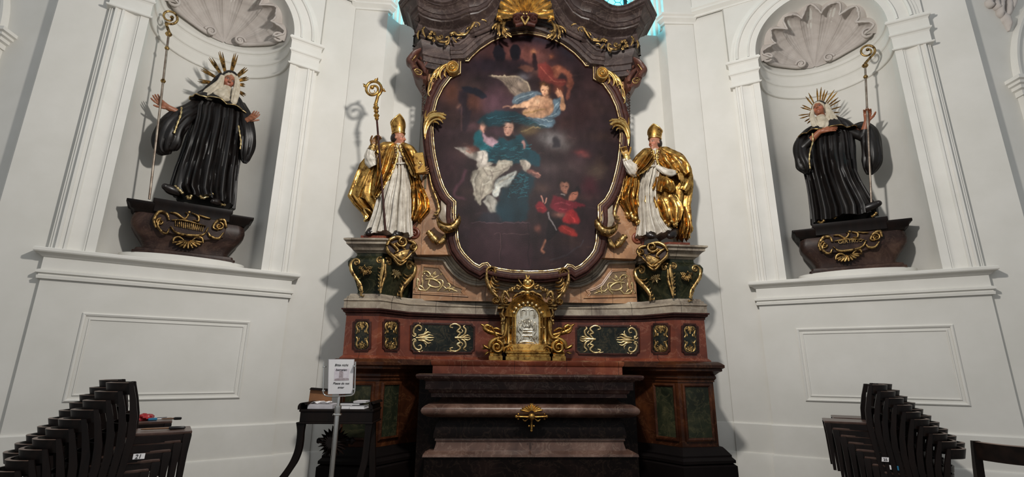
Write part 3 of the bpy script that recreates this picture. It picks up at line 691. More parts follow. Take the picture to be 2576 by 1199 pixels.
# pedestals under the bishops
def sub(path, i, j): return path[i:j]
for mr in (False, True):
    pp = [V((AX+x, y, 0)) for x, y in ((-2.26, 6.86), (-2.26, 6.24), (-1.86, 6.22), (-1.53, 6.60), (-1.53, 6.86))]
    if mr: pp = [V((2*AX-p.x, p.y, 0)) for p in reversed(pp)]
    def plevel(name, prof, mat, parent):
        bb = MB(); bb.sweep(prof, pp); bb.add([], []); o = bb.build(name, M[mat], parent, 45); return o
    ped = plevel('pedestal', [(-.2, 2.39), (-.09, 2.39), (-.09, 2.46), (-.06, 2.56), (-.01, 2.68), (.03, 2.76), (.035, 2.81), (.01, 2.86), (-.03, 2.88), (-.05, 2.9), (-.05, 2.97), (-.2, 2.97)], 'green', altar)
    plevel('pedestal_cornice', [(-.2, 2.94), (-.04, 2.94), (-.02, 2.965), (.0, 2.97), (.01, 2.99), (.05, 3.03), (.07, 3.035), (.07, 3.065), (.1, 3.08), (.1, 3.1), (.06, 3.115), (-.02, 3.12)], 'grey', ped)
    tb = MB(); tp = [(p.x, p.y) for p in pp]
    q = inset(tp, .02); tb.loft([[V((x, y, z)) for x, y in q] for z in (3.06, 3.118)]); q = inset(tp, .07); tb.loft([[V((x, y, z)) for x, y in q] for z in (3.1, 3.18)])
    tb.build('pedestal_top', M['red'], ped)
    fo, fi = face((-2.26, 6.24), (-1.86, 6.22), mr), face((-1.86, 6.22), (-1.56, 6.58), mr)
    o = Orn(fo, .03)
    o.spiral(897, 660, 10, 150, -1.4, 2.6); o.rib([(892, 652), (883, 662), (884, 680), (896, 700), (907, 716), (910, 732), (907, 744)], [2.5, 4.5, 4, 2])
    for i in range(6): o.rib([(890+i*3, 690+i*9), (898+i*3, 700+i*9), (906+i*2, 700+i*8)], [.6, 1.8, .5])
    o.build('gilt_volute', M['gold_old'], ped)
    o = Orn(fo, .01); random.seed(3)
    for x, y in ((918, 668), (912, 680), (925, 676), (932, 672), (920, 686), (908, 672), (930, 684)):
        for k in range(5): o.boss(x+3.4*cos(k*1.26), y+3.4*sin(k*1.26), 2.6, .01)
        o.boss(x, y, 2, .022)
    for a in (200, 250, 300, 340): o.leaf(918, 680, a, 14, 3.5, bend=.4, lobes=2)
    o.build('gilt_flowers', M['gold_old'], ped)
    o = Orn(fo, .03); o.spiral(955, 655, 9, 60, 1.4, 2.4)
    o.rib([(963, 652), (964, 668), (960, 690), (957, 712), (957, 737)], [4, 5, 3.5, 2])
    for i in range(7): o.rib([(962-i*.8, 668+i*9), (956-i*.6, 676+i*9), (951, 672+i*9)], [.6, 1.6, .5])
    o.build('gilt_volute', M['gold_old'], ped)
    o = Orn(fi, .03); o.spiral(977, 658, 9, 150, -1.4, 2.4); o.spiral(1029, 668, 10, 20, 1.4, 2.6)
    o.rib([(1033, 660), (1044, 670), (1041, 688), (1028, 704), (1015, 720), (1009, 734), (1010, 748)], [2.5, 4.5, 4, 2])
    for i in range(7): o.rib([(1036-i*4.6, 690+i*8.5), (1024-i*3.8, 694+i*8), (1016-i*2.6, 688+i*8)], [.6, 2, .5])
    o.rib([(970, 664), (969, 690), (963, 712), (958, 736)], [2, 3, 2, 1])
    o.build('gilt_volute', M['gold_old'], ped)
    o = Orn(fi, .01)
    for x, y in ((994, 672), (1002, 670), (990, 680), (998, 680), (1006, 678), (996, 688), (1003, 687), (985, 672)):
        for k in range(5): o.boss(x+2.4*cos(k*1.26), y+2.4*sin(k*1.26), 2, .01)
    for a in (200, 240, 290, 330): o.leaf(998, 684, a, 14, 3.5, bend=.4, lobes=2)
    o.build('gilt_flowers', M['gold_pale'], ped)
    # inscribed cartouche hung on the corner
    cpl = face((-2.0, 6.10), (-1.55, 6.32), mr); o = Orn(cpl)
    q = o.uz([(985, 603), (1000, 597), (1020, 601), (1042, 612), (1044, 624), (1034, 640), (1022, 655), (1008, 662), (992, 645), (974, 630), (972, 615)])
    o.prism(q, cpl, -.06, .03, .012)
    c = o.build('cartouche', M['console'], altar, 30)
    o = Orn(cpl, .03)
    o.prism(o.uz([(990, 640), (1010, 630), (1032, 626), (1022, 646), (1010, 656)]), cpl, .0, .045, .01)
    for L in ([(996, 641), (1012, 634), (1028, 630)], [(1001, 647), (1012, 641), (1025, 637)]): o.rib(L, [.5, .8, .8, .5], .006, h=.016)
    o.spiral(1010, 608, 15, 200, 1.5, 4, .05); o.rib([(972, 618), (980, 604), (996, 597), (1012, 600), (1024, 604)], [3, 5, 5, 4, 2.5], .05)
    o.rib([(1024, 606), (1038, 610), (1046, 622), (1038, 636)], [2.5, 5, 4.5, 2], .045); o.spiral(1037, 621, 8, 0, -1.3, 2.6, .04)
    o.rib([(972, 620), (976, 632), (990, 646), (1008, 658), (1024, 648), (1036, 634)], [2, 4.5, 4, 4, 3.5, 2], .04); o.rib([(980, 612), (990, 618), (1000, 630), (992, 636)], [2, 4, 3.4, 1.5], .04)
    o.rib([(984, 642), (1004, 666), (1022, 656)], [1.5, 3.4, 1.5], .03); o.leaf(1014, 620, -60, 16, 4, lobes=2); o.leaf(996, 612, 200, 12, 4, lobes=2)
    o.build('gilt_scroll', M['gold_old'], c, 60)

# curved middle wall of the attic with its stepped moulding that follows the frame
YM = 6.64
ML = [(1044, 636), (1085, 640), (1121, 642), (1129, 651), (1138, 665), (1150, 679), (1162, 689), (1176, 697), (1190, 702), (1204, 704), (1221, 702), (1240, 709), (1262, 714), (1290, 719), (1319, 721)]
plm = yplane(YM)
def half_uz(px, Y=YM): return [(p.x, p.z) for p in (atY(x, y, Y) for x, y in px)]
def full(half): return half+[(2*AX-u, z) for u, z in reversed(half[:-1])]
def snap(half): h = list(half); h[-1] = (AX, h[-1][1]); return h
mh = snap(half_uz(ML))
poly = full(mh); poly = [(u, z) for u, z in poly]+[(poly[-1][0], 2.39), (poly[0][0], 2.39)]
b = MB()
for i in range(len(full(mh))-1):
    a, c = full(mh)[i], full(mh)[i+1]
    b.add([V((a[0], YM, 2.39)), V((c[0], YM, 2.39)), V((c[0], YM, c[1])), V((a[0], YM, a[1]))], [(0, 1, 2, 3)])
att = b.build('attic_wall', M['pink'], altar)
b = MB(); b.sweep([(-.1, 0), (-.085, .05), (-.06, .055), (-.045, .03), (-.03, .035), (-.02, .065), (.0, .075), (.012, .06), (.02, .075), (.035, .1), (.055, .11), (.065, .09), (.07, .1), (.09, .105), (.1, 0)], [V((u, YM, z)) for u, z in reversed(full(mh))], N=(0, -1, 0))
b.build('attic_moulding', M['grey'], altar, 30)
# red marble course on top of the moulding, behind the bishops
b = MB(); q = half_uz([(1046, 606), (1090, 612), (1130, 616), (1132, 640), (1040, 634)], 6.6)
for mr in (False, True): b.prism(q, yplane(0, mr) and (lambda u, z, h, mr=mr: V(((2*AX-u) if mr else u, 6.6-h, z))), -.1, .05)
b.build('attic_course', M['red'], altar)
for mr in (False, True):
    pl = yplane(YM, mr); o = Orn(pl)
    q = o.uz([(1063, 668), (1104, 672), (1112, 682), (1130, 708), (1148, 719), (1168, 726), (1163, 733), (1170, 742), (1045, 735), (1058, 708)])
    o.prism(q, pl, -.02, .006); f = o.build('panel', M['tan'], att)
    e = MB(); e.sweep([(-.022, 0), (-.02, .014), (-.008, .01), (0, .018), (.014, .014), (.02, 0)], [pl(u, z, .004) for u, z in q], N=(0, -1, 0), closed=True); e.build('panel_moulding', M['pink'], f, 30)
    o = Orn(pl, .006); P2 = lambda L: [(870+x/4.995, 560+y/4.995) for x, y in L]
    for L, w in ((([960, 720], [950, 640], [1010, 610], [1060, 650], [1040, 680], [1010, 660]), [2, 3, 2.6, 1.4]), (([930, 760], [900, 700], [890, 800], [850, 840]), [1.4, 2.6, 2.4, .8]),
                 (([1000, 710], [1100, 710], [1180, 760], [1180, 800]), [2.6, 2.8, 2]), (([1050, 720], [1040, 780], [1120, 810], [1190, 800]), [2.6, 2.8, 2.4, 1.6]),
                 (([1100, 720], [1200, 720], [1220, 770], [1180, 830], [1150, 850]), [1.8, 2.4, 2.6, 2]), (([1010, 850], [930, 840], [900, 790], [950, 800], [980, 830]), [2, 3.2, 2.8, 1.2]),
                 (([1010, 850], [1060, 790], [1020, 770]), [3, 2.4, 1]), (([1220, 790], [1270, 830], [1310, 800], [1290, 760], [1260, 770]), [1.4, 2.4, 2, 1]),
                 (([1060, 660], [1110, 690], [1170, 660]), [.8, 2.4, .8]), (([1080, 690], [1100, 640], [1130, 610]), [.8, 2.2, .7]), (([1230, 850], [1300, 830], [1400, 860]), [1, 2.4, .8]),
                 (([960, 800], [965, 740], [950, 690]), [1.6, 2.6, 1.2]), (([920, 690], [935, 620], [980, 590]), [.8, 2.2, .7])):
        o.rib(P2(L), w)
    for x, y in ((1330, 830), (1360, 850), (1300, 850), (960, 670), (985, 640), (1160, 850), (955, 740), (870, 830)): o.boss(870+x/4.995, 560+y/4.995, 3.2)
    for x, y, a in ((1330, 830, 20), (1260, 840, 40), (1110, 660, 60), (1180, 650, 10), (940, 830, 200)): o.leaf(870+x/4.995, 560+y/4.995, a, 11, 2.6, lobes=2)
    o.build('gilt_ornament', M['gold_pale'], f, 60)

b = MB(); b.box(AX-1.6, AX+1.6, 6.93, 6.98, 0, 6.3); b.build('light_block_panel', M['base_dark'], altar)  # unseen panel added to stop window light leaking through from behind
# body of the retable, side strips
YB = 6.47
for mr in (False, True):
    fr = lambda u, z, h, mr=mr: V(((2*AX-u) if mr else u, YB-h, z))
    q = half_uz([(1048, 640), (1030, 606), (1036, 575), (1052, 520), (1059, 470), (1064, 440), (1068, 360), (1074, 240), (1078, 190), (1080, 120), (1318, 40), (1318, 120), (1180, 160), (1140, 200), (1105, 300), (1104, 420), (1150, 520), (1160, 640)], YB)
    q[10] = (AX, q[10][1]); q[11] = (AX, q[11][1])
    b = MB(); b.prism(q, fr, -.2, 0); b.build('retable_body', M['pink'], altar)
    b = MB(); a0, a1 = atY(1048, 560, 6.93), atY(1060, 520, 6.46); t1 = atY(1075, 150, 6.93).z
    x0, x1 = (a0.x, a1.x)
    c0, c1 = atY(1064, 330, 6.93).x, atY(1079, 330, 6.46).x
    pts = [(atY(1048, 480, 6.93).x, 6.93), (atY(1066, 480, 6.46).x, 6.46), (atY(1066, 480, 6.46).x+.03, 6.46), (atY(1066, 480, 6.46).x+.03, 6.93)]
    if mr: pts = [(2*AX-x, y) for x, y in pts]
    b.loft([[V((x, y, z)) for x, y in pts] for z in (atY(1062, 474, 6.46).z, 6.2)]); st = b.build('side_pilaster', M['olive'], altar)
    pl = face((pts[0][0]-AX, 6.93), (pts[1][0]-AX, 6.46), False) if not mr else Plane((2*AX-pts[0][0], 6.93), (-.78, -.62), True)
    pl = Plane((atY(1048, 480, 6.93).x, 6.93), (-.78, -.62), mr) if False else yplane(6.45, mr)
    o = Orn(pl)
    for i in range(6):
        y = 205+i*14; o.rib([(1064, y), (1069, y+4), (1065, y+9), (1061, y+14)], [1, 2, 1.6, .7]); o.boss(1063, y+6, 2.2)
    o.rib([(1066, 196), (1064, 240), (1062, 292)], [1.2, 1, .8]); o.build('carved_drop', M['console'], st, 60)
    # small red volute at the foot of the body
    o = Orn(yplane(YB, mr)); o.spiral(1041, 588, 15, 100, -1.5, 4.5); o.rib([(1030, 606), (1028, 590), (1036, 572), (1046, 560)], [3, 5, 5, 3]); o.build('foot_volute', M['red'], altar, 60)

# the frame: dark moulding with gilt fillets
FL = [(1319, 84), (1291, 88), (1259, 95), (1235, 106), (1206, 125), (1185, 144.6), (1177.5, 154), (1157, 153.4), (1156, 186), (1132, 197.5), (1113, 222.5), (1098, 253), (1090, 284), (1087, 326), (1089, 360), (1093, 392), (1099, 420), (1106, 447), (1115, 472), (1127, 493), (1144.4, 509.7), (1143.6, 545), (1148, 578), (1150, 603), (1156, 624), (1166, 639), (1177, 651), (1191, 664), (1206, 672), (1214, 666), (1225, 664), (1232, 672), (1254, 678), (1285, 683), (1319, 685)]
YF = 6.44
fh = half_uz(FL, YF); fh[0] = (AX, fh[0][1]); fh[-1] = (AX, fh[-1][1])
FP = fh+[(2*AX-u, z) for u, z in reversed(fh[1:-1])]      # closed, counter-clockwise from the top
ring = [V((u, YF, z)) for u, z in FP]
b = MB(); b.sweep([(-.02, -.02), (-.02, .02), (.03, .045), (.05, .05), (.06, .07), (.085, .085), (.105, .08), (.115, .05), (.135, .045), (.14, -.06)], ring, N=(0, -1, 0), closed=True)
frm = b.build('painting_frame', M['frame'], altar, 30)
b = MB(); b.sweep([(-.020, .015), (-.018, .034), (-.010, .036), (-.008, .022), (.006, .026), (.008, .044), (.015, .044), (.017, .02)], ring, N=(0, -1, 0), closed=True)
b.build('gilt_fillet', M['gold_pale'], frm, 30)

# arched upper moulding and the straight architrave pieces
AL_ = [(1133, 126), (1159, 125), (1174, 113), (1189, 99), (1206, 86), (1222, 77), (1239, 69), (1262, 60), (1287, 53), (1305, 49), (1319, 47)]
ah = snap(half_uz(AL_, 6.32)); b = MB()
b.sweep([(-.13, -.2), (-.13, .02), (-.1, .035), (-.085, .03), (-.08, .055), (-.02, .07), (-.015, .085), (.05, .1), (.055, .12), (.085, .13), (.1, .16), (.125, .165), (.13, -.2)][::1], [V((u, 6.36, z)) for u, z in reversed(full(ah))], N=(0, -1, 0))
# flip so that the outer edge of the arch is the heavy one
b = MB(); b.sweep([(-.135, -.2), (-.135, .03), (-.11, .05), (-.09, .05), (-.085, .07), (-.04, .075), (-.035, .09), (.035, .095), (.04, .115), (.065, .12), (.075, .15), (.1, .17), (.13, .175), (.13, .19), (.145, .19), (.145, -.2)], [V((u, 6.36, z)) for u, z in reversed(full(ah))], N=(0, -1, 0))
b.build('arched_architrave', M['mauve'], altar, 16)
zA = atY(1059.3, 97.2, 6.15).z
for mr in (False, True):
    path = [V((-1.74, 6.37, 0)), V((-1.589, 6.15, 0)), V((-1.5, 6.19, 0)), V((-1.408, 6.224, 0)), V((-1.29, 6.25, 0)), V((-1.16, 6.275, 0))]
    if mr: path = [V((2*AX-p.x, p.y, 0)) for p in reversed(path)]
    b = MB(); b.sweep([(-.45, zA-.36), (-.11, zA-.36), (-.11, zA-.28), (-.09, zA-.275), (-.085, zA-.2), (-.06, zA-.19), (-.055, zA-.1), (-.03, zA-.07), (-.005, zA-.03), (0, zA), (-.45, zA+.01)], path)
    b.build('architrave', M['mauve'], altar, 18)
# frieze and great cornice
zC = 6.423
CH = [(-1.70, 6.45, 0), (-1.71, 6.12, 0), (-1.59, 5.95, 0), (-1.505, 6.03, 0), (-1.40, 6.085, 0), (-1.27, 6.11, 0), (-1.14, 6.09, 0), (-1.03, 6.04, 0), (-.93, 5.965, 0), (-.86, 5.93, 0), (-.74, 5.93, .03), (-.62, 5.93, .12), (-.52, 5.9, .26), (-.43, 5.88, .40), (-.34, 5.86, .50), (-.2, 5.85, .58), (0, 5.85, .62)]
def cpath():
    L = [V((AX+x, y, zC+l)) for x, y, l in CH]; return L+[V((AX-x, y, zC+l)) for x, y, l in reversed(CH[:-1])]
def lift(x):
    x = -abs(x-AX)
    for (xa, _, la), (xb, _, lb) in zip(CH, CH[1:]):
        if xa <= x <= xb: return la+(lb-la)*(x-xa)/max(1e-6, xb-xa)
    return 0
b = MB(); b.sweep([(-.32, -.22), (-.295, -.22), (-.275, -.21), (-.275, -.18), (-.25, -.175), (-.2, -.13), (-.18, -.115), (-.18, -.085), (-.155, -.08), (-.04, -.06), (-.03, -.045), (0, -.04), (0, .015), (.02, .018), (.03, .03), (.06, .06), (.10, .08), (.12, .083), (.12, .10), (.16, .105), (.16, .15), (.18, .155), (.18, .175), (.14, .18), (-.32, .2)], cpath())
co = b.build('great_cornice', M['mauve'], altar, 18)
b = MB(); b.sweep([(-.33, -.5), (-.30, -.5), (-.30, -.21), (-.33, -.21)], cpath())
for n_, (x_, y_, z_) in enumerate(b.v):           # the frieze stops on the arch
    if z_ < zC+lift(x_)-.42 and y_ > 5.95:
        t_ = full(ah); za = zA-.02
        for (ua, wa), (ub, wb) in zip(t_, t_[1:]):
            if ua <= x_ <= ub: za = max(za, wa+(wb-wa)*(x_-ua)/max(1e-6, ub-ua)+.05)
        b.v[n_] = (x_, y_, min(za, zC+lift(x_)-.08))
b.build('frieze', M['frieze'], altar, 30)
b = MB()
blk = [(AX-1.62, 6.9), (AX-1.5, 6.5), (AX+1.5, 6.5), (AX+1.62, 6.9)]
b.loft([[V((x, y, z)) for x, y in blk] for z in (zA-.1, zC+.15)]); b.build('entablature_core', M['mauve'], altar)

# carved consoles under the architrave, rosettes, leaves, straps
for mr in (False, True):
    C1 = lambda L: [(970+x/5.708, y/5.708) for x, y in L]
    o = Orn(yplane(6.36, mr))
    o.spiral(970+555/5.708, 835/5.708, 15, 90, -1.6, 5, .07); o.rib(C1([(520, 760), (430, 800), (370, 870), (350, 910), (390, 960), (420, 1040)]), [5, 9, 10, 7], .12)
    o.rib(C1([(610, 900), (560, 980), (590, 930)]), [4, 6, 3], .07); o.rib(C1([(400, 1000), (440, 1090), (510, 1130), (560, 1190)]), [5, 8, 7, 4], .1)
    o.rib(C1([(470, 900), (520, 950), (560, 1020), (570, 1090)]), [5, 8, 7, 4], .08)
    q = o.uz(C1([(400, 800), (600, 760), (640, 880), (600, 1060), (560, 1190), (470, 1150), (380, 1000), (350, 900)])); o.prism(q, o.pl, -.4, .0)
    vb = o.build('corner_console', M['volute'], altar, 50)
    o = Orn(yplane(6.26, mr)); o.rib(C1([(440, 790), (380, 870), (370, 930)]), [1.2, 2.2, 1.2]); o.rib(C1([(520, 750), (570, 745), (610, 775)]), [1, 1.8, 1])
    o.rib(C1([(410, 1010), (440, 990), (480, 1000), (520, 1030), (500, 1070), (450, 1060), (410, 1010)]), [1.5, 1.8, 1.8, 1.5]); o.rib(C1([(440, 1020), (480, 1040)]), [2, 2.5, 2])
    for k in range(4): o.rib(C1([(360+k*14, 860+k*24), (390+k*14, 880+k*24)]), [.8, 1.6, .8])
    o.build('gilt_edging', M['gold_old'], vb, 60)
    # rosette scroll with leaves trailing down the frame
    pl = yplane(6.36, mr); o = Orn(pl); c = pl.px(1139, 174); k = pl.scale(1139, 174)
    rows = []
    for r, h in ((16.5, -.02), (16.5, .05), (15, .07), (13, .07), (12, .05), (8.5, .045), (8, .075), (6.5, .085), (5.5, .07), (3.5, .07), (3, .1), (1, .115)):
        rows.append([pl(c[0]+r*k*cos(2*PI*i/28), c[1]+r*k*1.12*sin(2*PI*i/28), h) for i in range(28)])
    o.loft(rows)
    for L, w in (([(1126, 160), (1112, 168), (1102, 182), (1098, 196)], [2, 4, 3.5, 1]), ([(1124, 164), (1110, 176), (1106, 190), (1110, 200)], [2, 3.5, 3, 1]), ([(1110, 166), (1096, 178), (1088, 192), (1086, 206)], [2, 3.4, 3, 1]),
                 ([(1120, 162), (1108, 160), (1108, 156)], [2, 2.6, 1]), ([(1104, 176), (1092, 190), (1100, 200)], [1.4, 2.6, .8]), ([(1122, 172), (1118, 186), (1122, 194)], [2, 3, 1]), ([(1088, 196), (1080, 212), (1078, 236), (1082, 242)], [1.4, 2, 1.6, 1.2]), ([(1086, 206), (1084, 222), (1078, 232)], [.8, 1.8, .8])):
        o.rib(L, w, h=.0)
    o.leaf(1104, 178, 236, 24, 5, bend=-.3, lobes=3); o.leaf(1096, 186, 226, 22, 4, bend=.3, lobes=3)
    o.build('gilt_rosette', M['gold_bright'], altar, 60)
    # big curling leaf half way up the frame
    pl = yplane(6.35, mr); o = Orn(pl)
    for L, w in (([(1068, 345), (1069, 322), (1078, 304), (1092, 297), (1108, 298), (1122, 308)], [1.2, 4, 5, 5, 3]), ([(1068, 340), (1068, 315), (1076, 298), (1092, 291), (1112, 293), (1124, 299)], [1, 3, 3.4, 3.4, 2]),
                 ([(1069, 350), (1073, 328), (1082, 312), (1095, 305), (1106, 307), (1114, 314)], [1, 3, 3.2, 3, 1.5]), ([(1070, 310), (1070, 296), (1074, 286)], [1.2, 2.4, .7]), ([(1100, 296), (1110, 300), (1116, 310)], [2, 2.6, 1]), ([(1095, 291), (1106, 289), (1118, 293)], [1.4, 2.4, 1]), ([(1080, 301), (1094, 299), (1106, 304), (1116, 318)], [1.5, 3, 3, 1]), ([(1076, 308), (1090, 308), (1101, 313), (1106, 322)], [1.5, 2.6, 2.4, .8]), ([(1073, 296), (1080, 288), (1090, 286), (1100, 287)], [1.4, 2.6, 2.2, .8])):
        o.rib(L, w, h=[0, .02, .06, .1])
    o.build('gilt_leaf', M['gold_bright'], altar, 60)
    # slender strap with a small leaf, cut-out plaque, wrapped band and knop at the lower curve
    pl = yplane(6.42, mr); o = Orn(pl); q = o.uz([(1108, 500), (1120, 508), (1136, 520), (1138, 552), (1126, 566), (1112, 560), (1104, 545), (1110, 528)])
    o.prism(q, pl, -.1, .03, .01); pq = o.build('plaque', M['grey'], altar, 60)
    o = Orn(pl, .02); o.rib([(1078, 425), (1084, 460), (1092, 484), (1100, 505), (1104, 525), (1100, 538), (1090, 540)], [1.5, 2.5, 3, 3.4, 2]); o.rib([(1104, 520), (1100, 532), (1092, 534)], [2, 3, 1]); o.rib([(1088, 486), (1098, 482), (1106, 486), (1098, 490)], [1.5, 3, 3, 1])
    o.rib([(1108, 500), (1122, 510), (1136, 522), (1138, 548)], [1, 1.8, 1.8, 1]); o.rib([(1110, 552), (1110, 546), (1115, 545), (1116, 552)], [1.5, 2, 1.5])
    o.build('gilt_strap', M['gold_old'], pq, 60)
    pl = yplane(6.32, mr); o = Orn(pl); o.rib([(1099, 550), (1108, 566), (1124, 576), (1140, 572), (1152, 556), (1156, 545)], [2, 8, 11, 10, 8, 3], [.02, .08, .1, .1, .08, .04])
    o.rib([(1099, 547), (1108, 560), (1124, 568), (1140, 565), (1151, 552), (1155, 542)], [1.2, 1.8, 1.8, 1.8, 1.2], .05, h=.06)
    for x, y in ((1112, 573), (1124, 580), (1136, 580), (1146, 572)): o.boss(x, y, 2, .09)
    o.build('gilt_band', M['gold_old'], altar, 60)
    o = Orn(yplane(6.4, mr)); pts = [(1077, 582), (1079, 585), (1082, 588), (1085, 592), (1088, 596), (1091, 600), (1095, 604), (1099, 608), (1103, 612)]
    o.rib(pts, [2, 9, 6, 9, 8, 10, 7, 10, 9, 11, 6, 8, 3], .07, step=3); o.rib([(1104, 612), (1112, 606), (1118, 596), (1121, 588)], [4, 7, 6, 2], .03); o.build('gilt_knop', M['gold_old'], altar, 60)
    # scrolled bracket under the frame, beside the tabernacle
    C5 = lambda L: [(1200+x/5.328, 690+y/5.328) for x, y in L]
    pl = yplane(6.42, mr); o = Orn(pl); o.spiral(1237, 684, 14, 180, -1.5, 4, .06)
    o.rib(C5([(130, -40), (130, 60), (160, 150), (210, 240), (270, 300), (300, 340), (280, 380), (240, 370)]), [4, 5.5, 6, 5, 3.5, 4, 4], .07)
    for L in ([(190, 50), (200, 110), (250, 150), (310, 150)], [(180, 90), (200, 160), (250, 200), (300, 195)], [(210, 20), (230, 80), (270, 100), (300, 90)], [(190, 150), (220, 210), (260, 240), (290, 235)], [(200, -10), (250, 30), (260, 60)]):
        o.rib(C5(L), [2, 3.4, 3, .8], .05)
    o.spiral(1246, 758, 8, 60, 1.4, 3, .06); o.build('gilt_bracket', M['gold_old'], altar, 60)
    # gilt sprays in the frieze
    o = Orn(yplane(6.13, mr)); near = Orn(yplane(6.12, mr))
    for L, w in (([(560, 390), (530, 430), (545, 480), (570, 530)], [2, 3.4, 3, 1]), ([(480, 440), (460, 500), (470, 560)], [1.5, 3, 1]), ([(720, 500), (740, 560), (790, 600), (860, 600), (910, 570)], [1.5, 3, 3.4, 3, 1.6]), ([(860, 540), (900, 530), (910, 590), (890, 640)], [1.5, 3, 2.6, .8]),
                 ([(920, 490), (980, 470), (1030, 500), (1080, 500), (1150, 490), (1200, 440)], [3, 4, 3, 3.4, 2]), ([(1200, 440), (1240, 380), (1290, 310), (1350, 280), (1420, 290), (1450, 310)], [2, 4, 3.6, 3, 1.4]), ([(1270, 320), (1330, 330), (1350, 350), (1340, 380)], [1.4, 2.6, 2, .6]),
                 ([(1050, 450), (1080, 480), (1130, 470)], [1, 2.4, .8]), ([(1160, 430), (1180, 400), (1210, 380)], [1, 2.6, .8]), ([(960, 540), (1000, 590), (1020, 610)], [2.4, 2.4, 1.4]), ([(1020, 560), (1050, 540), (1090, 540)], [1, 2.2, .8]), ([(1310, 340), (1300, 370), (1290, 385)], [1, 2, .6])):
        if sum(q[0] for q in L)/len(L) > 1000: near.rib(C1(L), w)
        else: o.rib(C1(L), w)
    near.build('gilt_frieze_spray', M['gold_old'], co, 60)
    for x, y in ((640, 490), (620, 530), (660, 460), (700, 480), (690, 580), (650, 540), (940, 490), (970, 480)):
        for k in range(5): o.boss(970+x/5.708+2.2*cos(k*1.26), y/5.708+2.2*sin(k*1.26), 2.4)
    o.spiral(970+790/5.708, 530/5.708, 8, 180, 1.3, 2.2); o.leaf(970+690/5.708, 540/5.708, 270, 12, 3, lobes=2); o.leaf(970+880/5.708, 600/5.708, 250, 12, 3, lobes=2)
    o.build('gilt_frieze_spray', M['gold_old'], co, 60)
    # acanthus falling over the arch
    pl = yplane(6.13, mr); o = Orn(pl)
    for L, w in (([(1800, 280), (1720, 300), (1690, 370), (1700, 430), (1760, 500), (1810, 530)], [2, 4.5, 5, 4.5, 2]), ([(1700, 300), (1640, 350), (1620, 440), (1640, 490), (1630, 520)], [2, 4, 3.6, 1]), ([(1650, 330), (1580, 350), (1540, 390), (1530, 420)], [2, 3.4, 3, 1]),
                 ([(1690, 380), (1730, 420), (1770, 420)], [2, 3, 1]), ([(1690, 420), (1680, 480), (1720, 530), (1740, 545)], [2, 3, 2.4, 1]), ([(1600, 360), (1580, 400), (1570, 430)], [1.4, 2.6, .8]), ([(1640, 440), (1610, 480), (1610, 500)], [1, 2, .7]), ([(1730, 460), (1780, 480), (1800, 500)], [1.4, 2.6, 1])):
        o.rib(C1(L), w)
    o.build('gilt_acanthus', M['gold_old'], altar, 60)
# crowning shell with its dark scrolls
pl = yplane(6.0); o = Orn(pl)
for i in range(11):
    a = math.radians(8+164*i/10); cx, cy = 1321, 42
    L = 66 if 2 < i < 8 else 62; x1, y1 = cx-1.12*L*cos(a), cy-L*.95*sin(a)
    if i in (0, 10): y1 += 6
    o.rib([(cx-10*cos(a), cy-8*sin(a)), (cx+(x1-cx)*.4, cy+(y1-cy)*.42), (cx+(x1-cx)*.75, cy+(y1-cy)*.8), (x1, y1)], [1.5, 4, 7.5, 9.5, 7], [.02, .06, .09, .12], groove=.5)
for sd in (1, -1):
    X = lambda x: 1321+sd*x
    for k in range(3): o.rib([(X(12+k*4), 38), (X(40+k*5), 30+k*7), (X(66), 36+k*5), (X(72-k*7), 50+k*2)], [1.5, 3, 4, 2], .05)
sh = o.build('gilt_shell', M['gold_bright'], altar, 60)
o = Orn(yplane(5.94))
for k in range(5): o.rib([(1305+k*8, 46), (1307+k*7, 36), (1311+k*5, 28)], [2, 3, 1.5])
for sd in (1, -1):
    o.spiral(1321+sd*22, 54, 11, 90, 1.5*sd, 3.4, .07); o.rib([(1321+sd*2, 50), (1321+sd*8, 42), (1321+sd*20, 41), (1321+sd*31, 46)], [3, 4, 4, 2], .07)
o.rib([(1296, 66), (1321, 60), (1346, 66)], [5, 7, 5], .05)
o.build('dark_scroll', M['frame'], sh, 60)
o = Orn(yplane(5.88))
for sd in (1, -1): o.rib([(1321, 62), (1321+sd*4, 54), (1321+sd*9, 44), (1321+sd*5, 40)], [2, 3, 2.4, 1]); o.boss(1321+sd*4, 34, 3)
o.build('gilt_bud', M['gold_bright'], sh, 60)

# ---- altar table: slab, sarcophagus-shaped front
table = thing('altar_table', 'dark red marble altar table with rounded sarcophagus front below the tabernacle', 'altar table', (AX, 5.8, 0))
def tri(x0, x1, yf, yb=6.3): return [V((x0, yb, 0)), V((x0, yf, 0)), V((x1, yf, 0)), V((x1, yb, 0))]
def zz(y, Y): return atY(1330, y, Y).z
tx0, tx1 = atY(1046, 945, 5.62).x, atY(1619, 945, 5.62).x
z0 = zz(941, 5.62)
b = MB(); b.sweep([(-.9, z0), (-.03, z0), (-.005, z0-.008), (0, z0-.025), (-.012, z0-.05), (-.03, z0-.055), (-.035, z0-.062), (-.1, z0-.062)], tri(tx0, tx1, 5.60)); b.build('table_top', M['mensa'], table, 32)
b = MB(); b.sweep([(-.05, z0-.06), (-.08, z0-.062), (-.09, z0-.075), (-.1, z0-.08), (-.1, z0-.165), (-.13, z0-.17), (-.14, z0-.2), (-.16, z0-.21), (-.16, z0-.25), (-.4, z0-.25)], tri(tx0, tx1, 5.60)); b.build('slab_moulding', M['mensa'], table, 32)
b = MB(); b.box(tx0+.0, tx1-.0, 5.98, 6.32, 0, z0-.06); b.build('table_core', M['front_dark'], table)
rx0, rx1 = atY(1108, 1030, 5.9).x, atY(1556, 1030, 5.9).x
zr0, zr1 = zz(1053, 5.72), zz(1014, 5.75)
rc = (zr0+zr1)/2; rr = (zr1-zr0)/2
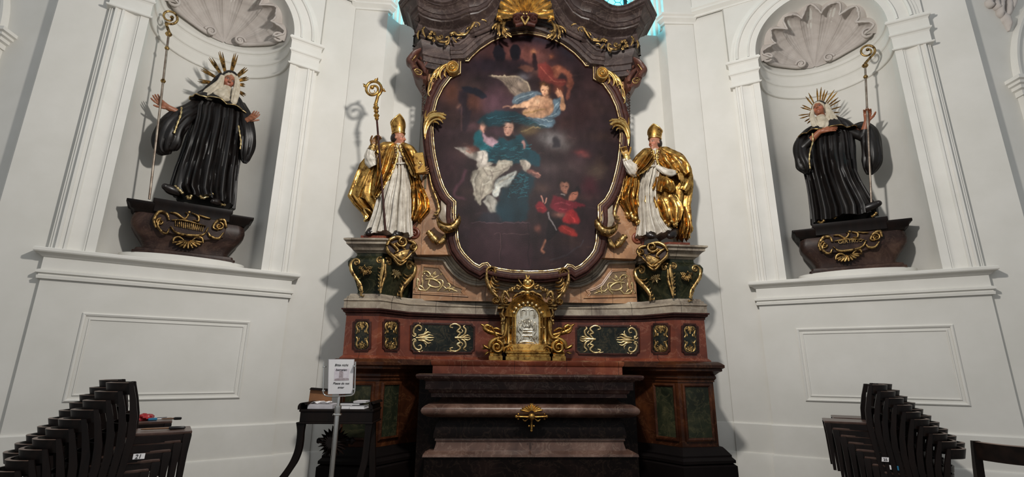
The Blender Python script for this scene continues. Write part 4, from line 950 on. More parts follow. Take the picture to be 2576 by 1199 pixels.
prof = [(-.05, z0-.2)]+[(.03+.17*cos(a), rc+rr*1.02*sin(a)) for a in [PI/2-PI*i/10 for i in range(11)]]
b = MB(); b.sweep(prof, tri(rx0, rx1, 5.93)); roll = b.build('roll_moulding', M['brecc'], table, 50)
zb0, zb1, zb2 = zz(1101, 5.78), zz(1113, 5.75), zz(1152, 5.66)
b = MB(); b.sweep([(-.05, rc), (.03, rc), (.05, rc-.1), (.08, rc-.16), (.1, zb0+.03), (.1, zb0-.01), (-.05, zb0-.01)], tri(rx0+.04, rx1-.04, 5.93)); b.build('belly', M['front_dark'], table, 50)
b = MB(); b.sweep([(-.05, zb0), (.1, zb0), (.105, zb1+.01), (.09, zb1), (.09, zb1-.02), (.11, zb1-.09), (.16, zb2+.05), (.2, zb2+.03), (.215, zb2+.025), (.22, zb2), (-.05, zb2)], tri(rx0+.06, rx1-.06, 5.95)); b.build('base', M['brecc'], table, 32)
b = MB(); b.sweep([(-.05, zb2), (.2, zb2), (.2, 0), (-.05, 0)], tri(rx0+.06, rx1-.06, 5.95)); b.build('foot_block', M['front_dark'], table)
o = Orn(yplane(5.72)); 
for i in range(9):
    a = math.radians(20+140*i/8); o.rib([(1337-6*cos(a), 1036-4*sin(a)), (1337-20*cos(a), 1036-13*sin(a)), (1337-30*cos(a), 1036-19*sin(a))], [1.5, 3, 1.2], .03)
o.rib([(1337, 1030), (1337, 1014)], [4, 4.5, 5], .035); o.rib([(1300, 1047), (1318, 1047), (1337, 1048), (1356, 1047), (1374, 1047)], [3, 2.2, 3, 2.2, 3], .035); o.rib([(1337, 1040), (1337, 1060), (1337, 1078)], [3, 2.2, 3], .035)
for sd in (1, -1):
    o.boss(1337+sd*38, 1047, 4); o.boss(1337+sd*33, 1041, 2.6); o.boss(1337+sd*33, 1053, 2.6)
    o.boss(1337+sd*6, 1071, 2.6); o.rib([(1337+sd*8, 1052), (1337+sd*16, 1058), (1337+sd*22, 1054)], [1, 2.4, 1])
o.boss(1337, 1047, 9, .02); o.boss(1337, 1082, 3.4); o.build('gilt_cross', M['gold'], table, 60)

# ---- tabernacle
tab = thing('tabernacle', 'small gilded tabernacle with silver relief door standing on the altar ledge', 'tabernacle', (AX, 6.4, 1.612))
C5 = lambda L: [(1200+x/5.328, 690+y/5.328) for x, y in L]
YT = 6.36; TX = atY(1327, 800, YT).x
kx = yplane(YT).scale(1327, 800)
def tz(y): return atY(1327, y, YT).z
def tX(x): return atY(x, 800, YT).x
b = MB()                                        # curved base with mouldings
def bow(x0, x1, yf, bulge, n=12): return [V((x0, 6.75, 0))]+[V((x0+(x1-x0)*i/n, yf-bulge*sin(PI*i/n), 0)) for i in range(n+1)]+[V((x1, 6.75, 0))]
bx0, bx1 = tX(1273), tX(1383)
zs = 1.612
b.sweep([(-.05, zs), (.0, zs), (.0, zs+.05), (-.012, zs+.06), (-.012, zs+.085), (.004, zs+.095), (.004, zs+.11), (-.02, zs+.125), (-.03, zs+.2), (-.05, zs+.21), (-.3, zs+.21)], bow(bx0, bx1, 6.32, .06)); b.build('base', M['gold'], tab, 35)
for sd in (1, -1):
    b = MB(); xa = TX+sd*.40; b.sweep([(-.05, zs), (0, zs), (0, zs+.06), (-.012, zs+.065), (-.012, zs+.09), (.002, zs+.1), (-.02, zs+.115), (-.02, zs+.19), (0, zs+.2), (-.1, zs+.21)], [V((xa-.085, 6.75, 0)), V((xa-.085, 6.36, 0)), V((xa+.085, 6.36, 0)), V((xa+.085, 6.75, 0))]); b.build('side_plinth', M['gold'], tab, 35)
b = MB(); hw = .20; z1 = tz(790)                 # body, concave wings
b.loft([[V((TX+x, y, z)) for x, y in ((-hw-.14, 6.8), (-hw-.12, 6.55), (-hw-.04, 6.47), (-hw, 6.40), (hw, 6.40), (hw+.04, 6.47), (hw+.12, 6.55), (hw+.14, 6.8))] for z in (zs+.18, z1)]); b.build('body', M['gold'], tab, 35)
zd0, zd1, dw = tz(868), tz(798), .145
door = MB(); ptsd = [(TX-dw, zd0), (TX+dw, zd0), (TX+dw, zd1)]+[(TX+dw*cos(PI*i/14), zd1+dw*1.0*sin(PI*i/14)) for i in range(1, 14)]+[(TX-dw, zd1)]
door.prism(ptsd, lambda u, z, h: V((u, 6.39-h, z)), -.03, .02); dr = door.build('door', M['silver'], tab, 35)
o = Orn(yplane(6.37)); random.seed(5)             # the relief: a table with a company round it under a doorway
S5 = lambda x, y: (1200+x/5.328, 690+y/5.328)
for x, y in ((670, 600), (610, 625), (730, 625), (570, 650), (775, 650), (640, 640), (700, 640), (555, 690), (790, 690), (590, 680), (750, 680)):
    px, py = S5(x, y); o.boss(px, py, 3.2, .0, .9); o.rib([(px, py+2), (px+random.uniform(-2, 2), py+8), (px+random.uniform(-3, 3), py+13)], [2.5, 3.6, 2.5], .016)
for L in ([(620, 740), (750, 740)], [(610, 770), (740, 770)], [(600, 820), (740, 820)]): o.rib([S5(*p) for p in L], [3, 3, 3], .014)
for L in ([(560, 760), (600, 820), (560, 900)], [(790, 760), (750, 830), (800, 900)], [(540, 820), (560, 880), (530, 930)], [(700, 820), (720, 870), (690, 900)], [(800, 830), (780, 880), (810, 930)], [(620, 830), (600, 890), (640, 890)], [(570, 910), (660, 900), (760, 910)]):
    o.rib([S5(*p) for p in L], [2, 3.4, 2], .014)
q = [o.pl.px(*S5(*p)) for p in ((655, 470), (705, 470), (705, 600), (655, 600))]; o.prism(q, o.pl, -.02, .012)
for sd in (1, -1): o.rib([S5(680+sd*30, 480), S5(680+sd*60, 470), S5(680+sd*90, 490), S5(680+sd*85, 560)], [2, 2.4, 2.4, 1.6], .014); o.rib([S5(680+sd*85, 580), S5(680+sd*88, 540)], [2.5, 2, 1.5], .012)
o.rib([S5(660, 545), S5(662, 490), S5(680, 475), S5(698, 490), S5(700, 545)], [1.4, 1.4, 1.4], .02); o.boss(*S5(680, 690), 8, .0, .4)
o.build('relief', M['silver'], dr, 60)
o = Orn(yplane(6.37)); e = o.uz([(1296, 866), (1296, 800)]); 
o.ribm([(TX-dw-.012, zd0), (TX-dw-.012, zd1)]+[(TX-(dw+.012)*cos(PI*i/12), zd1+(dw+.012)*sin(PI*i/12)) for i in range(1, 12)]+[(TX+dw+.012, zd1), (TX+dw+.012, zd0)], [.014]*3, [.025]*3)
for sd in (1, -1):
    X = lambda x: 1327+sd*x
    o.rib([(X(2), 872), (X(14), 869), (X(26), 873), (X(34), 870)], [2, 3, 2.4, 1.2], .03)
o.boss(1327, 873, 4, .01); o.rib([(1320, 889), (1327, 886), (1334, 889)], [1, 2.4, 1], .02); o.build('door_surround', M['gold_bright'], dr, 60)
for sd in (1, -1):
    X = lambda x: 1327+sd*x
    b = MB()
    for x, r in ((.235, .022), (.30, .04)):      # flanking columns
        zb_, zt_ = zs+.21, tz(785)
        b.lathe([(r*1.5, zb_), (r*1.5, zb_+.03), (r, zb_+.05), (r*.9, zt_-.06), (r*1.3, zt_-.05), (r*1.3, zt_-.03), (r*1.7, zt_)], (TX+sd*x, 6.44+(x-.235)*.8, 0), 16)
    b.build('column', M['gold_bright'], tab, 50)
    o = Orn(yplane(6.36))
    o.rib([(X(37), 782), (X(38), 820), (X(38), 866)], [1.6, 1.4, 1.2], .03)
    for y in (790, 820, 855): o.boss(X(38), y, 4); o.boss(X(34), y+4, 3); o.boss(X(42), y+4, 3); o.boss(X(38), y+8, 3)
    o.spiral(X(37), 779, 7, 90, 1.4*sd, 2.4, .03); o.spiral(X(48), 785, 7, 90, -1.4*sd, 2.4, .03)
    o.build('gilt_drop', M['gold_old'], tab, 60); o = Orn(yplane(6.36))
    o.rib([(X(60), 776), (X(64), 790), (X(58), 800), (X(63), 812)], [2, 4, 3, 1.5], .04)
    for y in (795, 806, 813): o.boss(X(64), y, 3.6)
    o.build('gilt_drop', M['gold_old'], tab, 60)
    # big side scrolls
    o = Orn(yplane(6.38)); o.spiral(X(77), 873, 17, 90, 1.6*sd, 5, .06); o.rib([(X(60), 850), (X(78), 852), (X(92), 862), (X(96), 876)], [3, 6, 7, 4], .06)
    o.rib([(X(52), 800), (X(56), 838), (X(66), 850), (X(78), 844), (X(88), 826)], [3, 5, 5, 4, 2], .06)
    o.rib([(X(64), 842), (X(82), 838), (X(100), 832), (X(108), 824), (X(102), 818), (X(92), 822)], [4, 6, 6, 5, 3], .05)
    o.spiral(X(98), 828, 11, 0, -1.4*sd, 3, .05); o.rib([(X(104), 832), (X(110), 820), (X(118), 815)], [2, 4, 1.4], .04); o.rib([(X(66), 832), (X(78), 826), (X(90), 828)], [2, 4, 2], .05)
    o.leaf(X(86), 836, 90-sd*50, 16, 4, lobes=2); o.rib([(X(94), 878), (X(106), 872), (X(112), 866)], [3, 4.5, 1.2], .05); o.leaf(X(100), 874, 90-sd*90, 16, 4.5, lobes=2); o.leaf(X(98), 884, -90-sd*-60, 14, 4, lobes=2)
    o.rib([(X(92), 858), (X(88), 866), (X(82), 878)], [2, 3, 2], .05)
    o.spiral(X(47), 882, 11, 90, 1.5*sd, 4, .07); o.rib([(X(36), 868), (X(46), 870), (X(58), 876), (X(60), 886)], [2, 4, 4, 2], .06); o.rib([(X(36), 800), (X(36), 840), (X(34), 872)], [1.6, 2, 2.4], .04)
    o.build('gilt_scroll', M['gold'], tab, 60)
# canopy: hooded arch, cornice, crowning heart with garlands
b = MB(); n = 24
for (ra, ya), (rb, yb) in (((.15, 6.37), (.235, 6.30)), ((.235, 6.30), (.28, 6.24)), ((.28, 6.24), (.29, 6.26)), ((.29, 6.26), (.28, 6.6))):
    b.loft([[V((TX+r*cos(PI*i/n), y, zd1+.0+r*.98*sin(PI*i/n))) for i in range(n+1)] for r, y in ((ra, ya), (rb, yb))], False)
b.build('hood', M['gold'], tab, 50)
o = Orn(yplane(6.32))
for i in range(9): a = PI*(i+1)/10; o.bossm((TX+.185*cos(a), zd1+.185*sin(a)), .022)
o.build('hood_rosettes', M['gold_pale'], tab, 60)
b = MB()
for sd in (1, -1):
    p = [V((TX+sd*.23, 6.36, tz(766))), V((TX+sd*.37, 6.46, tz(764)))]
    b.box(min(p[0].x, p[1].x), max(p[0].x, p[1].x)+.03*(sd > 0), 6.34, 6.75, tz(770), tz(764), .008); b.box(TX+sd*.31-.075, TX+sd*.31+.075, 6.37, 6.75, tz(777), tz(770), .006)
b.build('cornice', M['gold_old'], tab, 35)
o = Orn(yplane(6.3))
for sd in (1, -1):
    X = lambda x: 1327+sd*x
    o.rib([(X(3), 735), (X(12), 734), (X(20), 738), (X(34), 745), (X(38), 757)], [3, 4, 3.4, 3.4, 2], .05); o.spiral(X(13), 739, 7, 90, 1.2*sd, 2.4, .04)
    o.rib([(X(62), 766), (X(64), 748), (X(58), 734), (X(50), 742), (X(46), 752)], [2, 4.5, 5, 4, 2], .05); o.spiral(X(56), 758, 8, 200, 1.4*sd, 2.6, .04)
    random.seed(7)
    for i in range(26):                          # garland
        f = i/25; o.boss(X(14+48*f+random.uniform(-3, 3)), 722+22*f*f+random.uniform(-5, 5), random.uniform(2, 4.2), random.uniform(0, .03))
    for i in range(5): o.leaf(X(18+9*i), 724+3*i, 90-sd*(20+12*i), 10, 3, lobes=2)
    o.rib([(X(-24), 698), (X(-21), 706), (X(-14), 716)] if sd > 0 else [(1350, 712), (1344, 716), (1338, 722)], [.8, 2, 2], .03)
o.build('garland', M['gold_old'], tab, 60)
o = Orn(yplane(6.26)); o.boss(1327, 712, 11, 0, .9); o.boss(1322, 708, 6, .03); o.boss(1333, 708, 6, .03); o.rib([(1314, 718), (1327, 726), (1341, 717), (1340, 706)], [3, 5, 4, 1.5], .05)
o.rib([(1325, 702), (1324, 695), (1321, 690)], [3, 3, .8], .03); o.rib([(1328, 702), (1331, 696), (1329, 692)], [2, 2, .6], .03); o.boss(1327, 735, 7, 0, .7); o.build('sacred_heart', M['gold_bright'], tab, 60)
# ------------------------------------------------------------------ the painting
YC = 6.46
def in_poly(P, poly):
    x, y = P[:, 0], P[:, 1]; r = np.zeros(len(P), bool); n = len(poly)
    for i in range(n):
        x0, y0 = poly[i-1]; x1, y1 = poly[i]
        if y0 == y1: continue
        c = ((y0 > y) != (y1 > y)) & (x < (x1-x0)*(y-y0)/(y1-y0)+x0); r ^= c
    return r
def seg_dist(P, a, b):
    a = np.array(a, float); b = np.array(b, float); d = b-a; t = np.clip(((P-a)@d)/max(d@d, 1e-9), 0, 1)
    return np.hypot(*(P-a-t[:, None]*d).T)
class Canvas:
    def __init__(s, P, base): s.P = P; s.C = np.tile(np.array(lin(base)), (len(P), 1)); s.rng = np.random.default_rng(4)
    def mix(s, m, col): m = m[:, None]; s.C = s.C*(1-m)+np.array(lin(col))*m
    def blob(s, x, y, rx, ry, col, a=1, p=2): 
        d = ((s.P[:, 0]-x)/rx)**2+((s.P[:, 1]-y)/ry)**2; s.mix(a*np.exp(-d**(p/2)*1.1), col)
    def poly(s, pts, col, soft=1.2, a=1):
        pts = [(x, y) for x, y in pts]; n = len(pts)
        x0 = min(p[0] for p in pts)-6*soft; x1 = max(p[0] for p in pts)+6*soft; y0 = min(p[1] for p in pts)-6*soft; y1 = max(p[1] for p in pts)+6*soft
        k = np.where((s.P[:, 0] > x0) & (s.P[:, 0] < x1) & (s.P[:, 1] > y0) & (s.P[:, 1] < y1))[0]
        Q = s.P[k]; d = np.full(len(k), 1e9)
        sp = smooth(pts+[pts[0]], 4)[:-1]
        for i in range(len(sp)): d = np.minimum(d, seg_dist(Q, sp[i-1], sp[i]))
        d = np.where(in_poly(Q, sp), d, -d); m = np.zeros(len(s.P)); m[k] = a/(1+np.exp(-np.clip(d/soft*1.6, -30, 30))); s.mix(m, col)
    def stroke(s, pts, w, col, a=1):
        sp = smooth(pts, 5); d = np.full(len(s.P), 1e9)
        for i in range(len(sp)-1): d = np.minimum(d, seg_dist(s.P, sp[i], sp[i+1]))
        s.mix(a*np.exp(-(d/w)**2), col)
def paint():
    fx = [p[0] for p in FP]; fz = [p[1] for p in FP]
    x0, x1, zz0, zz1 = min(fx)-.03, max(fx)+.03, min(fz)-.03, max(fz)+.03
    nx, nz = 380, 480
    gx = np.linspace(x0, x1, nx); gz = np.linspace(zz0, zz1, nz)
    X, Z = np.meshgrid(gx, gz)                    # rows along z
    W_ = np.stack([X.ravel(), np.full(X.size, YC), Z.ravel()], 1)-np.array(CAM)
    dz = W_@np.array(Fw); P = np.stack([1288+FPX*(W_@np.array(Rt))/dz, 599.5-FPX*(W_@np.array(Up))/dz], 1)
    gw = np.random.default_rng(21)                # a loose, hand-painted outline
    def soft_noise(k):
        a = gw.standard_normal((k+2, k+2)); yi = np.linspace(0, k-1e-3, nz); xi = np.linspace(0, k-1e-3, nx); y0 = yi.astype(int); q0 = xi.astype(int); fy = yi-y0; fy = (fy*fy*(3-2*fy))[:, None]; f2 = xi-q0; f2 = (f2*f2*(3-2*f2))[None]
        return ((a[y0][:, q0]*(1-f2)+a[y0][:, q0+1]*f2)*(1-fy)+(a[y0+1][:, q0]*(1-f2)+a[y0+1][:, q0+1]*f2)*fy).ravel()
    P = P+np.stack([1.5*soft_noise(28)+.9*soft_noise(80), 1.5*soft_noise(30)+.9*soft_noise(90)], 1)
    c = Canvas(P, (48, 35, 38))
    A = lambda L: [(1100+x/3.867, 90+y/3.867) for x, y in L]
    B = lambda L: [(1100+x/3.867, 380+y/3.867) for x, y in L]
    def ab(x, y, rx, ry, col, a=1): q = A([(x, y)])[0]; c.blob(q[0], q[1], rx/3.867, ry/3.867, col, a)
    def bb(x, y, rx, ry, col, a=1): q = B([(x, y)])[0]; c.blob(q[0], q[1], rx/3.867, ry/3.867, col, a)
    rb = np.random.default_rng(33)                # smoky ground of browns and violets
    for i in range(110):
        x, y = 1085+rb.random()*475, 80+rb.random()*610; col = ((78, 56, 52), (66, 50, 56), (34, 26, 32), (86, 64, 54), (42, 34, 42), (70, 48, 46))[rb.integers(6)]
        c.blob(x, y, 14+rb.random()*34, 8+rb.random()*20, col, .20+.25*rb.random())
    for i in range(160):
        x, y = 1085+rb.random()*475, 80+rb.random()*610; a = rb.random()*.8-.4; L_ = 8+rb.random()*16
        c.stroke([(x, y), (x+L_*math.cos(a), y+L_*math.sin(a))], 1.0+rb.random(), ((92, 70, 64), (30, 23, 28), (76, 58, 62))[rb.integers(3)], .22)
    ab(1000, 60, 260, 130, (30, 36, 48), .9); ab(830, 190, 300, 120, (112, 70, 64), .9); ab(940, 165, 26, 26, (176, 120, 90), .8); ab(1300, 150, 150, 120, (32, 32, 42), .8)
    ab(450, 280, 220, 90, (40, 30, 38), .9); ab(330, 500, 160, 90, (66, 52, 50), .8); ab(130, 560, 100, 120, (90, 58, 46), .9); ab(370, 640, 80, 90, (106, 66, 48), .95); ab(560, 640, 190, 140, (80, 56, 64), .9)
    ab(150, 800, 160, 150, (56, 40, 38), .7); ab(350, 880, 90, 50, (92, 66, 70), .6); ab(600, 940, 120, 60, (76, 54, 62), .8)
    bb(120, 200, 170, 160, (62, 42, 46), .8); ab(1550, 300, 160, 220, (50, 34, 38), .6); ab(1550, 700, 140, 200, (58, 42, 42), .6)
    c.poly(A([(545, 190), (550, 120), (578, 85), (620, 95), (655, 150), (662, 230), (640, 250), (580, 250)]), (28, 25, 32), 1.5)
    c.poly(A([(705, 140), (735, 92), (790, 98), (812, 160), (805, 235), (730, 245), (706, 190)]), (27, 25, 32), 1.5)
    c.poly(A([(440, 230), (580, 235), (820, 230), (900, 260), (930, 330), (860, 380), (600, 350), (440, 330)]), (40, 31, 38), 3, .9); c.stroke(A([(670, 110), (720, 230)]), 1, (98, 64, 58), .6); c.stroke(A([(860, 90), (850, 230)]), 1, (98, 64, 58), .6)
    c.poly(A([(925, 180), (965, 180), (975, 330), (920, 300)]), (40, 28, 32), 1.5); c.poly(A([(800, 320), (870, 280), (930, 310), (900, 350)]), (110, 74, 62), 2, .7)
    c.poly(A([(250, 500), (330, 490), (460, 555), (475, 595), (400, 602), (300, 562), (250, 620)]), (32, 32, 42), 1.5)
    c.poly(A([(220, 540), (300, 560), (290, 700), (335, 740), (300, 900), (250, 930), (235, 760), (195, 700)]), (44, 34, 40), 2.5); c.stroke(A([(240, 700), (235, 800), (240, 920)]), 2, (86, 64, 64), .5); ab(208, 680, 22, 30, (118, 86, 76), .7)
    # wing
    c.poly(A([(520, 395), (640, 382), (780, 390), (850, 430), (905, 520), (890, 560), (800, 600), (735, 575), (690, 500), (610, 430)]), (126, 112, 100), 1.6)
    for i in range(9): c.stroke(A([(560+i*24, 400+i*4), (680+i*20, 460+i*12), (740+i*16, 560-i*3)]), .8, (92, 80, 74), .6)
    c.stroke(A([(540, 394), (680, 388), (800, 405), (870, 470), (900, 530)]), 1.6, (176, 160, 138), .8); ab(840, 400, 60, 34, (108, 106, 112), .6)
    # man among the clouds
    c.poly(A([(1100, 300), (1200, 288), (1290, 350), (1312, 420), (1300, 500), (1265, 480), (1270, 400), (1210, 350), (1150, 410), (1060, 340)]), (128, 78, 62), 2); c.stroke(A([(1290, 370), (1304, 440), (1285, 520), (1270, 610)]), 3.6, (116, 70, 58), .9)
    ab(1110, 235, 46, 48, (56, 38, 40), .9); ab(1110, 205, 26, 20, (150, 94, 72), .8); ab(1180, 320, 30, 24, (158, 104, 80), .6)
    c.poly(A([(980, 280), (1050, 258), (1120, 330), (1150, 400), (1240, 418), (1262, 450), (1200, 490), (1100, 470), (1000, 430)]), (106, 50, 46), 2.2); c.stroke(A([(1010, 300), (1070, 380), (1150, 440)]), 1.4, (140, 78, 66), .7); c.stroke(A([(1100, 430), (1180, 440), (1250, 440)]), 1.4, (134, 80, 66), .7)
    ab(1390, 760, 120, 160, (54, 33, 35), .95); ab(1250, 850, 110, 100, (58, 37, 36), .95); ab(1180, 520, 60, 50, (110, 60, 46), .8)
    # angel
    c.poly(A([(740, 600), (800, 568), (900, 540), (1010, 555), (940, 610), (860, 635), (800, 665), (735, 660)]), (92, 106, 116), 1.6)
    c.poly(A([(1110, 640), (1190, 600), (1205, 650), (1185, 760), (1100, 805), (1050, 795), (1120, 720)]), (94, 112, 124), 1.6); c.poly(A([(880, 790), (1000, 785), (1120, 800), (1145, 850), (1085, 890), (1020, 892), (960, 855)]), (84, 102, 114), 1.6)
    c.poly(A([(900, 620), (975, 578), (1060, 600), (1120, 625), (1125, 700), (1085, 775), (1000, 800), (880, 780), (825, 740), (890, 690)]), (178, 140, 112), 1.5)
    ab(1065, 690, 44, 64, (126, 90, 70), .7); ab(955, 640, 50, 30, (214, 182, 152), .8); ab(930, 740, 60, 30, (196, 158, 122), .6); c.stroke(A([(1010, 620), (1000, 690), (960, 760)]), 1.2, (132, 96, 76), .6); c.stroke(A([(940, 690), (1000, 700), (1050, 690)]), 1, (138, 100, 80), .5)
    c.poly(A([(930, 610), (830, 652), (725, 680), (718, 698), (800, 700), (900, 684), (965, 640)]), (190, 152, 124), 1.3); c.stroke(A([(640, 698), (690, 672), (722, 690)]), 1.8, (140, 106, 92), .8)
    c.poly(A([(1190, 580), (1222, 590), (1245, 700), (1232, 732), (1193, 712), (1198, 640)]), (180, 138, 108), 1.3); c.poly(A([(1140, 560), (1172, 528), (1205, 552), (1218, 590), (1188, 602)]), (172, 126, 100), 1.3); c.stroke(A([(1182, 560), (1168, 510)]), 1.1, (190, 144, 116)); c.stroke(A([(1195, 555), (1195, 530)]), 1, (176, 130, 104))
    ab(1045, 490, 62, 46, (62, 38, 28), .95); c.poly(A([(1000, 490), (1020, 468), (1070, 480), (1088, 530), (1070, 570), (1045, 582), (1020, 560), (1005, 520)]), (194, 152, 122), 1.3); ab(1062, 592, 26, 24, (162, 122, 96), .9)
    ab(1030, 470, 30, 14, (104, 66, 42), .8); c.stroke(A([(1016, 524), (1036, 528)]), .8, (58, 36, 30)); c.stroke(A([(1056, 522), (1072, 520)]), .8, (58, 36, 30)); c.stroke(A([(1046, 528), (1048, 548)]), .8, (150, 108, 84)); c.stroke(A([(1036, 562), (1056, 560)]), .8, (140, 70, 62)); ab(1085, 530, 16, 40, (60, 36, 28), .7)
    for L in ([(1000, 500), (1010, 474), (1040, 462), (1074, 474), (1092, 510)], [(1004, 482), (1030, 468), (1066, 472)], [(1090, 500), (1094, 540), (1084, 566)]): c.stroke(A(L), 2.6, (76, 48, 34), .9)
    c.stroke(A([(1006, 488), (1026, 470), (1052, 466)]), 1, (128, 88, 56), .7)
    for L in ([(648, 880), (664, 852), (700, 842), (736, 856), (748, 900)],): c.stroke(A(L), 3, (32, 24, 26), .9)
    for L in ([(760, 630), (840, 590), (930, 560)], [(1130, 700), (1180, 640)], [(1080, 790), (1150, 760)], [(980, 800), (1080, 830), (1120, 830)], [(1000, 860), (1060, 880)]): c.stroke(A(L), 1.2, (150, 164, 168), .7)
    for L in ([(780, 660), (860, 620), (920, 590)], [(1150, 740), (1190, 680)], [(920, 810), (1000, 850)]): c.stroke(A(L), 1.2, (48, 60, 72), .8)
    c.stroke(A([(840, 745), (940, 735), (1050, 715)]), 2.4, (150, 118, 78), .8)
    # dark mantle above the writing saint, ochre cloth, light cloud and cowled shape
    c.poly(A([(390, 830), (480, 762), (620, 722), (760, 742), (860, 790), (1010, 868), (1075, 892), (1000, 902), (860, 870), (780, 852), (700, 850), (600, 882), (520, 872), (430, 862)]), (26, 54, 62), 2.2)
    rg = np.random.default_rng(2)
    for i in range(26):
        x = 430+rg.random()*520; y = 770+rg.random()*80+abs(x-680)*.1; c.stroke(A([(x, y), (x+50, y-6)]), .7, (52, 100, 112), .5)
    ab(900, 920, 100, 50, (98, 82, 58), .9); c.stroke(A([(820, 930), (900, 890), (1000, 890)]), 1.6, (140, 122, 90), .7); ab(950, 1000, 90, 70, (44, 32, 34), .9)
    ab(1110, 1000, 110, 70, (116, 112, 112), .85); ab(1200, 1060, 90, 60, (96, 92, 92), .6); c.poly(A([(1120, 1080), (1120, 1000), (1150, 970), (1185, 1000), (1195, 1080)]), (46, 42, 46), 2)
    bb(1100, 160, 90, 60, (74, 62, 62), .6); ab(1400, 1130, 60, 24, (106, 52, 52), .7); bb(1440, 40, 50, 24, (112, 62, 60), .6); bb(1550, 200, 100, 70, (90, 76, 66), .7); bb(1480, 340, 80, 100, (72, 34, 42), .8); bb(1300, 150, 120, 60, (66, 54, 54), .6)
    # saint
    ab(755, 890, 66, 70, (34, 25, 28), .95)
    c.poly(A([(370, 950), (422, 915), (450, 1000), (510, 1085), (620, 1100), (560, 1199), (440, 1150), (395, 1080), (345, 1062)]), (26, 88, 96), 2); c.poly(A([(540, 1060), (620, 985), (700, 1015), (800, 960), (852, 1000), (900, 1090), (960, 1230), (470, 1230), (500, 1110)]), (23, 66, 76), 2)
    c.poly(B([(470, 0), (950, 0), (1000, 150), (920, 130), (860, 95), (800, 82), (720, 110), (600, 92), (490, 120)]), (22, 60, 70), 2)
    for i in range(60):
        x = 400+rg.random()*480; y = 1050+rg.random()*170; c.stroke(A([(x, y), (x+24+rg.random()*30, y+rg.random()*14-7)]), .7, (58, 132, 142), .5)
    c.poly(A([(440, 930), (482, 978), (560, 1010), (585, 1040), (510, 1078), (458, 1030)]), (150, 124, 132), 1.6); ab(440, 892, 24, 34, (196, 152, 132), .95); c.stroke(A([(425, 875), (440, 905), (452, 940)]), 2, (190, 140, 124), .9)
    c.poly(A([(652, 890), (688, 852), (732, 866), (738, 910), (716, 952), (680, 968), (655, 930)]), (184, 144, 126), 1.4); ab(710, 935, 26, 26, (138, 98, 88), .6); c.stroke(A([(662, 892), (684, 884)]), .9, (50, 34, 34)); c.stroke(A([(700, 884), (722, 888)]), .9, (50, 34, 34)); c.stroke(A([(668, 900), (662, 922), (672, 926)]), .8, (140, 96, 86)); c.stroke(A([(668, 942), (690, 940)]), .8, (120, 62, 60)); ab(690, 856, 30, 12, (206, 172, 156), .8)
    c.poly(A([(660, 975), (720, 975), (760, 1000), (700, 1012)]), (26, 24, 30), 1.5); c.poly(A([(812, 1030), (840, 1015), (858, 1050), (845, 1090), (830, 1060)]), (170, 130, 124), 1.3, .9)
    c.poly(A([(170, 1085), (300, 1095), (400, 1140), (430, 1210), (370, 1210), (270, 1150)]), (152, 144, 138), 1.4); c.poly(B([(225, -5), (345, 0), (400, 62), (530, 122), (440, 165), (388, 152), (380, 82), (300, 30)]), (168, 160, 150), 1.4)
    ab(335, 1108, 50, 38, (124, 84, 74), .95); c.stroke(A([(290, 1120), (320, 1140)]), 1.6, (150, 106, 92), .8); c.poly(A([(385, 1130), (440, 1115), (478, 1150), (490, 1199), (470, 1245), (420, 1250), (385, 1190)]), (190, 182, 172), 1.4); c.stroke(A([(430, 1130), (440, 1180), (430, 1230)]), 1.2, (130, 122, 116), .7)
    # white habit
    c.poly(B([(400, 162), (460, 150), (560, 140), (590, 92), (725, 104), (700, 165), (640, 215), (560, 290), (550, 365), (500, 432), (430, 465), (415, 520), (380, 480), (350, 420), (360, 380), (335, 285), (345, 210)]), (172, 164, 150), 1.3)
    c.poly(B([(580, 285), (700, 222), (772, 198), (725, 290), (690, 352), (620, 362), (590, 442), (536, 432), (552, 350)]), (186, 188, 182), 1.4)
    c.poly(B([(445, 485), (500, 440), (560, 470), (600, 570), (515, 598), (478, 540)]), (152, 148, 140), 1.3); c.poly(B([(585, 570), (625, 590), (612, 662), (600, 620)]), (124, 116, 114), 1.3)
    for L, w in (([(400, 200), (365, 300), (385, 430)], 1.6), ([(520, 180), (540, 260), (470, 310), (435, 440)], 1.4), ([(650, 190), (560, 285), (545, 370)], 1.6), ([(450, 160), (480, 210), (540, 240)], 1.2), ([(520, 200), (620, 190), (700, 150)], 1.2), ([(440, 300), (420, 380), (430, 460)], 1), ([(600, 300), (680, 270), (740, 220)], 1.2), ([(490, 470), (520, 560)], 1)): c.stroke(B(L), w*1.5, (118, 108, 100), .65)
    for L in ([(600, 120), (690, 118)], [(375, 230), (350, 300), (365, 380)], [(500, 230), (520, 280), (450, 330)], [(470, 160), (530, 180)], [(580, 330), (640, 290), (700, 250)], [(520, 360), (480, 410)], [(560, 410), (600, 350)]): c.stroke(B(L), 2.4, (206, 200, 186), .6)
    c.poly(B([(810, 100), (862, 82), (905, 130), (890, 182), (862, 205), (820, 150)]), (172, 162, 150), 1.3); c.poly(B([(880, 180), (922, 180), (992, 222), (982, 262), (930, 262), (888, 222)]), (126, 88, 80), 1.3); c.stroke(B([(940, 205), (998, 236)]), 1, (170, 126, 112)); c.stroke(B([(930, 250), (975, 262)]), 1, (160, 116, 104))
    c.poly(B([(620, 372), (720, 300), (800, 200), (880, 205), (965, 262), (905, 400), (880, 600), (840, 690), (640, 690), (560, 570), (600, 470)]), (24, 48, 57), 3)
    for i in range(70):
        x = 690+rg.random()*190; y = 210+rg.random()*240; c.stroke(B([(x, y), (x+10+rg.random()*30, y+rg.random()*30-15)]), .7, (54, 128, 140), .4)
    c.poly(B([(440, 600), (560, 590), (640, 690), (400, 690)]), (36, 40, 48), 3, .7)
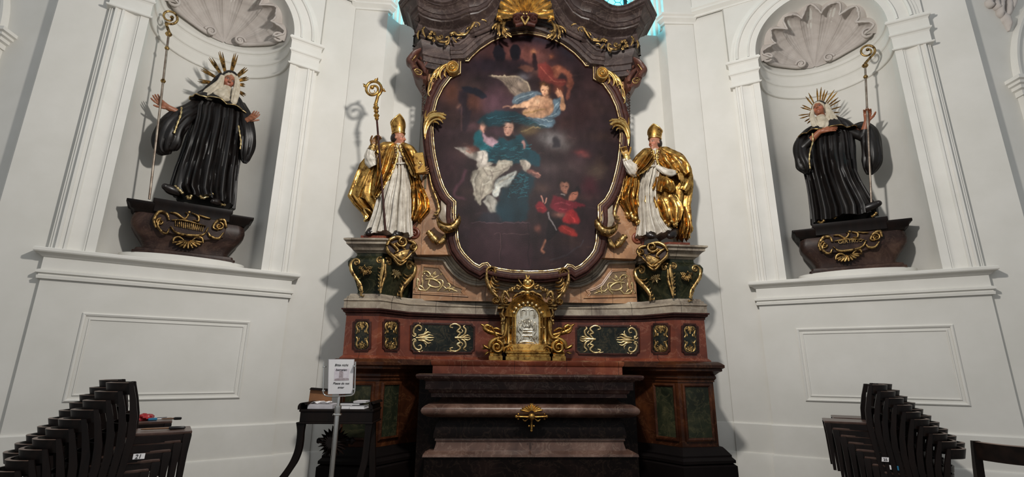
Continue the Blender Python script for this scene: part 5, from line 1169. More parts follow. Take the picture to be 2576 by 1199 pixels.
    # stone step
    c.poly(B([(330, 692), (620, 690), (900, 700), (925, 760), (890, 800), (890, 1130), (330, 1100), (310, 900)]), (54, 37, 42), 2); c.stroke(B([(340, 690), (620, 692), (900, 702)]), .9, (92, 72, 78), .8); c.stroke(B([(550, 797), (605, 800), (608, 940), (604, 1080)]), .8, (80, 60, 62), .7); c.stroke(B([(625, 806), (760, 804), (890, 812)]), .8, (84, 64, 66), .8); c.stroke(B([(620, 810), (614, 940), (610, 1080)]), .8, (34, 24, 28), .8); c.stroke(B([(890, 700), (884, 900), (886, 1100)]), 1, (34, 24, 28), .8)
    # two youths in red
    c.poly(B([(1080, 620), (1160, 640), (1225, 700), (1180, 790), (1060, 885), (1050, 800), (1072, 720)]), (32, 25, 28), 2); bb(1230, 310, 64, 44, (38, 27, 26), .95); c.poly(B([(1190, 330), (1210, 300), (1265, 310), (1282, 350), (1262, 400), (1230, 412), (1200, 380)]), (144, 102, 86), 1.4)
    for L in ([(1208, 340), (1228, 340)], [(1246, 344), (1266, 346)]): c.stroke(B(L), .9, (48, 32, 30))
    c.stroke(B([(1240, 345), (1246, 370)]), .8, (110, 76, 66)); c.stroke(B([(1226, 388), (1250, 390)]), .8, (110, 58, 56)); c.stroke(B([(1200, 424), (1240, 428)]), 1.6, (150, 140, 136), .8)
    c.poly(B([(1285, 480), (1290, 440), (1320, 395), (1362, 388), (1352, 440), (1322, 482)]), (156, 102, 84), 1.4); c.poly(B([(1310, 390), (1355, 345), (1390, 385), (1380, 410), (1340, 392)]), (34, 27, 30), 1.6); c.stroke(B([(1318, 418), (1340, 420)]), .8, (50, 32, 30))
    c.poly(B([(1130, 432), (1200, 462), (1290, 482), (1400, 520), (1440, 540), (1330, 562), (1260, 605), (1180, 602), (1098, 540)]), (112, 36, 48), 1.8); c.poly(B([(1250, 600), (1320, 568), (1378, 670), (1350, 705), (1225, 690)]), (142, 40, 44), 1.6); c.poly(B([(945, 530), (1000, 498), (1062, 560), (1040, 602), (985, 600)]), (128, 38, 48), 1.6); c.poly(B([(1178, 762), (1220, 720), (1340, 770), (1355, 832), (1230, 802)]), (134, 46, 42), 1.6)
    for L in ([(1140, 520), (1220, 500), (1300, 520)], [(1180, 560), (1260, 560)]): c.stroke(B(L), 1.4, (158, 70, 80), .7)
    for L in ([(1290, 620), (1330, 690)], [(1220, 740), (1300, 790)], [(970, 560), (1030, 560)]): c.stroke(B(L), 1.4, (176, 66, 62), .7)
    c.stroke(B([(1008, 435), (1022, 500)]), 1.4, (180, 132, 118)); c.stroke(B([(1060, 455), (1040, 510)]), 1.4, (176, 128, 114)); bb(1185, 620, 54, 26, (128, 88, 78), .9); c.stroke(B([(1080, 600), (1110, 680), (1160, 772)]), 1.1, (146, 138, 138), .9); c.stroke(B([(1072, 606), (1090, 660)]), 1, (150, 140, 140), .8)
    c.stroke(B([(1046, 880), (1020, 930), (1010, 960), (1040, 985)]), 3, (156, 108, 88), .95); bb(975, 755, 28, 34, (116, 74, 66), .9)
    c.stroke(B([(1100, 1060), (1250, 1012), (1380, 930), (1420, 860)]), 2, (74, 70, 76), .5); bb(1250, 980, 200, 80, (48, 38, 42), .6)
    c.stroke(B([(280, 180), (240, 290), (190, 350), (170, 440), (260, 460)]), 4, (92, 60, 70), .7)
    # brushwork and fine crackle
    g = np.random.default_rng(9); nzs = np.zeros((nz, nx))
    for k, am in ((9, .10), (22, .08), (50, .06)):
        a = g.standard_normal((k+1, k+1)); yi = np.linspace(0, k-1e-3, nz); xi = np.linspace(0, k-1e-3, nx); y0 = yi.astype(int); x0_ = xi.astype(int); fy = (yi-y0)[:, None]; fx_ = (xi-x0_)[None]
        nzs += am*((a[y0][:, x0_]*(1-fx_)+a[y0][:, x0_+1]*fx_)*(1-fy)+(a[y0+1][:, x0_]*(1-fx_)+a[y0+1][:, x0_+1]*fx_)*fy)
    nzs += g.standard_normal((nz, nx))*.03
    lum = c.C.mean(1); fold = (.5*soft_noise(46)+.4*soft_noise(110))*np.clip((lum-.03)/.12, 0, 1)
    c.C *= np.clip(1+.30*fold, .6, 1.5)[:, None]
    c.C *= np.clip(1+nzs.ravel()*1.7, .35, 2.0)[:, None]
    c.C = np.clip(c.C, 0, 1)**1.1*.92
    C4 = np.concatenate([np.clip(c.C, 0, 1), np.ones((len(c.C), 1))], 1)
    # keep the faces inside the frame opening
    big = inset(FP, -.05)
    cx = (X[:-1, :-1]+X[1:, 1:])/2; cz = (Z[:-1, :-1]+Z[1:, 1:])/2
    keep = in_poly(np.stack([cx.ravel(), cz.ravel()], 1), big).reshape(cx.shape)
    idx = np.arange(nx*nz).reshape(nz, nx)
    f = np.stack([idx[:-1, :-1], idx[:-1, 1:], idx[1:, 1:], idx[1:, :-1]], -1)[keep]
    used = np.unique(f); remap = -np.ones(nx*nz, int); remap[used] = np.arange(len(used))
    vv = np.stack([X.ravel(), np.full(X.size, YC), Z.ravel()], 1)[used]
    root = thing('altar_painting', 'large dark oil painting of a writing saint and an angel in the curved frame', 'painting', (AX, YC, FP[len(fh)-1][1]))
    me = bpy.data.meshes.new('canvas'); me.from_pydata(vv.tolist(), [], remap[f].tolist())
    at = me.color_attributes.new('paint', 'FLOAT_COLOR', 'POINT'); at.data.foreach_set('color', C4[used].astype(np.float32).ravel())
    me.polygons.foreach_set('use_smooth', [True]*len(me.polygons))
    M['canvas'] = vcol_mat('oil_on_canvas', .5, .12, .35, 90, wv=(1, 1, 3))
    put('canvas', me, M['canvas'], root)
    b = MB(); b.prism(inset(FP, -.04), lambda u, z, h: V((u, YC-h, z)), -.03, -.01); b.build('stretcher', M['dark_wood'], root)
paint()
# ------------------------------------------------------------------ carved figures
def smin(a, b, k):
    h = np.clip(.5+.5*(b-a)/k, 0, 1); return b+(a-b)*h-k*h*(1-h)
def sdf_mesh(prims, res):
    """one continuous skin round tapered limbs and ellipsoids (surface nets)"""
    lo = np.full(3, 1e9); hi = -lo
    for p in prims:
        if p[0] == 'c': q = np.array([p[1], p[2]]); r = max(p[3], p[4])
        else: q = np.array([p[1]]); r = max(p[2])
        lo = np.minimum(lo, q.min(0)-r); hi = np.maximum(hi, q.max(0)+r)
    lo -= res*3; hi += res*3; n = np.ceil((hi-lo)/res).astype(int)+1
    F = np.full(n, .2, np.float32); ax = [lo[i]+res*np.arange(n[i]) for i in range(3)]
    for p in prims:
        k = p[-1]; sub = p[0] == 's'
        if p[0] == 'c': q = np.array([p[1], p[2]]); r = max(p[3], p[4])
        else: q = np.array([p[1]]); r = max(p[2])
        a = np.maximum(((q.min(0)-r-k*2-.02-lo)/res).astype(int), 0); b = np.minimum(((q.max(0)+r+k*2+.02-lo)/res).astype(int)+2, n)
        g = np.stack(np.meshgrid(*[ax[i][a[i]:b[i]] for i in range(3)], indexing='ij'), -1)
        if p[0] == 'c':
            A, B = np.array(p[1]), np.array(p[2]); d = B-A; t = np.clip(((g-A)@d)/max(d@d, 1e-9), 0, 1)
            D = np.linalg.norm(g-A-t[..., None]*d, axis=-1)-(p[3]+(p[4]-p[3])*t)
        else:
            R3 = np.array(p[3]) if p[3] is not None else np.eye(3); L = (g-np.array(p[1]))@R3.T; r3 = np.array(p[2])
            k0 = np.linalg.norm(L/r3, axis=-1); k1 = np.linalg.norm(L/(r3*r3), axis=-1); D = k0*(k0-1)/np.maximum(k1, 1e-6)
        S = F[a[0]:b[0], a[1]:b[1], a[2]:b[2]]
        S[...] = -smin(-S, D, k) if sub else smin(S, D, k)
    ins = F < 0
    nx, ny, nz = n
    acc = np.zeros((nx-1, ny-1, nz-1, 3)); cnt = np.zeros((nx-1, ny-1, nz-1))
    off = [(i, j, k) for i in (0, 1) for j in (0, 1) for k in (0, 1)]
    sl = lambda o: (slice(o[0], nx-1+o[0]), slice(o[1], ny-1+o[1]), slice(o[2], nz-1+o[2]))
    for o in off:
        for d in range(3):
            if o[d]: continue
            o2 = list(o); o2[d] = 1
            f0, f1 = F[sl(o)], F[sl(o2)]; m = (f0 < 0) != (f1 < 0)
            t = np.where(m, f0/np.where(m, f0-f1, 1), 0)
            for e in range(3): acc[..., e] += np.where(m, o[e]+(t if e == d else 0), 0)
            cnt += m
    act = cnt > 0; idx = -np.ones(act.shape, int); idx[act] = np.arange(act.sum())
    ijk = np.argwhere(act); vv = lo+res*(ijk+acc[act]/cnt[act][:, None])
    faces = []
    for d in range(3):
        e1, e2 = (d+1) % 3, (d+2) % 3
        f0 = np.take(ins, range(0, n[d]-1), d); f1 = np.take(ins, range(1, n[d]), d); ch = np.argwhere(f0 != f1)
        ch = ch[(ch[:, e1] > 0) & (ch[:, e2] > 0) & (ch[:, e1] < n[e1]-1) & (ch[:, e2] < n[e2]-1)]
        if not len(ch): continue
        fl = f0[tuple(ch.T)]; qd = []
        for (u, v) in ((-1, -1), (0, -1), (0, 0), (-1, 0)):
            c = ch.copy(); c[:, e1] += u; c[:, e2] += v; qd.append(idx[tuple(c.T)])
        q = np.stack(qd, 1); q[~fl] = q[~fl][:, ::-1]; faces.append(q)
    return vv, np.concatenate(faces)

class Fig:
    """a carved figure seen on plane pl; points are given as pixels plus a distance h in front of the plane"""
    def __init__(s, pl): s.pl = pl; s.prims = []; s.marks = []
    def P(s, x, y, h=0): u, z = s.pl.px(x, y, h); return s.pl(u, z, h)
    def cap(s, a, b, ra, rb, k=.02): s.prims.append(('c', tuple(a), tuple(b), ra, rb, k))
    def limb(s, pts, k=.02):
        for (a, ra), (b, rb) in zip(pts, pts[1:]): s.cap(a, b, ra, rb, k)
    def head(s, c, fwd, up, size, lips=(120, 52, 44), female=False):
        c = V(c); f = V(fwd).normalized(); u = V(up); u = (u-f*u.dot(f)).normalized(); r = f.cross(u)
        R3 = [tuple(r), tuple(f), tuple(u)]; H = lambda x, y, z: c+(r*x+f*y+u*z)*size
        E = lambda x, y, z, rx, ry, rz, k: s.prims.append(('e', tuple(H(x, y, z)), (rx*size, ry*size, rz*size), R3, k*size))
        E(0, -.05, .14, .31, .37, .35, .05); E(0, .10, -.15, .235, .26, .33, .12); E(0, .27, -.40, .085, .075, .075, .08)
        s.cap(H(0, .345, .04), H(0, .455, -.13), .03*size, .055*size, .05*size); s.cap(H(-.045, .39, -.145), H(.045, .39, -.145), .035*size, .035*size, .03*size)
        s.cap(H(-.15, .30, .075), H(-.03, .345, .06), .035*size, .04*size, .05*size); s.cap(H(.15, .30, .075), H(.03, .345, .06), .035*size, .04*size, .05*size)
        E(-.15, .24, -.14, .09, .09, .09, .08); E(.15, .24, -.14, .09, .09, .09, .08)
        for q in (-1, 1): s.prims.append(('s', tuple(H(q*.125, .405, -.005)), (.07*size, .07*size, .05*size), R3, .04*size))
        for q in (-1, 1): E(q*.12, .285, -.005, .065, .06, .05, .012); E(q*.305, -.02, -.06, .035, .07, .11, .03)
        s.cap(H(-.075, .335, -.255), H(.075, .335, -.255), .026*size, .026*size, .03*size); s.cap(H(-.055, .335, -.295), H(.055, .335, -.295), .03*size, .03*size, .02*size)
        s.cap(H(0, -.06, -.3), H(0, -.10, -.85), .19*size, .21*size, .08*size)
        s.marks.append((c, r, f, u, size, lips)); s.H = H; s.hs = size; s.hr, s.hf, s.hu = r, f, u
    def hand(s, wrist, d, nrm, size=.19, curl=(.3, .3, .35, .4), spread=.5, thumb=1, tcurl=.4):
        """palm and five fingers; d = direction from the wrist, nrm = palm side, thumb = +-1 side"""
        w = V(wrist); d = V(d).normalized(); n = V(nrm); n = (n-d*n.dot(d)).normalized(); b = d.cross(n)*thumb
        pl = size*.5; kn = w+d*pl
        s.cap(w, w+d*pl*.5, size*.13, size*.17, .015); 
        for q in (-.75, -.25, .25, .75): s.cap(w+d*pl*.25+b*size*.1*q, kn+b*size*.21*q, size*.10, size*.085, .01)
        L = (.36, .44, .48, .42); 
        for i, q in enumerate((-.78, -.26, .26, .78)):
            p = kn+b*size*.22*q; dr = (d+b*spread*.35*q).normalized(); c = curl[i]; rr = size*.062
            for j, fl in enumerate((.45, .32, .23)):
                dr = (dr*cos(c)+n*sin(c)).normalized(); q2 = p+dr*size*L[i]*fl*1.1; s.cap(p, q2, rr, rr*.9, .004); p = q2; rr *= .9
        p = w+d*pl*.25+b*size*.16; dr = (d*.75+b*.8+n*.25).normalized()
        for fl, rr in ((.24, .085), (.2, .07), (.15, .06)):
            q2 = p+dr*size*fl; s.cap(p, q2, size*rr, size*rr*.88, .006); p = q2; dr = (dr*cos(tcurl)+(n*.8+d*.4).normalized()*sin(tcurl)).normalized()
    def body(s, root, cloth=None, glove=None, res=.008, skin=(186, 128, 100), name='body'):
        vv, ff = sdf_mesh(s.prims, res)
        C = np.tile(np.array(lin(skin)), (len(vv), 1)); rg = np.random.default_rng(1)
        def mixc(m, col): 
            nonlocal C
            m = np.clip(m, 0, 1)[:, None]; C = C*(1-m)+np.array(lin(col))*m
        for c, r, f, u, sz, lips in s.marks:
            L = np.stack([(vv-np.array(c))@np.array(a)/sz for a in (r, f, u)], 1); fr = L[:, 1] > .15
            g = lambda x, z, sx, sz_: np.exp(-((np.abs(L[:, 0])-x)/sx)**2-((L[:, 2]-z)/sz_)**2)*fr
            mixc(g(.16, -.15, .09, .08)*.5, (196, 104, 86)); mixc(g(0, -.275, .085, .035)*.9, lips); mixc(g(.12, -.01, .055, .022)*.6, (190, 172, 156)); mixc(g(.12, -.012, .028, .026)*1.3, (30, 20, 17)); mixc(g(.12, .02, .07, .014)*1.1, (52, 30, 24)); mixc(g(.12, -.04, .06, .012)*.5, (96, 58, 46)); mixc(g(.125, .085, .09, .018)*.7, (74, 46, 34)); mixc(g(0, -.40, .16, .1)*.12, (120, 80, 66))
        if cloth is not None:
            col, zc, keep = cloth; m = vv[:, 2] < zc
            for p, r in keep: m &= np.linalg.norm(vv-np.array(p), axis=1) > r
            mixc(m*1., col)
        if glove is not None:
            col, pts = glove
            for p, r in pts: mixc((np.linalg.norm(vv-np.array(p), axis=1) < r)*1., col)
        C *= (1+rg.standard_normal(len(vv))*.03)[:, None]
        me = bpy.data.meshes.new(name); me.from_pydata(vv.tolist(), [], ff.tolist()); me.polygons.foreach_set('use_smooth', [True]*len(me.polygons))
        at = me.color_attributes.new('paint', 'FLOAT_COLOR', 'POINT'); at.data.foreach_set('color', np.concatenate([np.clip(C, 0, 1), np.ones((len(C), 1))], 1).astype(np.float32).ravel())
        return put(name, me, M['skin'], root)
    # ---- cloth
    def tab(s, pts, h=0): return [s.pl.px(x, y, h) for x, y in pts]
    def drape(s, left, right, h0, dep, folds, nz=64, na=110, t0=0, t1=1, infl=0, bulges=(), hem=0, seed=1, twist=0, front=(0, 2*PI), flare=.0):
        """closed garment between two traced outlines; dep: half depth (table), h0: distance of its axis from the plane (table)"""
        hm = lerp_tab(h0, .5); L = sorted(s.tab(left, hm), key=lambda p: -p[1]); Rr = sorted(s.tab(right, hm), key=lambda p: -p[1])
        def at(T, z):
            if z >= T[0][1]: return T[0][0]
            for a, b in zip(T, T[1:]):
                if a[1] >= z >= b[1]: return a[0]+(b[0]-a[0])*(a[1]-z)/max(1e-9, a[1]-b[1])
            return T[-1][0]
        zt = max(L[0][1], Rr[0][1]); zl, zr = L[-1][1], Rr[-1][1]
        rg = random.Random(seed); comps = [(n, a, rg.uniform(0, 6.28), rg.uniform(-1, 1)*w, rg.uniform(.5, 1.4)) for n, a, w in folds]
        rings = []
        for i in range(nz+1):
            t = t0+(t1-t0)*i/nz; ring = []
            for k in range(na):
                th = 2*PI*k/na; mixr = .5+.5*cos(th)
                zb = zl+(zr-zl)*mixr + hem*sin(th*7+seed)*.5*(t**6) + hem*sin(th*13)*.3*(t**6)
                z = zt+(zb-zt)*t
                a, b = at(L, z), at(Rr, z); c = (a+b)/2; w = max((b-a)/2, .01)
                D = lerp_tab(dep, t); fd = 0
                for n, am, ph, wv, fz in comps:
                    x = n*th+ph+wv*sin(3*t*fz+ph)+twist*t*n*.15; g = abs(sin(x/2)); fd += am*(1-2*(1-g)**1.6)*(.25+.75*min(1, t*2.2)) 
                rr = 1+fd+flare*t*t
                u = c+cos(th)*(w+infl)*(rr*.35+.65); hh = lerp_tab(h0, t)+sin(th)*(D+infl)*rr+ (fd*.10 if sin(th) > 0 else 0)
                for bu, bz, br, ba in bulges:
                    d2 = ((u-bu)/br)**2+((z-bz)/(br*1.5))**2
                    if sin(th) > 0: hh += ba*math.exp(-d2)*sin(th)
                ring.append(s.pl(u, z, hh))
            rings.append(ring)
        s.ring = rings[-1]; b = MB(); b.loft(rings); return b
    def tube(s, pts, folds=(8, .12, 1.), n=40, step=7, seed=1, flat=.8, open_end=True, a0=0):
        """sleeve or hanging cloth along (px, py, radius px, h)"""
        raw = []
        for x, y, r, h in pts: u, z = s.pl.px(x, y, h); raw.append((u, z, h, r*s.pl.scale(x, y)))
        sm = smooth(raw, step); rg = random.Random(seed); ph = rg.uniform(0, 6); rings = []
        m = len(sm)
        for i, (u, z, h, r) in enumerate(sm):
            a = V(sm[max(0, i-1)][:3]); c = V(sm[min(m-1, i+1)][:3]); t = (c-a).normalized() if (c-a).length > 1e-9 else V((0, -1, 0))
            e1 = t.cross(V((0, 0, 1))); e1 = e1.normalized() if e1.length > 1e-6 else V((1, 0, 0)); e2 = t.cross(e1); ring = []
            f = i/(m-1)
            for k in range(n):
                th = 2*PI*k/n; fd = 0
                nf, am, wv = folds
                for q, (nn, aa) in enumerate(((nf, am), (nf*1.7, am*.5))):
                    nn = int(round(nn)); x = nn*th+ph+wv*sin(5*f+q*2+ph)*2; fd += aa*(1-2*(1-abs(sin(x/2)))**1.5)
                rr = r*(1+fd*(.4+.6*f)+.05*sin(17*f+th*2+ph))
                p = V((u, z, h))+e1*cos(th)*rr*1.0+e2*sin(th)*rr
                p.z = h+(p.z-h)*flat
                ring.append(s.pl(p.x, p.y, p.z))
            rings.append(ring)
        b = MB()
        if open_end:
            c = sum(rings[-1], V())/n; d = (sum(rings[-4], V())/n-c)
            rings = rings+[[c+(p-c)*.86+d*.15 for p in rings[-1]], [c+(p-c)*.6+d*.9 for p in rings[-1]]]
        b.loft(rings); s.end = rings[m-1]; return b
    def trim(s, ring, r=.008, k0=0, k1=None):
        p = ring[k0:k1] if k1 else ring+[ring[0]]; b = MB(); b.tube(p, r, 6); return b
    def strip(s, pts, w, h, hg=.012):
        """carved edging traced on the figure: (px, py, h)"""
        q = []
        for x, y, hh in pts: u, z = s.pl.px(x, y, hh+h); q.append((u, z, hh+h))
        q = smooth(q, 6); b = MB(); b.tube([s.pl(*p) for p in q], [w*(1+.35*sin(i*1.9)) for i in range(len(q))], 6); return b

def crozier(name, pl, fig, top, bot, h0, h1, r, nodes, cc, cr, turns, a0, mats, label, loc_h=0, knob=None, thick=.011, fancy=False):
    """staff from the traced foot to the traced neck, with a spiral head"""
    pa, pb = fig.P(*bot, h1), fig.P(*top, h0)
    root = thing(name, label, 'crozier', pa)
    b = MB(); b.tube([pa, pa.lerp(pb, .5), pb], [r*.95, r, r*.95], 12); b.build('staff', M[mats[0]], root, 60)
    ax = (pb-pa).normalized(); q = ax.to_track_quat('Z', 'Y').to_matrix()
    for f, rr in nodes:
        if rr <= 0: continue
        b = MB(); b.lathe([(r*.9, -rr*.9), (r*1.3, -rr*.8), (rr*.8, -rr*.4), (rr, 0), (rr*.8, rr*.4), (r*1.3, rr*.8), (r*.9, rr*.9)], pa.lerp(pb, f), 14, ax=q); b.build('knop', M[mats[1]], root, 50)
    o = Orn(pl, h0); c = pl.px(*cc, h0); k = pl.scale(*cc)
    u0, z0 = pl.px(*top, h0); pts = [(u0, z0, h0)]
    n = int(22*abs(turns))
    sp = [(c[0]+cr*k*(1-.72*(i/n)**2.0)*cos(math.radians(a0)+turns*2*PI*i/n), c[1]+cr*k*1.12*(1-.72*(i/n)**2.0)*sin(math.radians(a0)+turns*2*PI*i/n), h0) for i in range(n+1)]
    pts = smooth([(u0, z0, h0), ((u0+sp[0][0])/2+.0, (z0+sp[0][1])/2, h0), sp[0]], 5)[:-1]+sp
    b = MB(); b.tube([pl(*p) for p in pts], [thick*(1.15-.4*i/len(pts)) for i in range(len(pts))], 10)
    b.sphere(pl(*pts[-1]), thick*1.5); hd = b.build('crook', M[mats[1]], root, 60)
    if fancy:                                    # inner tendrils of the crook
        b = MB(); b.tube([pl(c[0]+cr*k*(.55-.4*i/14)*cos(2+i*.35), c[1]+cr*k*(.55-.4*i/14)*sin(2+i*.35)-cr*k*.25, h0) for i in range(15)], [.008*(1-.03*i) for i in range(15)], 8); b.build('tendril', M[mats[1]], hd, 60)
        for fi_ in (.10, .26, .42): 
            i_ = int(fi_*n); p = sp[i_][:2]; a = math.atan2(p[1]-c[1], p[0]-c[0]); b = MB(); o = Orn(pl, h0)
            o.leafm(p, a-.6, .07, .018, .015, lobes=2); b.add(o.v, o.f); b.sphere(pl(p[0]+.028*cos(a), p[1]+.028*sin(a), h0), .018); b.build('leaf_bud', M[mats[1]], hd, 60)
    return root



def ellip(fig, c, r, n=36, m=24, cut=None):
    """hood in the head frame of the figure (units of head height), opened in front for the face"""
    b = MB(); rings = []
    for i in range(m+1):
        ring = []
        for k in range(n):
            x, y, z = (c[0]+r[0]*sin(PI*(i+.03)/(m+.06))*cos(2*PI*k/n), c[1]+r[1]*sin(PI*(i+.03)/(m+.06))*sin(2*PI*k/n), c[2]+r[2]*cos(PI*(i+.03)/(m+.06)))
            if cut:
                zc, fc = cut; w = zc-.35*(abs(x)/r[0])**2+.025*sin(x*38)
                if z < w and y > fc: y = fc+(y-fc)*max(0, 1-(w-z)*9)
            ring.append(fig.H(x, y, z))
        rings.append(ring)
    b.loft(rings); return b
def shoe(fig, pts, r, mat, root, name='shoe'):
    b = MB(); P = smooth([tuple(fig.P(*p)) for p in pts], 4); b.tube(P, [r*(.7+.5*sin(PI*min(1, i/(len(P)-1)*.8+.15))) for i in range(len(P))], 12)
    b.sphere(P[-1], r*.78); return b.build(name, M[mat], root, 60)

def console(side, label, pl, gpx, text=None):
    f = WP(side); root = thing('statue_console', label, 'console', f(NC, SILL+.085, -.3))
    def ring(hw, yf, z, rc=.05, n=4):
        """plan outline: straight back, rounded front corners"""
        p = [(-hw*.78, -.62), (-hw, -.4)]
        p += [(-hw+rc*(1-cos(PI/2*i/n)), yf-rc*(1-sin(PI/2*i/n))) for i in range(n+1)]
        p += [(hw-rc*(1-sin(PI/2*i/n)), yf-rc*(1-cos(PI/2*i/n))) for i in range(n+1)]
        p += [(hw, -.4), (hw*.78, -.62)]
        return [f(NC+u, z, h) for u, h in p]
    b = MB(); b.loft([ring(.53, -.06, 2.785, .03), ring(.53, -.06, 2.815, .03), ring(.51, -.075, 2.82, .03), ring(.5, -.08, 2.85, .03), ring(.46, -.1, 2.86, .03)]); b.build('foot', M['console'], root, 40)
    b = MB(); b.loft([ring(.43+.17*k, yf, z, .08) for k, yf, z in ((.1, -.13, 2.85), (.12, -.13, 2.9), (.35, -.12, 2.97), (.7, -.1, 3.05), (.95, -.09, 3.12), (1.0, -.085, 3.18), (.95, -.09, 3.24), (.86, -.1, 3.285))]); bd = b.build('body', M['console'], root, 50)
    b = MB(); b.loft([ring(.585, -.1, 3.275, .02), ring(.60, -.08, 3.3, .02), ring(.625, -.07, 3.31, .02), ring(.64, -.06, 3.36, .02), ring(.67, -.05, 3.375, .02), ring(.67, -.05, 3.405, .02)]); b.build('slab', M['dark_wood'], root, 35)
    b = MB(); b.loft([ring(.40, -.055, 3.30, .01), ring(.40, -.045, 3.39, .01), ring(.42, -.035, 3.41, .01), ring(.42, -.035, 3.455, .01)]); b.build('upper_slab', M['dark_wood'], root, 35)
    o = Orn(pl, -.07); g = lambda L: [gpx(x, y) for x, y in L]
    o.prism(o.uz(g([(165, 800), (185, 720), (260, 715), (430, 740), (600, 775), (700, 785), (728, 850), (700, 940), (560, 960), (420, 940), (250, 900), (160, 860)])), pl, -.14, -.06, .008)
    car = o.build('cartouche', M['console'], bd, 25)
    o = Orn(pl, -.05)
    for L, w in (([(165, 860), (150, 800), (190, 735), (250, 750), (270, 800)], [3, 5, 5, 3]), ([(200, 790), (180, 840), (210, 890), (250, 905), (270, 870)], [2, 4, 4, 3, 2]), ([(725, 860), (705, 800), (650, 810), (620, 860), (660, 880)], [3, 5, 5, 3, 2]), ([(700, 900), (660, 945), (600, 930), (580, 900)], [2, 4, 4, 2]),
                 ([(280, 740), (330, 750), (390, 790), (420, 760), (400, 740)], [2, 4, 3.4, 3, 1.5]), ([(450, 745), (500, 770), (500, 810), (460, 800)], [2, 4, 3.4, 1.5]), ([(500, 760), (560, 780), (600, 790)], [2, 3.4, 2]), ([(290, 800), (400, 805), (560, 850)], [2, 3.4, 2]), ([(280, 850), (330, 900), (430, 920), (540, 915), (580, 860)], [2, 3.4, 4, 3.4, 2])):
        o.rib(g(L), w, .03)
    x, y = gpx(200, 815); o.spiral(x, y, 12, 90, 1.4, 3, .03); x, y = gpx(668, 850); o.spiral(x, y, 12, 90, -1.4, 3, .03); x, y = gpx(430, 735); o.boss(x, y, 4)
    o.build('gilt_scrolls', M['gold_old'], car, 60)
    o = Orn(pl, -.075)
    for i in range(9):
        a = math.radians(15+150*i/8); cx, cy = 420, 960
        o.rib(g([(cx-20*cos(a), cy+10*sin(a)), (cx-75*cos(a), cy+45*sin(a)), (cx-115*cos(a), cy+66*sin(a))]), [1.5, 4, 2.5], .03)
    for sd in (1, -1): o.rib(g([(420+sd*30, 965), (420+sd*70, 935), (420+sd*110, 945), (420+sd*120, 985)]), [2, 4, 4, 2], .03)
    o.build('gilt_shell', M['gold_old'], car, 60)
    o = Orn(pl, -.055)
    if text:
        c0, c1 = o.pl.px(*gpx(330, 840), -.04), o.pl.px(*gpx(545, 840), -.04); txt(text, pl, (c0[0]+c1[0])/2, (c0[1]+c1[1])/2+.01, -.03, abs(c1[0]-c0[0]), 'gold_old', car)
    else:
        for i in range(15): o.rib(g([(318+i*16, 805+i*3), (322+i*15, 850+i*3)]), [1.2, 2, 1.2], .016)
        o.build('gilt_flutes', M['gold_old'], car, 60)
    # round white shelf under it
    b = MB(); n = 24; pr = [(-.72, 0), (.72, 0)]
    b.loft([[f(NC+.66*cos(PI*i/n), z, -.28+.33*sin(PI*i/n)) for i in range(n+1)] for z in (SILL-.01, SILL+.085)], True); st = b.build('trim_%d' % (70 if side < 0 else 71), M['plaster_trim'], ang=30); struct(st)
    return root
def txt(s, pl, u, z, h, width, mat, parent, bold=0, shear=0, height=None, depth=.003, name='lettering'):
    cu = bpy.data.curves.new('tmp', 'FONT'); cu.body = s; cu.align_x = 'CENTER'; cu.align_y = 'CENTER'; cu.extrude = depth; cu.shear = shear; cu.offset = bold; cu.resolution_u = 4
    ob = bpy.data.objects.new('tmp', cu); COL.objects.link(ob); dg = bpy.context.evaluated_depsgraph_get(); me = bpy.data.meshes.new_from_object(ob.evaluated_get(dg)); bpy.data.objects.remove(ob)
    xs = [v.co.x for v in me.vertices]; ys = [v.co.y for v in me.vertices]; k = width/(max(xs)-min(xs)); ky = k if height is None else height/(max(ys)-min(ys)); mx, my = (max(xs)+min(xs))/2, (max(ys)+min(ys))/2
    for v in me.vertices: v.co = pl(u+(v.co.x-mx)*k, z+(v.co.y-my)*ky, h+v.co.z)
    me.name = name; return put(name, me, M[mat], parent)

nL = WL(0, 0, 1)-WL(0, 0, 0); nR = WR(0, 0, 1)-WR(0, 0, 0)
plL = Plane(WL(NC, 0, 0), nL[:2]); plR = Plane(WR(NC, 0, 0), nR[:2])
console(-1, 'dark marbled console with gilt cartouche in the left wall niche', plL, lambda x, y: (340+x/3.1556, 300+y/3.1556))
console(1, 'dark marbled console with name cartouche in the right wall niche', plR, lambda x, y: (2316.5-(340+x/3.1556)*.0-(x-440)/3.747-170+5, 609+(y-860)/3.747+(x-440)*.045) if False else (2140+(x-440)/3.747*1.03, 612+(y-855)/3.9-(x-440)*.062), 'GERTRUD')
UZ = V((0, 0, 1))

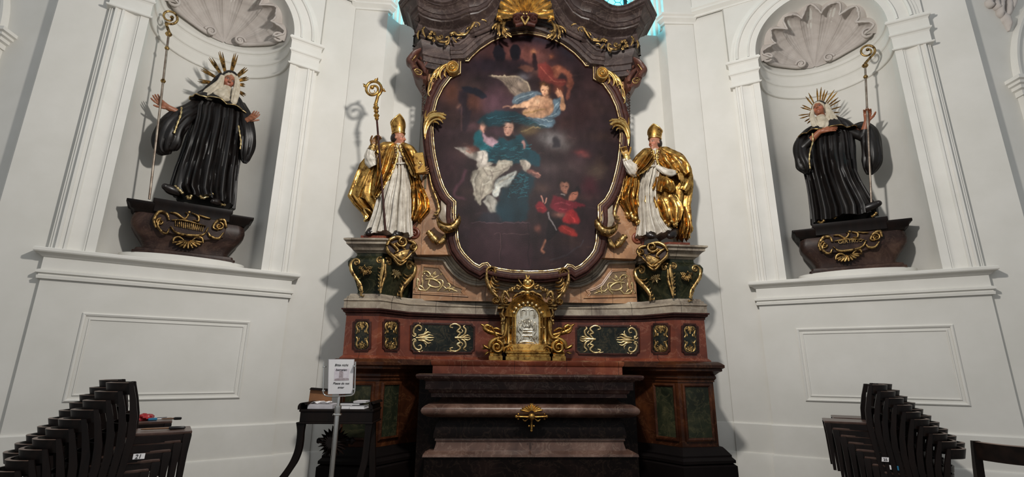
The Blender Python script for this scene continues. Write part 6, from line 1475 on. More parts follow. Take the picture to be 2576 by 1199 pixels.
# ---- the nun in the left niche
fg = Fig(plL); n, t = plL.n, plL.t
nun = thing('nun_statue', 'carved nun statue in black habit with nine-rayed halo, left wall niche', 'statue', plL(-.05, 3.455, -.3))
hc = fg.P(576, 203, -.17); fg.head(hc, n+t*.16-UZ*.25, UZ+t*.24, .27)
sh0, sh1 = fg.P(505, 264, -.28), fg.P(600, 268, -.28); ch = fg.P(553, 275, -.26); pv = fg.P(535, 360, -.3)
fg.cap(hc-UZ*.2-n*.05, ch, .07, .10, .06); fg.cap(sh0, sh1, .075, .075, .06); fg.cap(ch, pv, .11, .13, .06)
fg.limb([(fg.P(515, 365, -.26), .1), (fg.P(490, 420, -.2), .08), (fg.P(448, 475, -.17), .05)]); fg.limb([(fg.P(560, 370, -.3), .1), (fg.P(566, 440, -.28), .075), (fg.P(570, 505, -.24), .05)])
wl = fg.P(424, 271, -.12); fg.limb([(sh0, .075), (fg.P(470, 296, -.2), .06), (wl, .036)]); fg.hand(wl, fg.P(398, 254, -.12)-wl, n*.8+t*.5, .21, (.28, .34, .4, .3), .9, -1, .15)
wr = fg.P(622, 302, -.1); fg.limb([(sh1, .075), (fg.P(622, 330, -.22), .06), (wr, .036)]); fg.hand(wr, fg.P(640, 291, -.02)-wr, UZ*.6-n*.2, .19, (.1, .2, .3, .35), .9, -1, .1)
fg.body(nun, ((22, 18, 16), hc.z-.26, [(wl+(fg.P(398, 254, -.12)-wl).normalized()*.06, .24), (wr+t*.08, .26)]), skin=(156, 102, 76), res=.0075)
b = fg.drape([(520, 247), (499, 254), (488, 268), (484, 300), (476, 330), (466, 360), (455, 395), (444, 425), (434, 458), (430, 476), (440, 493)], [(588, 250), (604, 262), (611, 280), (612, 305), (609, 335), (604, 370), (599, 410), (593, 450), (590, 490), (587, 526)], [-.27, -.28, -.28, -.28], [.13, .17, .19, .22, .26], [(13, .10, .7), (21, .07, .8), (34, .04, .5)], nz=84, na=170, bulges=[(*fg.pl.px(503, 360, -.15), .13, .10), (*fg.pl.px(466, 455, -.1), .10, .07)], hem=.03, seed=4)
hab = b.build('habit', M['black_robe'], nun, 60)
b = fg.drape([(543, 232), (515, 233), (494, 240), (479, 246)], [(590, 236), (607, 254), (617, 276), (623, 294)], [-.24, -.25, -.25], [.1, .17, .21, .23], [(9, .07, .6)], nz=20, na=110, hem=.02, seed=2, flare=.02); cp = b.build('shoulder_cape', M['black_robe'], nun, 60)
fg.trim(fg.ring, .008).build('gilt_hem', M['gold_pale'], cp, 60)
b = fg.tube([(502, 262, 20, -.26), (480, 280, 25, -.22), (456, 294, 29, -.17), (434, 320, 34, -.15), (420, 350, 36, -.17), (414, 376, 27, -.19), (418, 389, 12, -.2)], (9, .16, .8), 48, seed=3, flat=.7); sl = b.build('sleeve', M['black_robe'], nun, 60)
fg.strip([(457, 270, -.07), (455, 288, -.03), (446, 312, -.02), (438, 335, -.03)], .012, 0).build('gilt_edge', M['gold_pale'], sl, 60)
b = fg.tube([(604, 264, 15, -.26), (617, 295, 17, -.18), (622, 330, 20, -.14), (621, 370, 19, -.16), (617, 398, 12, -.18), (616, 410, 5, -.18)], (7, .16, .8), 44, seed=6, flat=.8); sl = b.build('sleeve', M['black_robe'], nun, 60)
fg.strip([(600, 316, -.04), (603, 335, -.02), (606, 356, -.02), (604, 375, -.04)], .011, 0).build('gilt_edge', M['gold_pale'], sl, 60)
ellip(fg, (0, -.10, .16), (.385, .43, .42), cut=(.36, .1)).build('black_veil', M['black_robe'], nun, 60); ellip(fg, (0, -.06, .12), (.355, .415, .41), cut=(.26, .14)).build('white_coif', M['veil'], nun, 60)
b = fg.tube([(571, 220, 13, -.13), (567, 230, 16, -.11), (561, 238, 19, -.07), (556, 245, 22, -.05), (553, 250, 12, -.04)], (6, .10, .4), 40, seed=1, flat=.7, open_end=False); b.build('wimple', M['veil'], nun, 60)
for pts, sd in (([(560, 190, 5, -.1), (554, 206, 9, -.09), (543, 224, 15, -.09), (528, 238, 16, -.10), (524, 248, 8, -.09)], 1), ([(594, 192, 5, -.1), (597, 210, 7, -.08), (593, 234, 9, -.04), (589, 252, 8, -.03), (587, 262, 4, -.03)], 2)):
    fg.tube(pts, (6, .2, .4), 36, seed=sd, flat=.6, open_end=False).build('veil_fall', M['veil'], nun, 60)
fg.tube([(560, 186, 8, -.2), (546, 205, 11, -.24), (530, 226, 14, -.27), (508, 242, 14, -.27)], (6, .15, .4), 32, seed=5, flat=.7, open_end=False).build('black_veil_fall', M['black_robe'], nun, 60)
shoe(fg, [(452, 486, -.08), (430, 477, -.05), (415, 469, -.02)], .05, 'shoe', nun); shoe(fg, [(556, 512, -.1), (545, 508, -.04), (536, 506, 0)], .042, 'shoe', nun)
for L in ([(440, 468, -.05), (450, 476, -.02), (461, 487, -.02)], [(503, 492, -.03), (510, 498, -.02), (526, 492, -.02), (536, 487, -.02)], [(556, 514, -.04), (568, 516, -.04)], [(470, 492, -.03), (476, 500, -.03), (483, 490, -.03)]): fg.strip(L, .017, 0).build('gilt_lining', M['gold_pale'], hab, 60)
def halo(fig, root, c, tips, r0, mat, fan):
    H0 = V(c)-fig.pl.n*.11; b = MB()
    e1, e2 = fig.hr, fig.hu
    b.tube([H0+(e1*cos(a)+e2*sin(a))*r0 for a in [2*PI*i/24 for i in range(25)]], .008, 6); ho = b.build('halo_ring', M[mat], root, 60)
    for k, (x, y) in enumerate(tips):
        T = fig.P(x, y, (H0-fig.pl.P0).dot(fig.pl.n)); d = (T-H0); L = d.length; d.normalize(); q = d.cross(fig.pl.n); b = MB()
        for j in range(fan):
            o = (j-(fan-1)/2); s0 = H0+d*r0*.9+q*o*.008; e = H0+d*L*(1-.08*abs(o)-.05*(j % 2))+q*o*.02*(1+.2*j); w = .009
            b.loft([[s0+q*w*.7, s0+fig.pl.n*.008, s0-q*w*.7, s0-fig.pl.n*.008], [s0.lerp(e, .7)+q*w*1.3, s0.lerp(e, .7)+fig.pl.n*.01, s0.lerp(e, .7)-q*w*1.3, s0.lerp(e, .7)-fig.pl.n*.008], [e+q*.003, e+fig.pl.n*.004, e-q*.003, e-fig.pl.n*.004]])
        b.build('halo_ray', M[mat], ho, 20)
halo(fg, nun, hc, [(492.7, 203.7), (501, 170.7), (524.4, 140.4), (552, 124), (594.6, 129.4), (623.5, 168), (627.6, 194), (619.4, 213.4), (620.7, 242.3)], .125, 'gold_old', 3)
crozier('crozier', plL, fg, (425, 80), (375.5, 501), -.06, -.09, .0135, [(.69, .03), (.895, .028), (.985, .04)], (427, 43), 22, 1.35, 250, ('staff', 'gold_old'), 'plain gilt-headed staff held by the nun in the left wall niche', thick=.0155)

# ---- the nun in the right niche
fg = Fig(plR); n, t = plR.n, plR.t
nun = thing('nun_statue', 'carved nun statue in black habit with dense sunray halo, right wall niche', 'statue', plR(-.1, 3.455, -.3))
hc = fg.P(2061, 275, -.17); fg.head(hc, n*.9-t*.35+UZ*.2, UZ-t*.12, .262)
sh0, sh1 = fg.P(2026, 345, -.28), fg.P(2128, 325, -.28); ch = fg.P(2077, 345, -.26); pv = fg.P(2098, 430, -.3)
fg.cap(hc-UZ*.2-n*.05, ch, .07, .10, .06); fg.cap(sh0, sh1, .075, .075, .06); fg.cap(ch, pv, .11, .13, .06)
fg.limb([(fg.P(2120, 435, -.26), .1), (fg.P(2150, 480, -.2), .08), (fg.P(2185, 520, -.17), .05)]); fg.limb([(fg.P(2075, 440, -.3), .1), (fg.P(2072, 500, -.28), .075), (fg.P(2070, 545, -.24), .05)])
wl = fg.P(2062, 331, -.03); fg.limb([(sh0, .075), (fg.P(2020, 372, -.16), .06), (wl, .036)]); fg.hand(wl, fg.P(2092, 322, 0)-wl, -n*.8-UZ*.3, .21, (.15, .18, .2, .25), .6, 1, .15)
wr = fg.P(2181, 305, -.12); fg.limb([(sh1, .075), (fg.P(2172, 345, -.18), .06), (wr, .036)]); fg.hand(wr, fg.P(2183, 279, -.1)-wr, n*.9-t*.2, .2, (.65, .75, .8, .8), .4, 1, .6)
fg.body(nun, ((22, 18, 16), hc.z-.26, [(wl+t*.06, .2), (wr+UZ*.06, .18)]), skin=(154, 94, 66), res=.0075)
b = fg.drape([(2050, 322), (2026, 332), (2016, 350), (2014, 380), (2018, 410), (2026, 440), (2032, 465), (2037, 495), (2042, 535), (2044, 566)], [(2105, 310), (2130, 318), (2146, 335), (2150, 370), (2150, 400), (2153, 435), (2166, 462), (2180, 485), (2192, 505), (2204, 524), (2206, 543)], [-.27, -.28, -.28, -.28], [.13, .17, .19, .22, .27], [(14, .10, .8), (22, .07, .9), (36, .04, .5)], nz=84, na=170, bulges=[(*fg.pl.px(2135, 425, -.15), .13, .10), (*fg.pl.px(2160, 490, -.1), .12, .05)], hem=.03, seed=9)
hab = b.build('habit', M['black_robe'], nun, 60)
b = fg.drape([(2052, 312), (2040, 322), (2020, 334), (2006, 348)], [(2095, 296), (2118, 301), (2140, 310), (2158, 326)], [-.24, -.25, -.25], [.1, .17, .21, .23], [(9, .09, .6)], nz=20, na=110, hem=.02, seed=5, flare=.02); cp = b.build('shoulder_cape', M['black_robe'], nun, 60)
fg.trim(fg.ring, .007).build('gilt_hem', M['gold_old'], cp, 60)
b = fg.tube([(2150, 324, 14, -.26), (2172, 318, 16, -.2), (2186, 335, 22, -.17), (2192, 365, 25, -.16), (2194, 400, 25, -.17), (2190, 424, 18, -.2), (2187, 438, 8, -.2)], (9, .14, .8), 48, seed=8, flat=.75); b.build('sleeve', M['black_robe'], nun, 60)
b = fg.tube([(2030, 340, 16, -.26), (2016, 362, 18, -.2), (2018, 390, 20, -.15), (2026, 414, 22, -.14), (2030, 430, 14, -.15), (2031, 437, 6, -.15)], (8, .18, .8), 46, seed=11, flat=.8); sl = b.build('sleeve', M['black_robe'], nun, 60)
fg.strip([(2044, 335, -.02), (2045, 355, -.02), (2038, 380, .0), (2036, 402, .0), (2038, 424, -.02)], .011, 0).build('gilt_edge', M['gold_pale'], sl, 60)
ellip(fg, (0, -.10, .16), (.385, .43, .42), cut=(.36, .1)).build('black_veil', M['black_robe'], nun, 60); ellip(fg, (0, -.06, .12), (.355, .415, .41), cut=(.26, .14)).build('white_coif', M['veil'], nun, 60)
b = fg.tube([(2062, 294, 12, -.12), (2067, 304, 15, -.09), (2070, 315, 17, -.06), (2067, 325, 12, -.04)], (6, .10, .4), 40, seed=1, flat=.7, open_end=False); b.build('wimple', M['veil'], nun, 60)
for pts, sd in (([(2044, 276, 4, -.11), (2043, 292, 6, -.08), (2049, 310, 8, -.05), (2056, 320, 5, -.04)], 1), ([(2080, 262, 5, -.11), (2085, 280, 8, -.09), (2092, 298, 12, -.08), (2102, 311, 9, -.06)], 2)):
    fg.tube(pts, (6, .2, .4), 36, seed=sd, flat=.6, open_end=False).build('veil_fall', M['veil'], nun, 60)
shoe(fg, [(2165, 528, -.08), (2188, 521, -.05), (2210, 511, -.02)], .05, 'shoe', nun)
for L in ([(2192, 545, -.03), (2199, 541, -.02), (2205, 534, -.03)], [(2058, 557, -.05), (2066, 560, -.04), (2074, 553, -.04)], [(2098, 550, -.03), (2104, 543, -.02), (2106, 534, -.02)]): fg.strip(L, .015, 0).build('gilt_lining', M['gold_old'], hab, 60)
halo(fg, nun, hc, [(2008.5, 290), (2012, 298), (2024, 306), (2013.7, 269.6), (2026.6, 242.5), (2034, 233.5), (2055, 222), (2065.9, 219), (2082, 228), (2075, 225), (2099, 225.7), (2106.7, 231), (2109, 245), (2114.5, 251.5), (2115.8, 268), (2113, 282.6), (2110.6, 293), (2030.5, 311), (2018, 264)], .125, 'gold', 1)
crozier('crozier', plR, fg, (2176, 160), (2192, 511), -.06, -.06, .0135, [(.70, .0), (.9, .03), (.985, .04)], (2182, 129), 20, 1.4, 290, ('staff', 'gold_old'), 'plain gilt-headed staff held by the nun in the right wall niche', thick=.0155)

# ---- the bishops beside the painting
def mitre(fig, root, c0, fwd, up, r, H, mat):
    f = V(fwd).normalized(); u = V(up); u = (u-f*u.dot(f)).normalized(); q = f.cross(u); n, m = 36, 14; rings = []
    for i in range(m+1):
        tt = i/m; ring = []
        for k in range(n):
            th = 2*PI*k/n; fr_ = 1-abs(((th/PI*2) % 2)-1) if False else abs(math.asin(max(-1, min(1, sin(th))))/(PI/2)); top = H*(.42+.58*(1-fr_)**.85); cf = cos(th)*r*(1+.14*sin(PI*tt*.9)-.30*tt**2); cq = sin(th)*r*(1+.30*tt**.8)
            ring.append(c0+f*cf+q*cq*.92+u*(tt*top))
        rings.append(ring)
    rings.append([p*.6+(c0+u*H*.3)*.4 for p in rings[-1]])
    b = MB(); b.loft(rings); o = b.build('mitre', M[mat], root, 60)
    b = MB(); b.tube(rings[1]+[rings[1][0]], .011, 6); b.build('mitre_band', M['gold_bright'], o, 60)
    b = MB(); b.tube(rings[m]+[rings[m][0]], .007, 6); b.build('mitre_edge', M['gold_bright'], o, 60); return o
YBi = 6.45
pb = yplane(YBi); X = V((1, 0, 0)); FN = V((0, -1, 0))
fg = Fig(pb); bis = thing('bishop_statue', 'gilded bishop statue with tall crozier and book, left of the painting', 'statue', (atY(980, 590, YBi).x, YBi, 3.18))
hc = fg.P(1003, 348, .04); fg.head(hc, X*.93+FN*.36-UZ*.02, UZ, .235)
ch = fg.P(1003, 392, .0); sh0, sh1 = fg.P(972, 374, -.02), fg.P(1026, 384, .0); pv = fg.P(998, 455, .0)
fg.cap(hc-UZ*.15-FN*.03, ch, .06, .12, .05); fg.cap(sh0, sh1, .08, .08, .05); fg.cap(ch, pv, .14, .14, .05)
fg.limb([(fg.P(985, 460, 0), .09), (fg.P(965, 520, .05), .07), (fg.P(945, 580, .05), .045)]); fg.limb([(fg.P(1010, 460, 0), .09), (fg.P(1012, 520, .05), .07), (fg.P(1010, 585, .06), .045)])
wl = fg.P(938, 368, .16); fg.limb([(sh0, .07), (fg.P(934, 410, .08), .055), (wl, .034)]); fg.hand(wl, fg.P(946, 350, .16)-wl, X*.6+FN*.6, .2, (.6, .75, .85, .85), .4, -1, .7)
wr = fg.P(1046, 434, .14); fg.limb([(sh1, .07), (fg.P(1036, 425, .04), .055), (wr, .034)]); fg.hand(wr, X+UZ*.15, UZ*.7-FN*.5, .19, (.25, .3, .4, .5), .5, 1, .3)
fg.body(bis, ((104, 74, 38), hc.z-.2, []), glove=((120, 84, 46), [(wl+UZ*.08, .17), (wr+X*.08, .17)]), skin=(164, 112, 88), res=.007)
ellip(fg, (0, -.17, .02), (.34, .34, .36)).build('hair', M['hair'], bis, 60)
mitre(fg, bis, fg.H(0, -.04, .235), X*.55+FN*.8, UZ-X*.10+FN*.06, .090, .29, 'gold')
b = fg.drape([(997, 366), (988, 384), (985, 411), (976, 440), (964, 475), (950, 510), (940, 545), (930, 570), (922, 590)], [(1010, 368), (1020, 390), (1022, 411), (1028, 440), (1032, 475), (1034, 510), (1034, 545), (1036, 575), (1037, 594)], [.0, .01, .02, .02], [.10, .12, .14, .155, .16], [(15, .12, .8), (23, .08, .9), (38, .04, .5)], nz=90, na=180, hem=.04, seed=21, bulges=[(*pb.px(1000, 500, .1), .12, .04)]); alb = b.build('alb', M['white_robe'], bis, 60)
b = MB(); b.tube([fg.P(984+i*4.2, 411-(abs(i-4.5)**2)*.12, .17-.006*abs(i-4.5)**1.5) for i in range(10)], .011, 6); b.build('girdle', M['white_robe'], alb, 60)
b = fg.drape([(972, 364), (946, 378), (926, 394), (912, 414), (905, 440), (896, 466), (887, 494), (900, 514), (917, 532), (926, 546)], [(1018, 370), (1036, 392), (1045, 420), (1051, 450), (1064, 478), (1073, 500), (1080, 530), (1066, 548), (1058, 556)], [-.1, -.12, -.12], [.07, .1, .12, .13], [(11, .2, .9), (19, .12, .9), (31, .06, .7)], nz=70, na=150, hem=.12, seed=22, flare=.05); cope = b.build('cope', M['gold'], bis, 60)
fg.trim(fg.ring, .014).build('cope_fringe', M['gold_bright'], cope, 60)
for L, R_, hh, sd in (([(986, 360), (966, 368), (954, 384), (951, 410), (950, 440), (947, 470), (944, 494)], [(997, 364), (1001, 384), (994, 412), (984, 438), (970, 464), (958, 482), (948, 496)], [.06, .1, .13, .12], 23), ([(1006, 364), (1010, 382), (1020, 402), (1032, 424), (1040, 442)], [(1016, 364), (1033, 384), (1043, 406), (1051, 430), (1056, 448)], [.06, .1, .12], 24), ([(1038, 446), (1037, 480), (1034, 520), (1031, 556)], [(1052, 446), (1068, 480), (1078, 506), (1081, 530), (1058, 558)], [.02, .0, .0], 25)):
    b = fg.drape(L, R_, hh, [.05, .07, .07, .06], [(9, .22, .9), (16, .12, .8)], nz=50, na=90, hem=.04, seed=sd); o_ = b.build('cope_front', M['gold'], bis, 60)
    if sd < 25:
        E = (R_ if sd == 23 else L); fg.strip([(x, y, hh[1]+.06) for x, y in E], .016, 0).build('cope_border', M['gold_bright'], o_, 60)
        o = Orn(pb, hh[1]+.07); [o.boss(x+(-4 if sd == 23 else 4), y+3, 1.8) for x, y in smooth(E, 3)]; o.build('cope_studs', M['gold_pale'], o_, 60)
b = fg.tube([(974, 368, 14, .0), (952, 384, 17, .03), (938, 408, 15, .02), (926, 438, 15, .0), (914, 468, 17, -.03), (904, 496, 15, -.05)], (9, .2, .9), 44, seed=26, flat=.7); b.build('cope_fold', M['gold'], bis, 60)
b = fg.tube([(940, 418, 13, .08), (932, 402, 14, .11), (931, 386, 11, .14), (936, 373, 8, .16)], (10, .12, .2), 40, seed=27, flat=.9, open_end=False); b.build('sleeve', M['white_robe'], bis, 60)
b = fg.tube([(934, 378, 9.5, .155), (937, 370, 8, .16), (940, 364, 6.5, .16)], (6, .06, .2), 28, seed=2, flat=1, open_end=False); b.build('glove_cuff', M['gold_old'], bis, 60)
b = fg.tube([(1026, 392, 12, .04), (1038, 416, 13, .08), (1044, 432, 11, .13), (1052, 437, 8, .14)], (7, .14, .6), 40, seed=28, flat=.9); b.build('sleeve', M['gold_old'], bis, 60)
for pts, sd in (([(992, 365, 8, .06), (976, 368, 12, .06), (960, 376, 14, .05), (950, 388, 13, .05)], 51), ([(1010, 364, 7, .07), (1024, 371, 10, .07), (1035, 383, 12, .06), (1042, 398, 11, .06)], 52)): fg.tube(pts, (7, .1, .4), 36, seed=sd, flat=.9, open_end=False).build('cope_shoulder', M['gold'], bis, 60)
fg.tube([(1004, 362, 6, .06), (1004, 372, 9, .08), (1005, 384, 11, .1), (1005, 398, 10, .11)], (7, .12, .3), 36, seed=53, flat=.7, open_end=False).build('amice', M['white_robe'], bis, 60)
shoe(fg, [(940, 578, .06), (933, 583, .14), (926, 586, .18)], .05, 'shoe', bis); shoe(fg, [(1006, 586, .08), (998, 590, .16), (992, 592, .2)], .05, 'shoe', bis)
b = MB(); q = [pb.px(x, y, .17) for x, y in ((1045, 438), (1072.7, 434), (1064.6, 383.5), (1038.6, 386))]; b.prism(q, pb, .14, .19, .008); bk_ = b.build('book', M['gold'], None, 40)
o = Orn(pb, .19); o.boss(1056, 410, 4); [o.boss(x, y, 1.8) for x, y in ((1043, 390), (1062, 388), (1068, 430), (1048, 433))]
for k in range(6): o.rib([(1056+5*cos(k), 410+5*sin(k)), (1056+8*cos(k), 410+8*sin(k))], [1, 1.4, .6])
st = o.build('clasp_boss', M['gold_bright'], bk_, 60); tag(bk_, 'gilded closed book propped on the left bishop\'s hand beside the frame', 'book')
crozier('crozier', pb, fg, (945, 262), (970, 580), .24, .225, .014, [(.88, .03), (.905, .04), (.94, .035), (.97, .042), (.995, .03)], (939, 224), 20, 1.5, 310, ('frame', 'gold'), 'ornate gilt-headed crozier held by the bishop left of the painting', thick=.02, fancy=True)

fg = Fig(pb); bis = thing('bishop_statue', 'gilded bishop statue with raised glove and no crozier, right of the painting', 'statue', (atY(1660, 595, YBi).x, YBi, 3.18))
hc = fg.P(1647, 359, .04); fg.head(hc, -X*.85+FN*.5-UZ*.02, UZ, .235)
ch = fg.P(1650, 402, .0); sh0, sh1 = fg.P(1626, 392, 0), fg.P(1680, 388, 0); pv = fg.P(1648, 460, 0)
fg.cap(hc-UZ*.15-FN*.03, ch, .06, .12, .05); fg.cap(sh0, sh1, .08, .08, .05); fg.cap(ch, pv, .14, .14, .05)
fg.limb([(fg.P(1640, 465, 0), .09), (fg.P(1625, 525, .05), .07), (fg.P(1620, 590, .06), .045)]); fg.limb([(fg.P(1662, 465, 0), .09), (fg.P(1680, 525, .02), .07), (fg.P(1696, 588, .02), .045)])
wl = fg.P(1577, 396, .16); fg.limb([(sh0, .07), (fg.P(1594, 428, .1), .055), (wl, .034)]); fg.hand(wl, fg.P(1570, 378, .17)-wl, -X*.3+FN*.8, .2, (.6, .9, 1., 1.), .3, 1, .6)
wr = fg.P(1702, 424, .15); fg.limb([(sh1, .07), (fg.P(1718, 425, .04), .055), (wr, .034)]); fg.hand(wr, X*.3-UZ*.8+FN*.2, -FN*.7-X*.3, .2, (.15, .2, .25, .3), .6, 1, .2)
fg.body(bis, ((104, 74, 38), hc.z-.2, []), glove=((176, 138, 74), [(wl+UZ*.08-X*.02, .16), (wr-UZ*.09+X*.03, .16)]), skin=(166, 114, 90), res=.007)
ellip(fg, (0, -.17, -.03), (.34, .34, .38)).build('hair', M['hair'], bis, 60)
mitre(fg, bis, fg.H(0, -.04, .225), -X*.6+FN*.75, UZ+FN*.06+X*.06, .090, .22, 'gold')
b = fg.drape([(1640, 380), (1628, 400), (1621, 420), (1612, 450), (1606, 480), (1605, 520), (1606, 560), (1604, 580), (1602, 596)], [(1654, 382), (1664, 402), (1664, 420), (1660, 450), (1650, 480), (1650, 520), (1660, 555), (1676, 575), (1694, 592)], [.0, .01, .02, .02], [.10, .12, .14, .155, .17], [(15, .12, .8), (23, .08, .9), (38, .04, .5)], nz=90, na=180, hem=.04, seed=31); alb = b.build('alb', M['white_robe'], bis, 60)
b = MB(); b.tube([fg.P(1622+i*4.6, 417-(abs(i-4.5)**2)*.12, .17-.006*abs(i-4.5)**1.5) for i in range(10)], .011, 6); b.build('girdle', M['white_robe'], alb, 60)
b = fg.drape([(1632, 380), (1608, 402), (1580, 420), (1566, 440), (1558, 465), (1556, 505), (1566, 530), (1582, 546), (1604, 564)], [(1666, 376), (1690, 390), (1714, 402), (1729, 420), (1733, 446), (1730, 480), (1724, 520), (1728, 560), (1730, 585)], [-.1, -.12, -.12], [.07, .1, .12, .13], [(11, .2, .9), (19, .12, .9), (31, .06, .7)], nz=70, na=150, hem=.12, seed=32, flare=.04); cope = b.build('cope', M['gold'], bis, 60)
fg.trim(fg.ring, .014).build('cope_fringe', M['gold_bright'], cope, 60)
for L, R_, hh, sd in (([(1634, 378), (1622, 392), (1608, 408), (1598, 424), (1594, 436)], [(1643, 378), (1646, 394), (1640, 410), (1626, 426), (1604, 440)], [.06, .1, .12], 33), ([(1654, 376), (1652, 396), (1656, 412), (1668, 426), (1686, 438)], [(1668, 374), (1690, 388), (1712, 400), (1728, 418), (1730, 444)], [.06, .1, .12], 34), ([(1650, 446), (1642, 470), (1636, 484)], [(1678, 446), (1690, 462), (1700, 482)], [.13, .14, .13], 35), ([(1640, 482), (1624, 502), (1632, 524), (1646, 548), (1660, 564)], [(1690, 480), (1704, 500), (1712, 530), (1706, 556), (1696, 568)], [.08, .09, .1], 36), ([(1590, 440), (1572, 456), (1560, 490), (1560, 512), (1578, 542)], [(1606, 440), (1606, 470), (1600, 500), (1600, 530), (1604, 562)], [.02, .0, .0], 37), ([(1716, 520), (1708, 545), (1706, 575), (1700, 596)], [(1724, 522), (1728, 550), (1732, 580), (1726, 604)], [.0, .02, .04], 38)):
    b = fg.drape(L, R_, hh, [.05, .08, .08, .06], [(9, .22, .9), (16, .12, .8)], nz=50, na=90, hem=.05, seed=sd); o_ = b.build('cope_front', M['gold'], bis, 60)
    if sd in (36, 37): fg.trim(fg.ring, .02).build('cope_fringe', M['gold_bright'], o_, 60)
    if sd == 36: fg.strip([(x, y, .14) for x, y in L], .024, 0).build('cope_fringe', M['gold_bright'], o_, 60)
    if sd < 35:
        E = (R_ if sd == 33 else L); fg.strip([(x, y, hh[1]+.06) for x, y in E], .016, 0).build('cope_border', M['gold_bright'], o_, 60)
        o = Orn(pb, hh[1]+.07); [o.boss(x+(-4 if sd == 33 else 4), y+3, 1.8) for x, y in smooth(E, 3)]; o.build('cope_studs', M['gold_pale'], o_, 60)
b = fg.tube([(1652, 418, 5, .16), (1668, 428, 7, .19), (1684, 434, 8, .2), (1700, 432, 6, .18)], (6, .15, .4), 32, seed=39, flat=.7, open_end=False); b.build('cope_lining', M['white_robe'], bis, 60)
b = fg.tube([(1600, 434, 14, .08), (1590, 424, 14, .12), (1580, 410, 10, .15), (1575, 398, 8, .16)], (10, .12, .2), 40, seed=40, flat=.9, open_end=False); b.build('sleeve', M['white_robe'], bis, 60)
b = fg.tube([(1578, 404, 9.5, .155), (1576, 397, 8.5, .16), (1574, 391, 7, .16)], (6, .06, .2), 28, seed=2, flat=1, open_end=False); b.build('glove_cuff', M['gold_bright'], bis, 60)
b = fg.tube([(1690, 404, 12, .06), (1706, 410, 13, .1), (1712, 418, 9, .14)], (8, .14, .3), 36, seed=41, flat=.9, open_end=False); b.build('sleeve', M['white_robe'], bis, 60)
b = fg.tube([(1680, 388, 14, .0), (1706, 404, 17, .0), (1722, 430, 15, .0), (1724, 458, 13, .02), (1716, 480, 9, .02)], (8, .2, .8), 40, seed=42, flat=.8); b.build('cope_fold', M['gold'], bis, 60)
for pts, sd in (([(1638, 378, 7, .06), (1624, 385, 11, .07), (1612, 398, 12, .07), (1600, 414, 12, .08), (1596, 428, 11, .08)], 54), ([(1657, 376, 7, .06), (1672, 380, 11, .06), (1690, 390, 13, .05), (1708, 404, 14, .04)], 55)): fg.tube(pts, (7, .1, .4), 36, seed=sd, flat=.9, open_end=False).build('cope_shoulder', M['gold'], bis, 60)
fg.tube([(1648, 374, 6, .06), (1648, 384, 9, .08), (1647, 396, 11, .1), (1645, 408, 10, .11)], (7, .12, .3), 36, seed=56, flat=.7, open_end=False).build('amice', M['white_robe'], bis, 60)
shoe(fg, [(1700, 580, .08), (1692, 588, .16), (1684, 593, .2)], .05, 'shoe', bis); shoe(fg, [(1622, 588, .1), (1634, 592, .16), (1642, 594, .2)], .045, 'shoe', bis)
b = MB(); b.tube([fg.P(1569, 376, .22), fg.P(1553, 348, .24)], [.012, .004], 8); b.build('quill_stub', M['frame'], bis, 60)
# ------------------------------------------------------------------ chairs
def fwl(side):
    f = WP(side); sg = -1 if side < 0 else 1
    # local frame of a chair row: x = facing (towards the altar), y = towards the wall
    fx = (f(0, 0, 0)-f(1, 0, 0)); fy = (f(0, 0, 0)-f(0, 0, 1)); return f, fx, fy
CW, CD = .40, .40                                 # seat width and depth
def chair_parts():
    """bentwood stacking chair at the origin: x forward, y across, z up; returns name, mesh builder, material"""
    out = []
    b = MB(); n = 8
    pl = [(-.19, -.185), (.185, -.2), (.2, -.19), (.2, .19), (.185, .2), (-.19, .185)]
    b.loft([[V((x*k, y*k, z)) for x, y in pl] for k, z in ((.985, .44), (1, .445), (1, .458), (.98, .462))]); out.append(('seat', b, 'seat'))
    b = MB()
    for y0, y1 in ((-.195, -.175), (.175, .195)): b.box(-.18, .18, y0, y1, .385, .44, .003)
    b.box(.165, .187, -.18, .18, .385, .44, .003); b.box(-.185, -.165, -.17, .17, .385, .44, .003); out.append(('apron', b, 'chair'))
    for s in (-1, 1):
        b = MB(); y = s*.19
        b.loft([[V((x0, y-w, z)), V((x1, y-w, z)), V((x1, y+w, z)), V((x0, y+w, z))] for x0, x1, w, z in ((.155, .18, .012, 0), (.150, .19, .016, .30), (.145, .2, .018, .43), (.15, .198, .016, .442))]); out.append(('leg', b, 'chair'))
    for s in (-1, 1):
        b = MB(); y = s*.192; prof = ((-.235, -.205, 0), (-.215, -.175, .25), (-.205, -.155, .44), (-.212, -.165, .58), (-.232, -.192, .70), (-.252, -.222, .80), (-.258, -.232, .826))
        b.loft([[V((x0, y-.016, z)), V((x1, y-.016, z)), V((x1, y+.016, z)), V((x0, y+.016, z))] for x0, x1, z in prof]); out.append(('back_leg', b, 'chair'))
    def rail(z0, z1, bow, x0, th, lean):
        b = MB(); rows = []
        for i in range(17):
            t = -1+2*i/16; y = .2*t; x = x0-bow*(1-abs(t)**2.6)
            rows.append([V((x+th/2, y, z0)), V((x+th/2-lean, y, z1)), V((x+th/2-lean-.003, y, z1+.003)), V((x-th/2-lean, y, z1)), V((x-th/2, y, z0))])
        b.loft(rows); return b
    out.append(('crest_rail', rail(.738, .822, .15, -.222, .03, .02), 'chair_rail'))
    out.append(('back_rail', rail(.545, .60, .06, -.2, .018, .008), 'chair'))
    return out
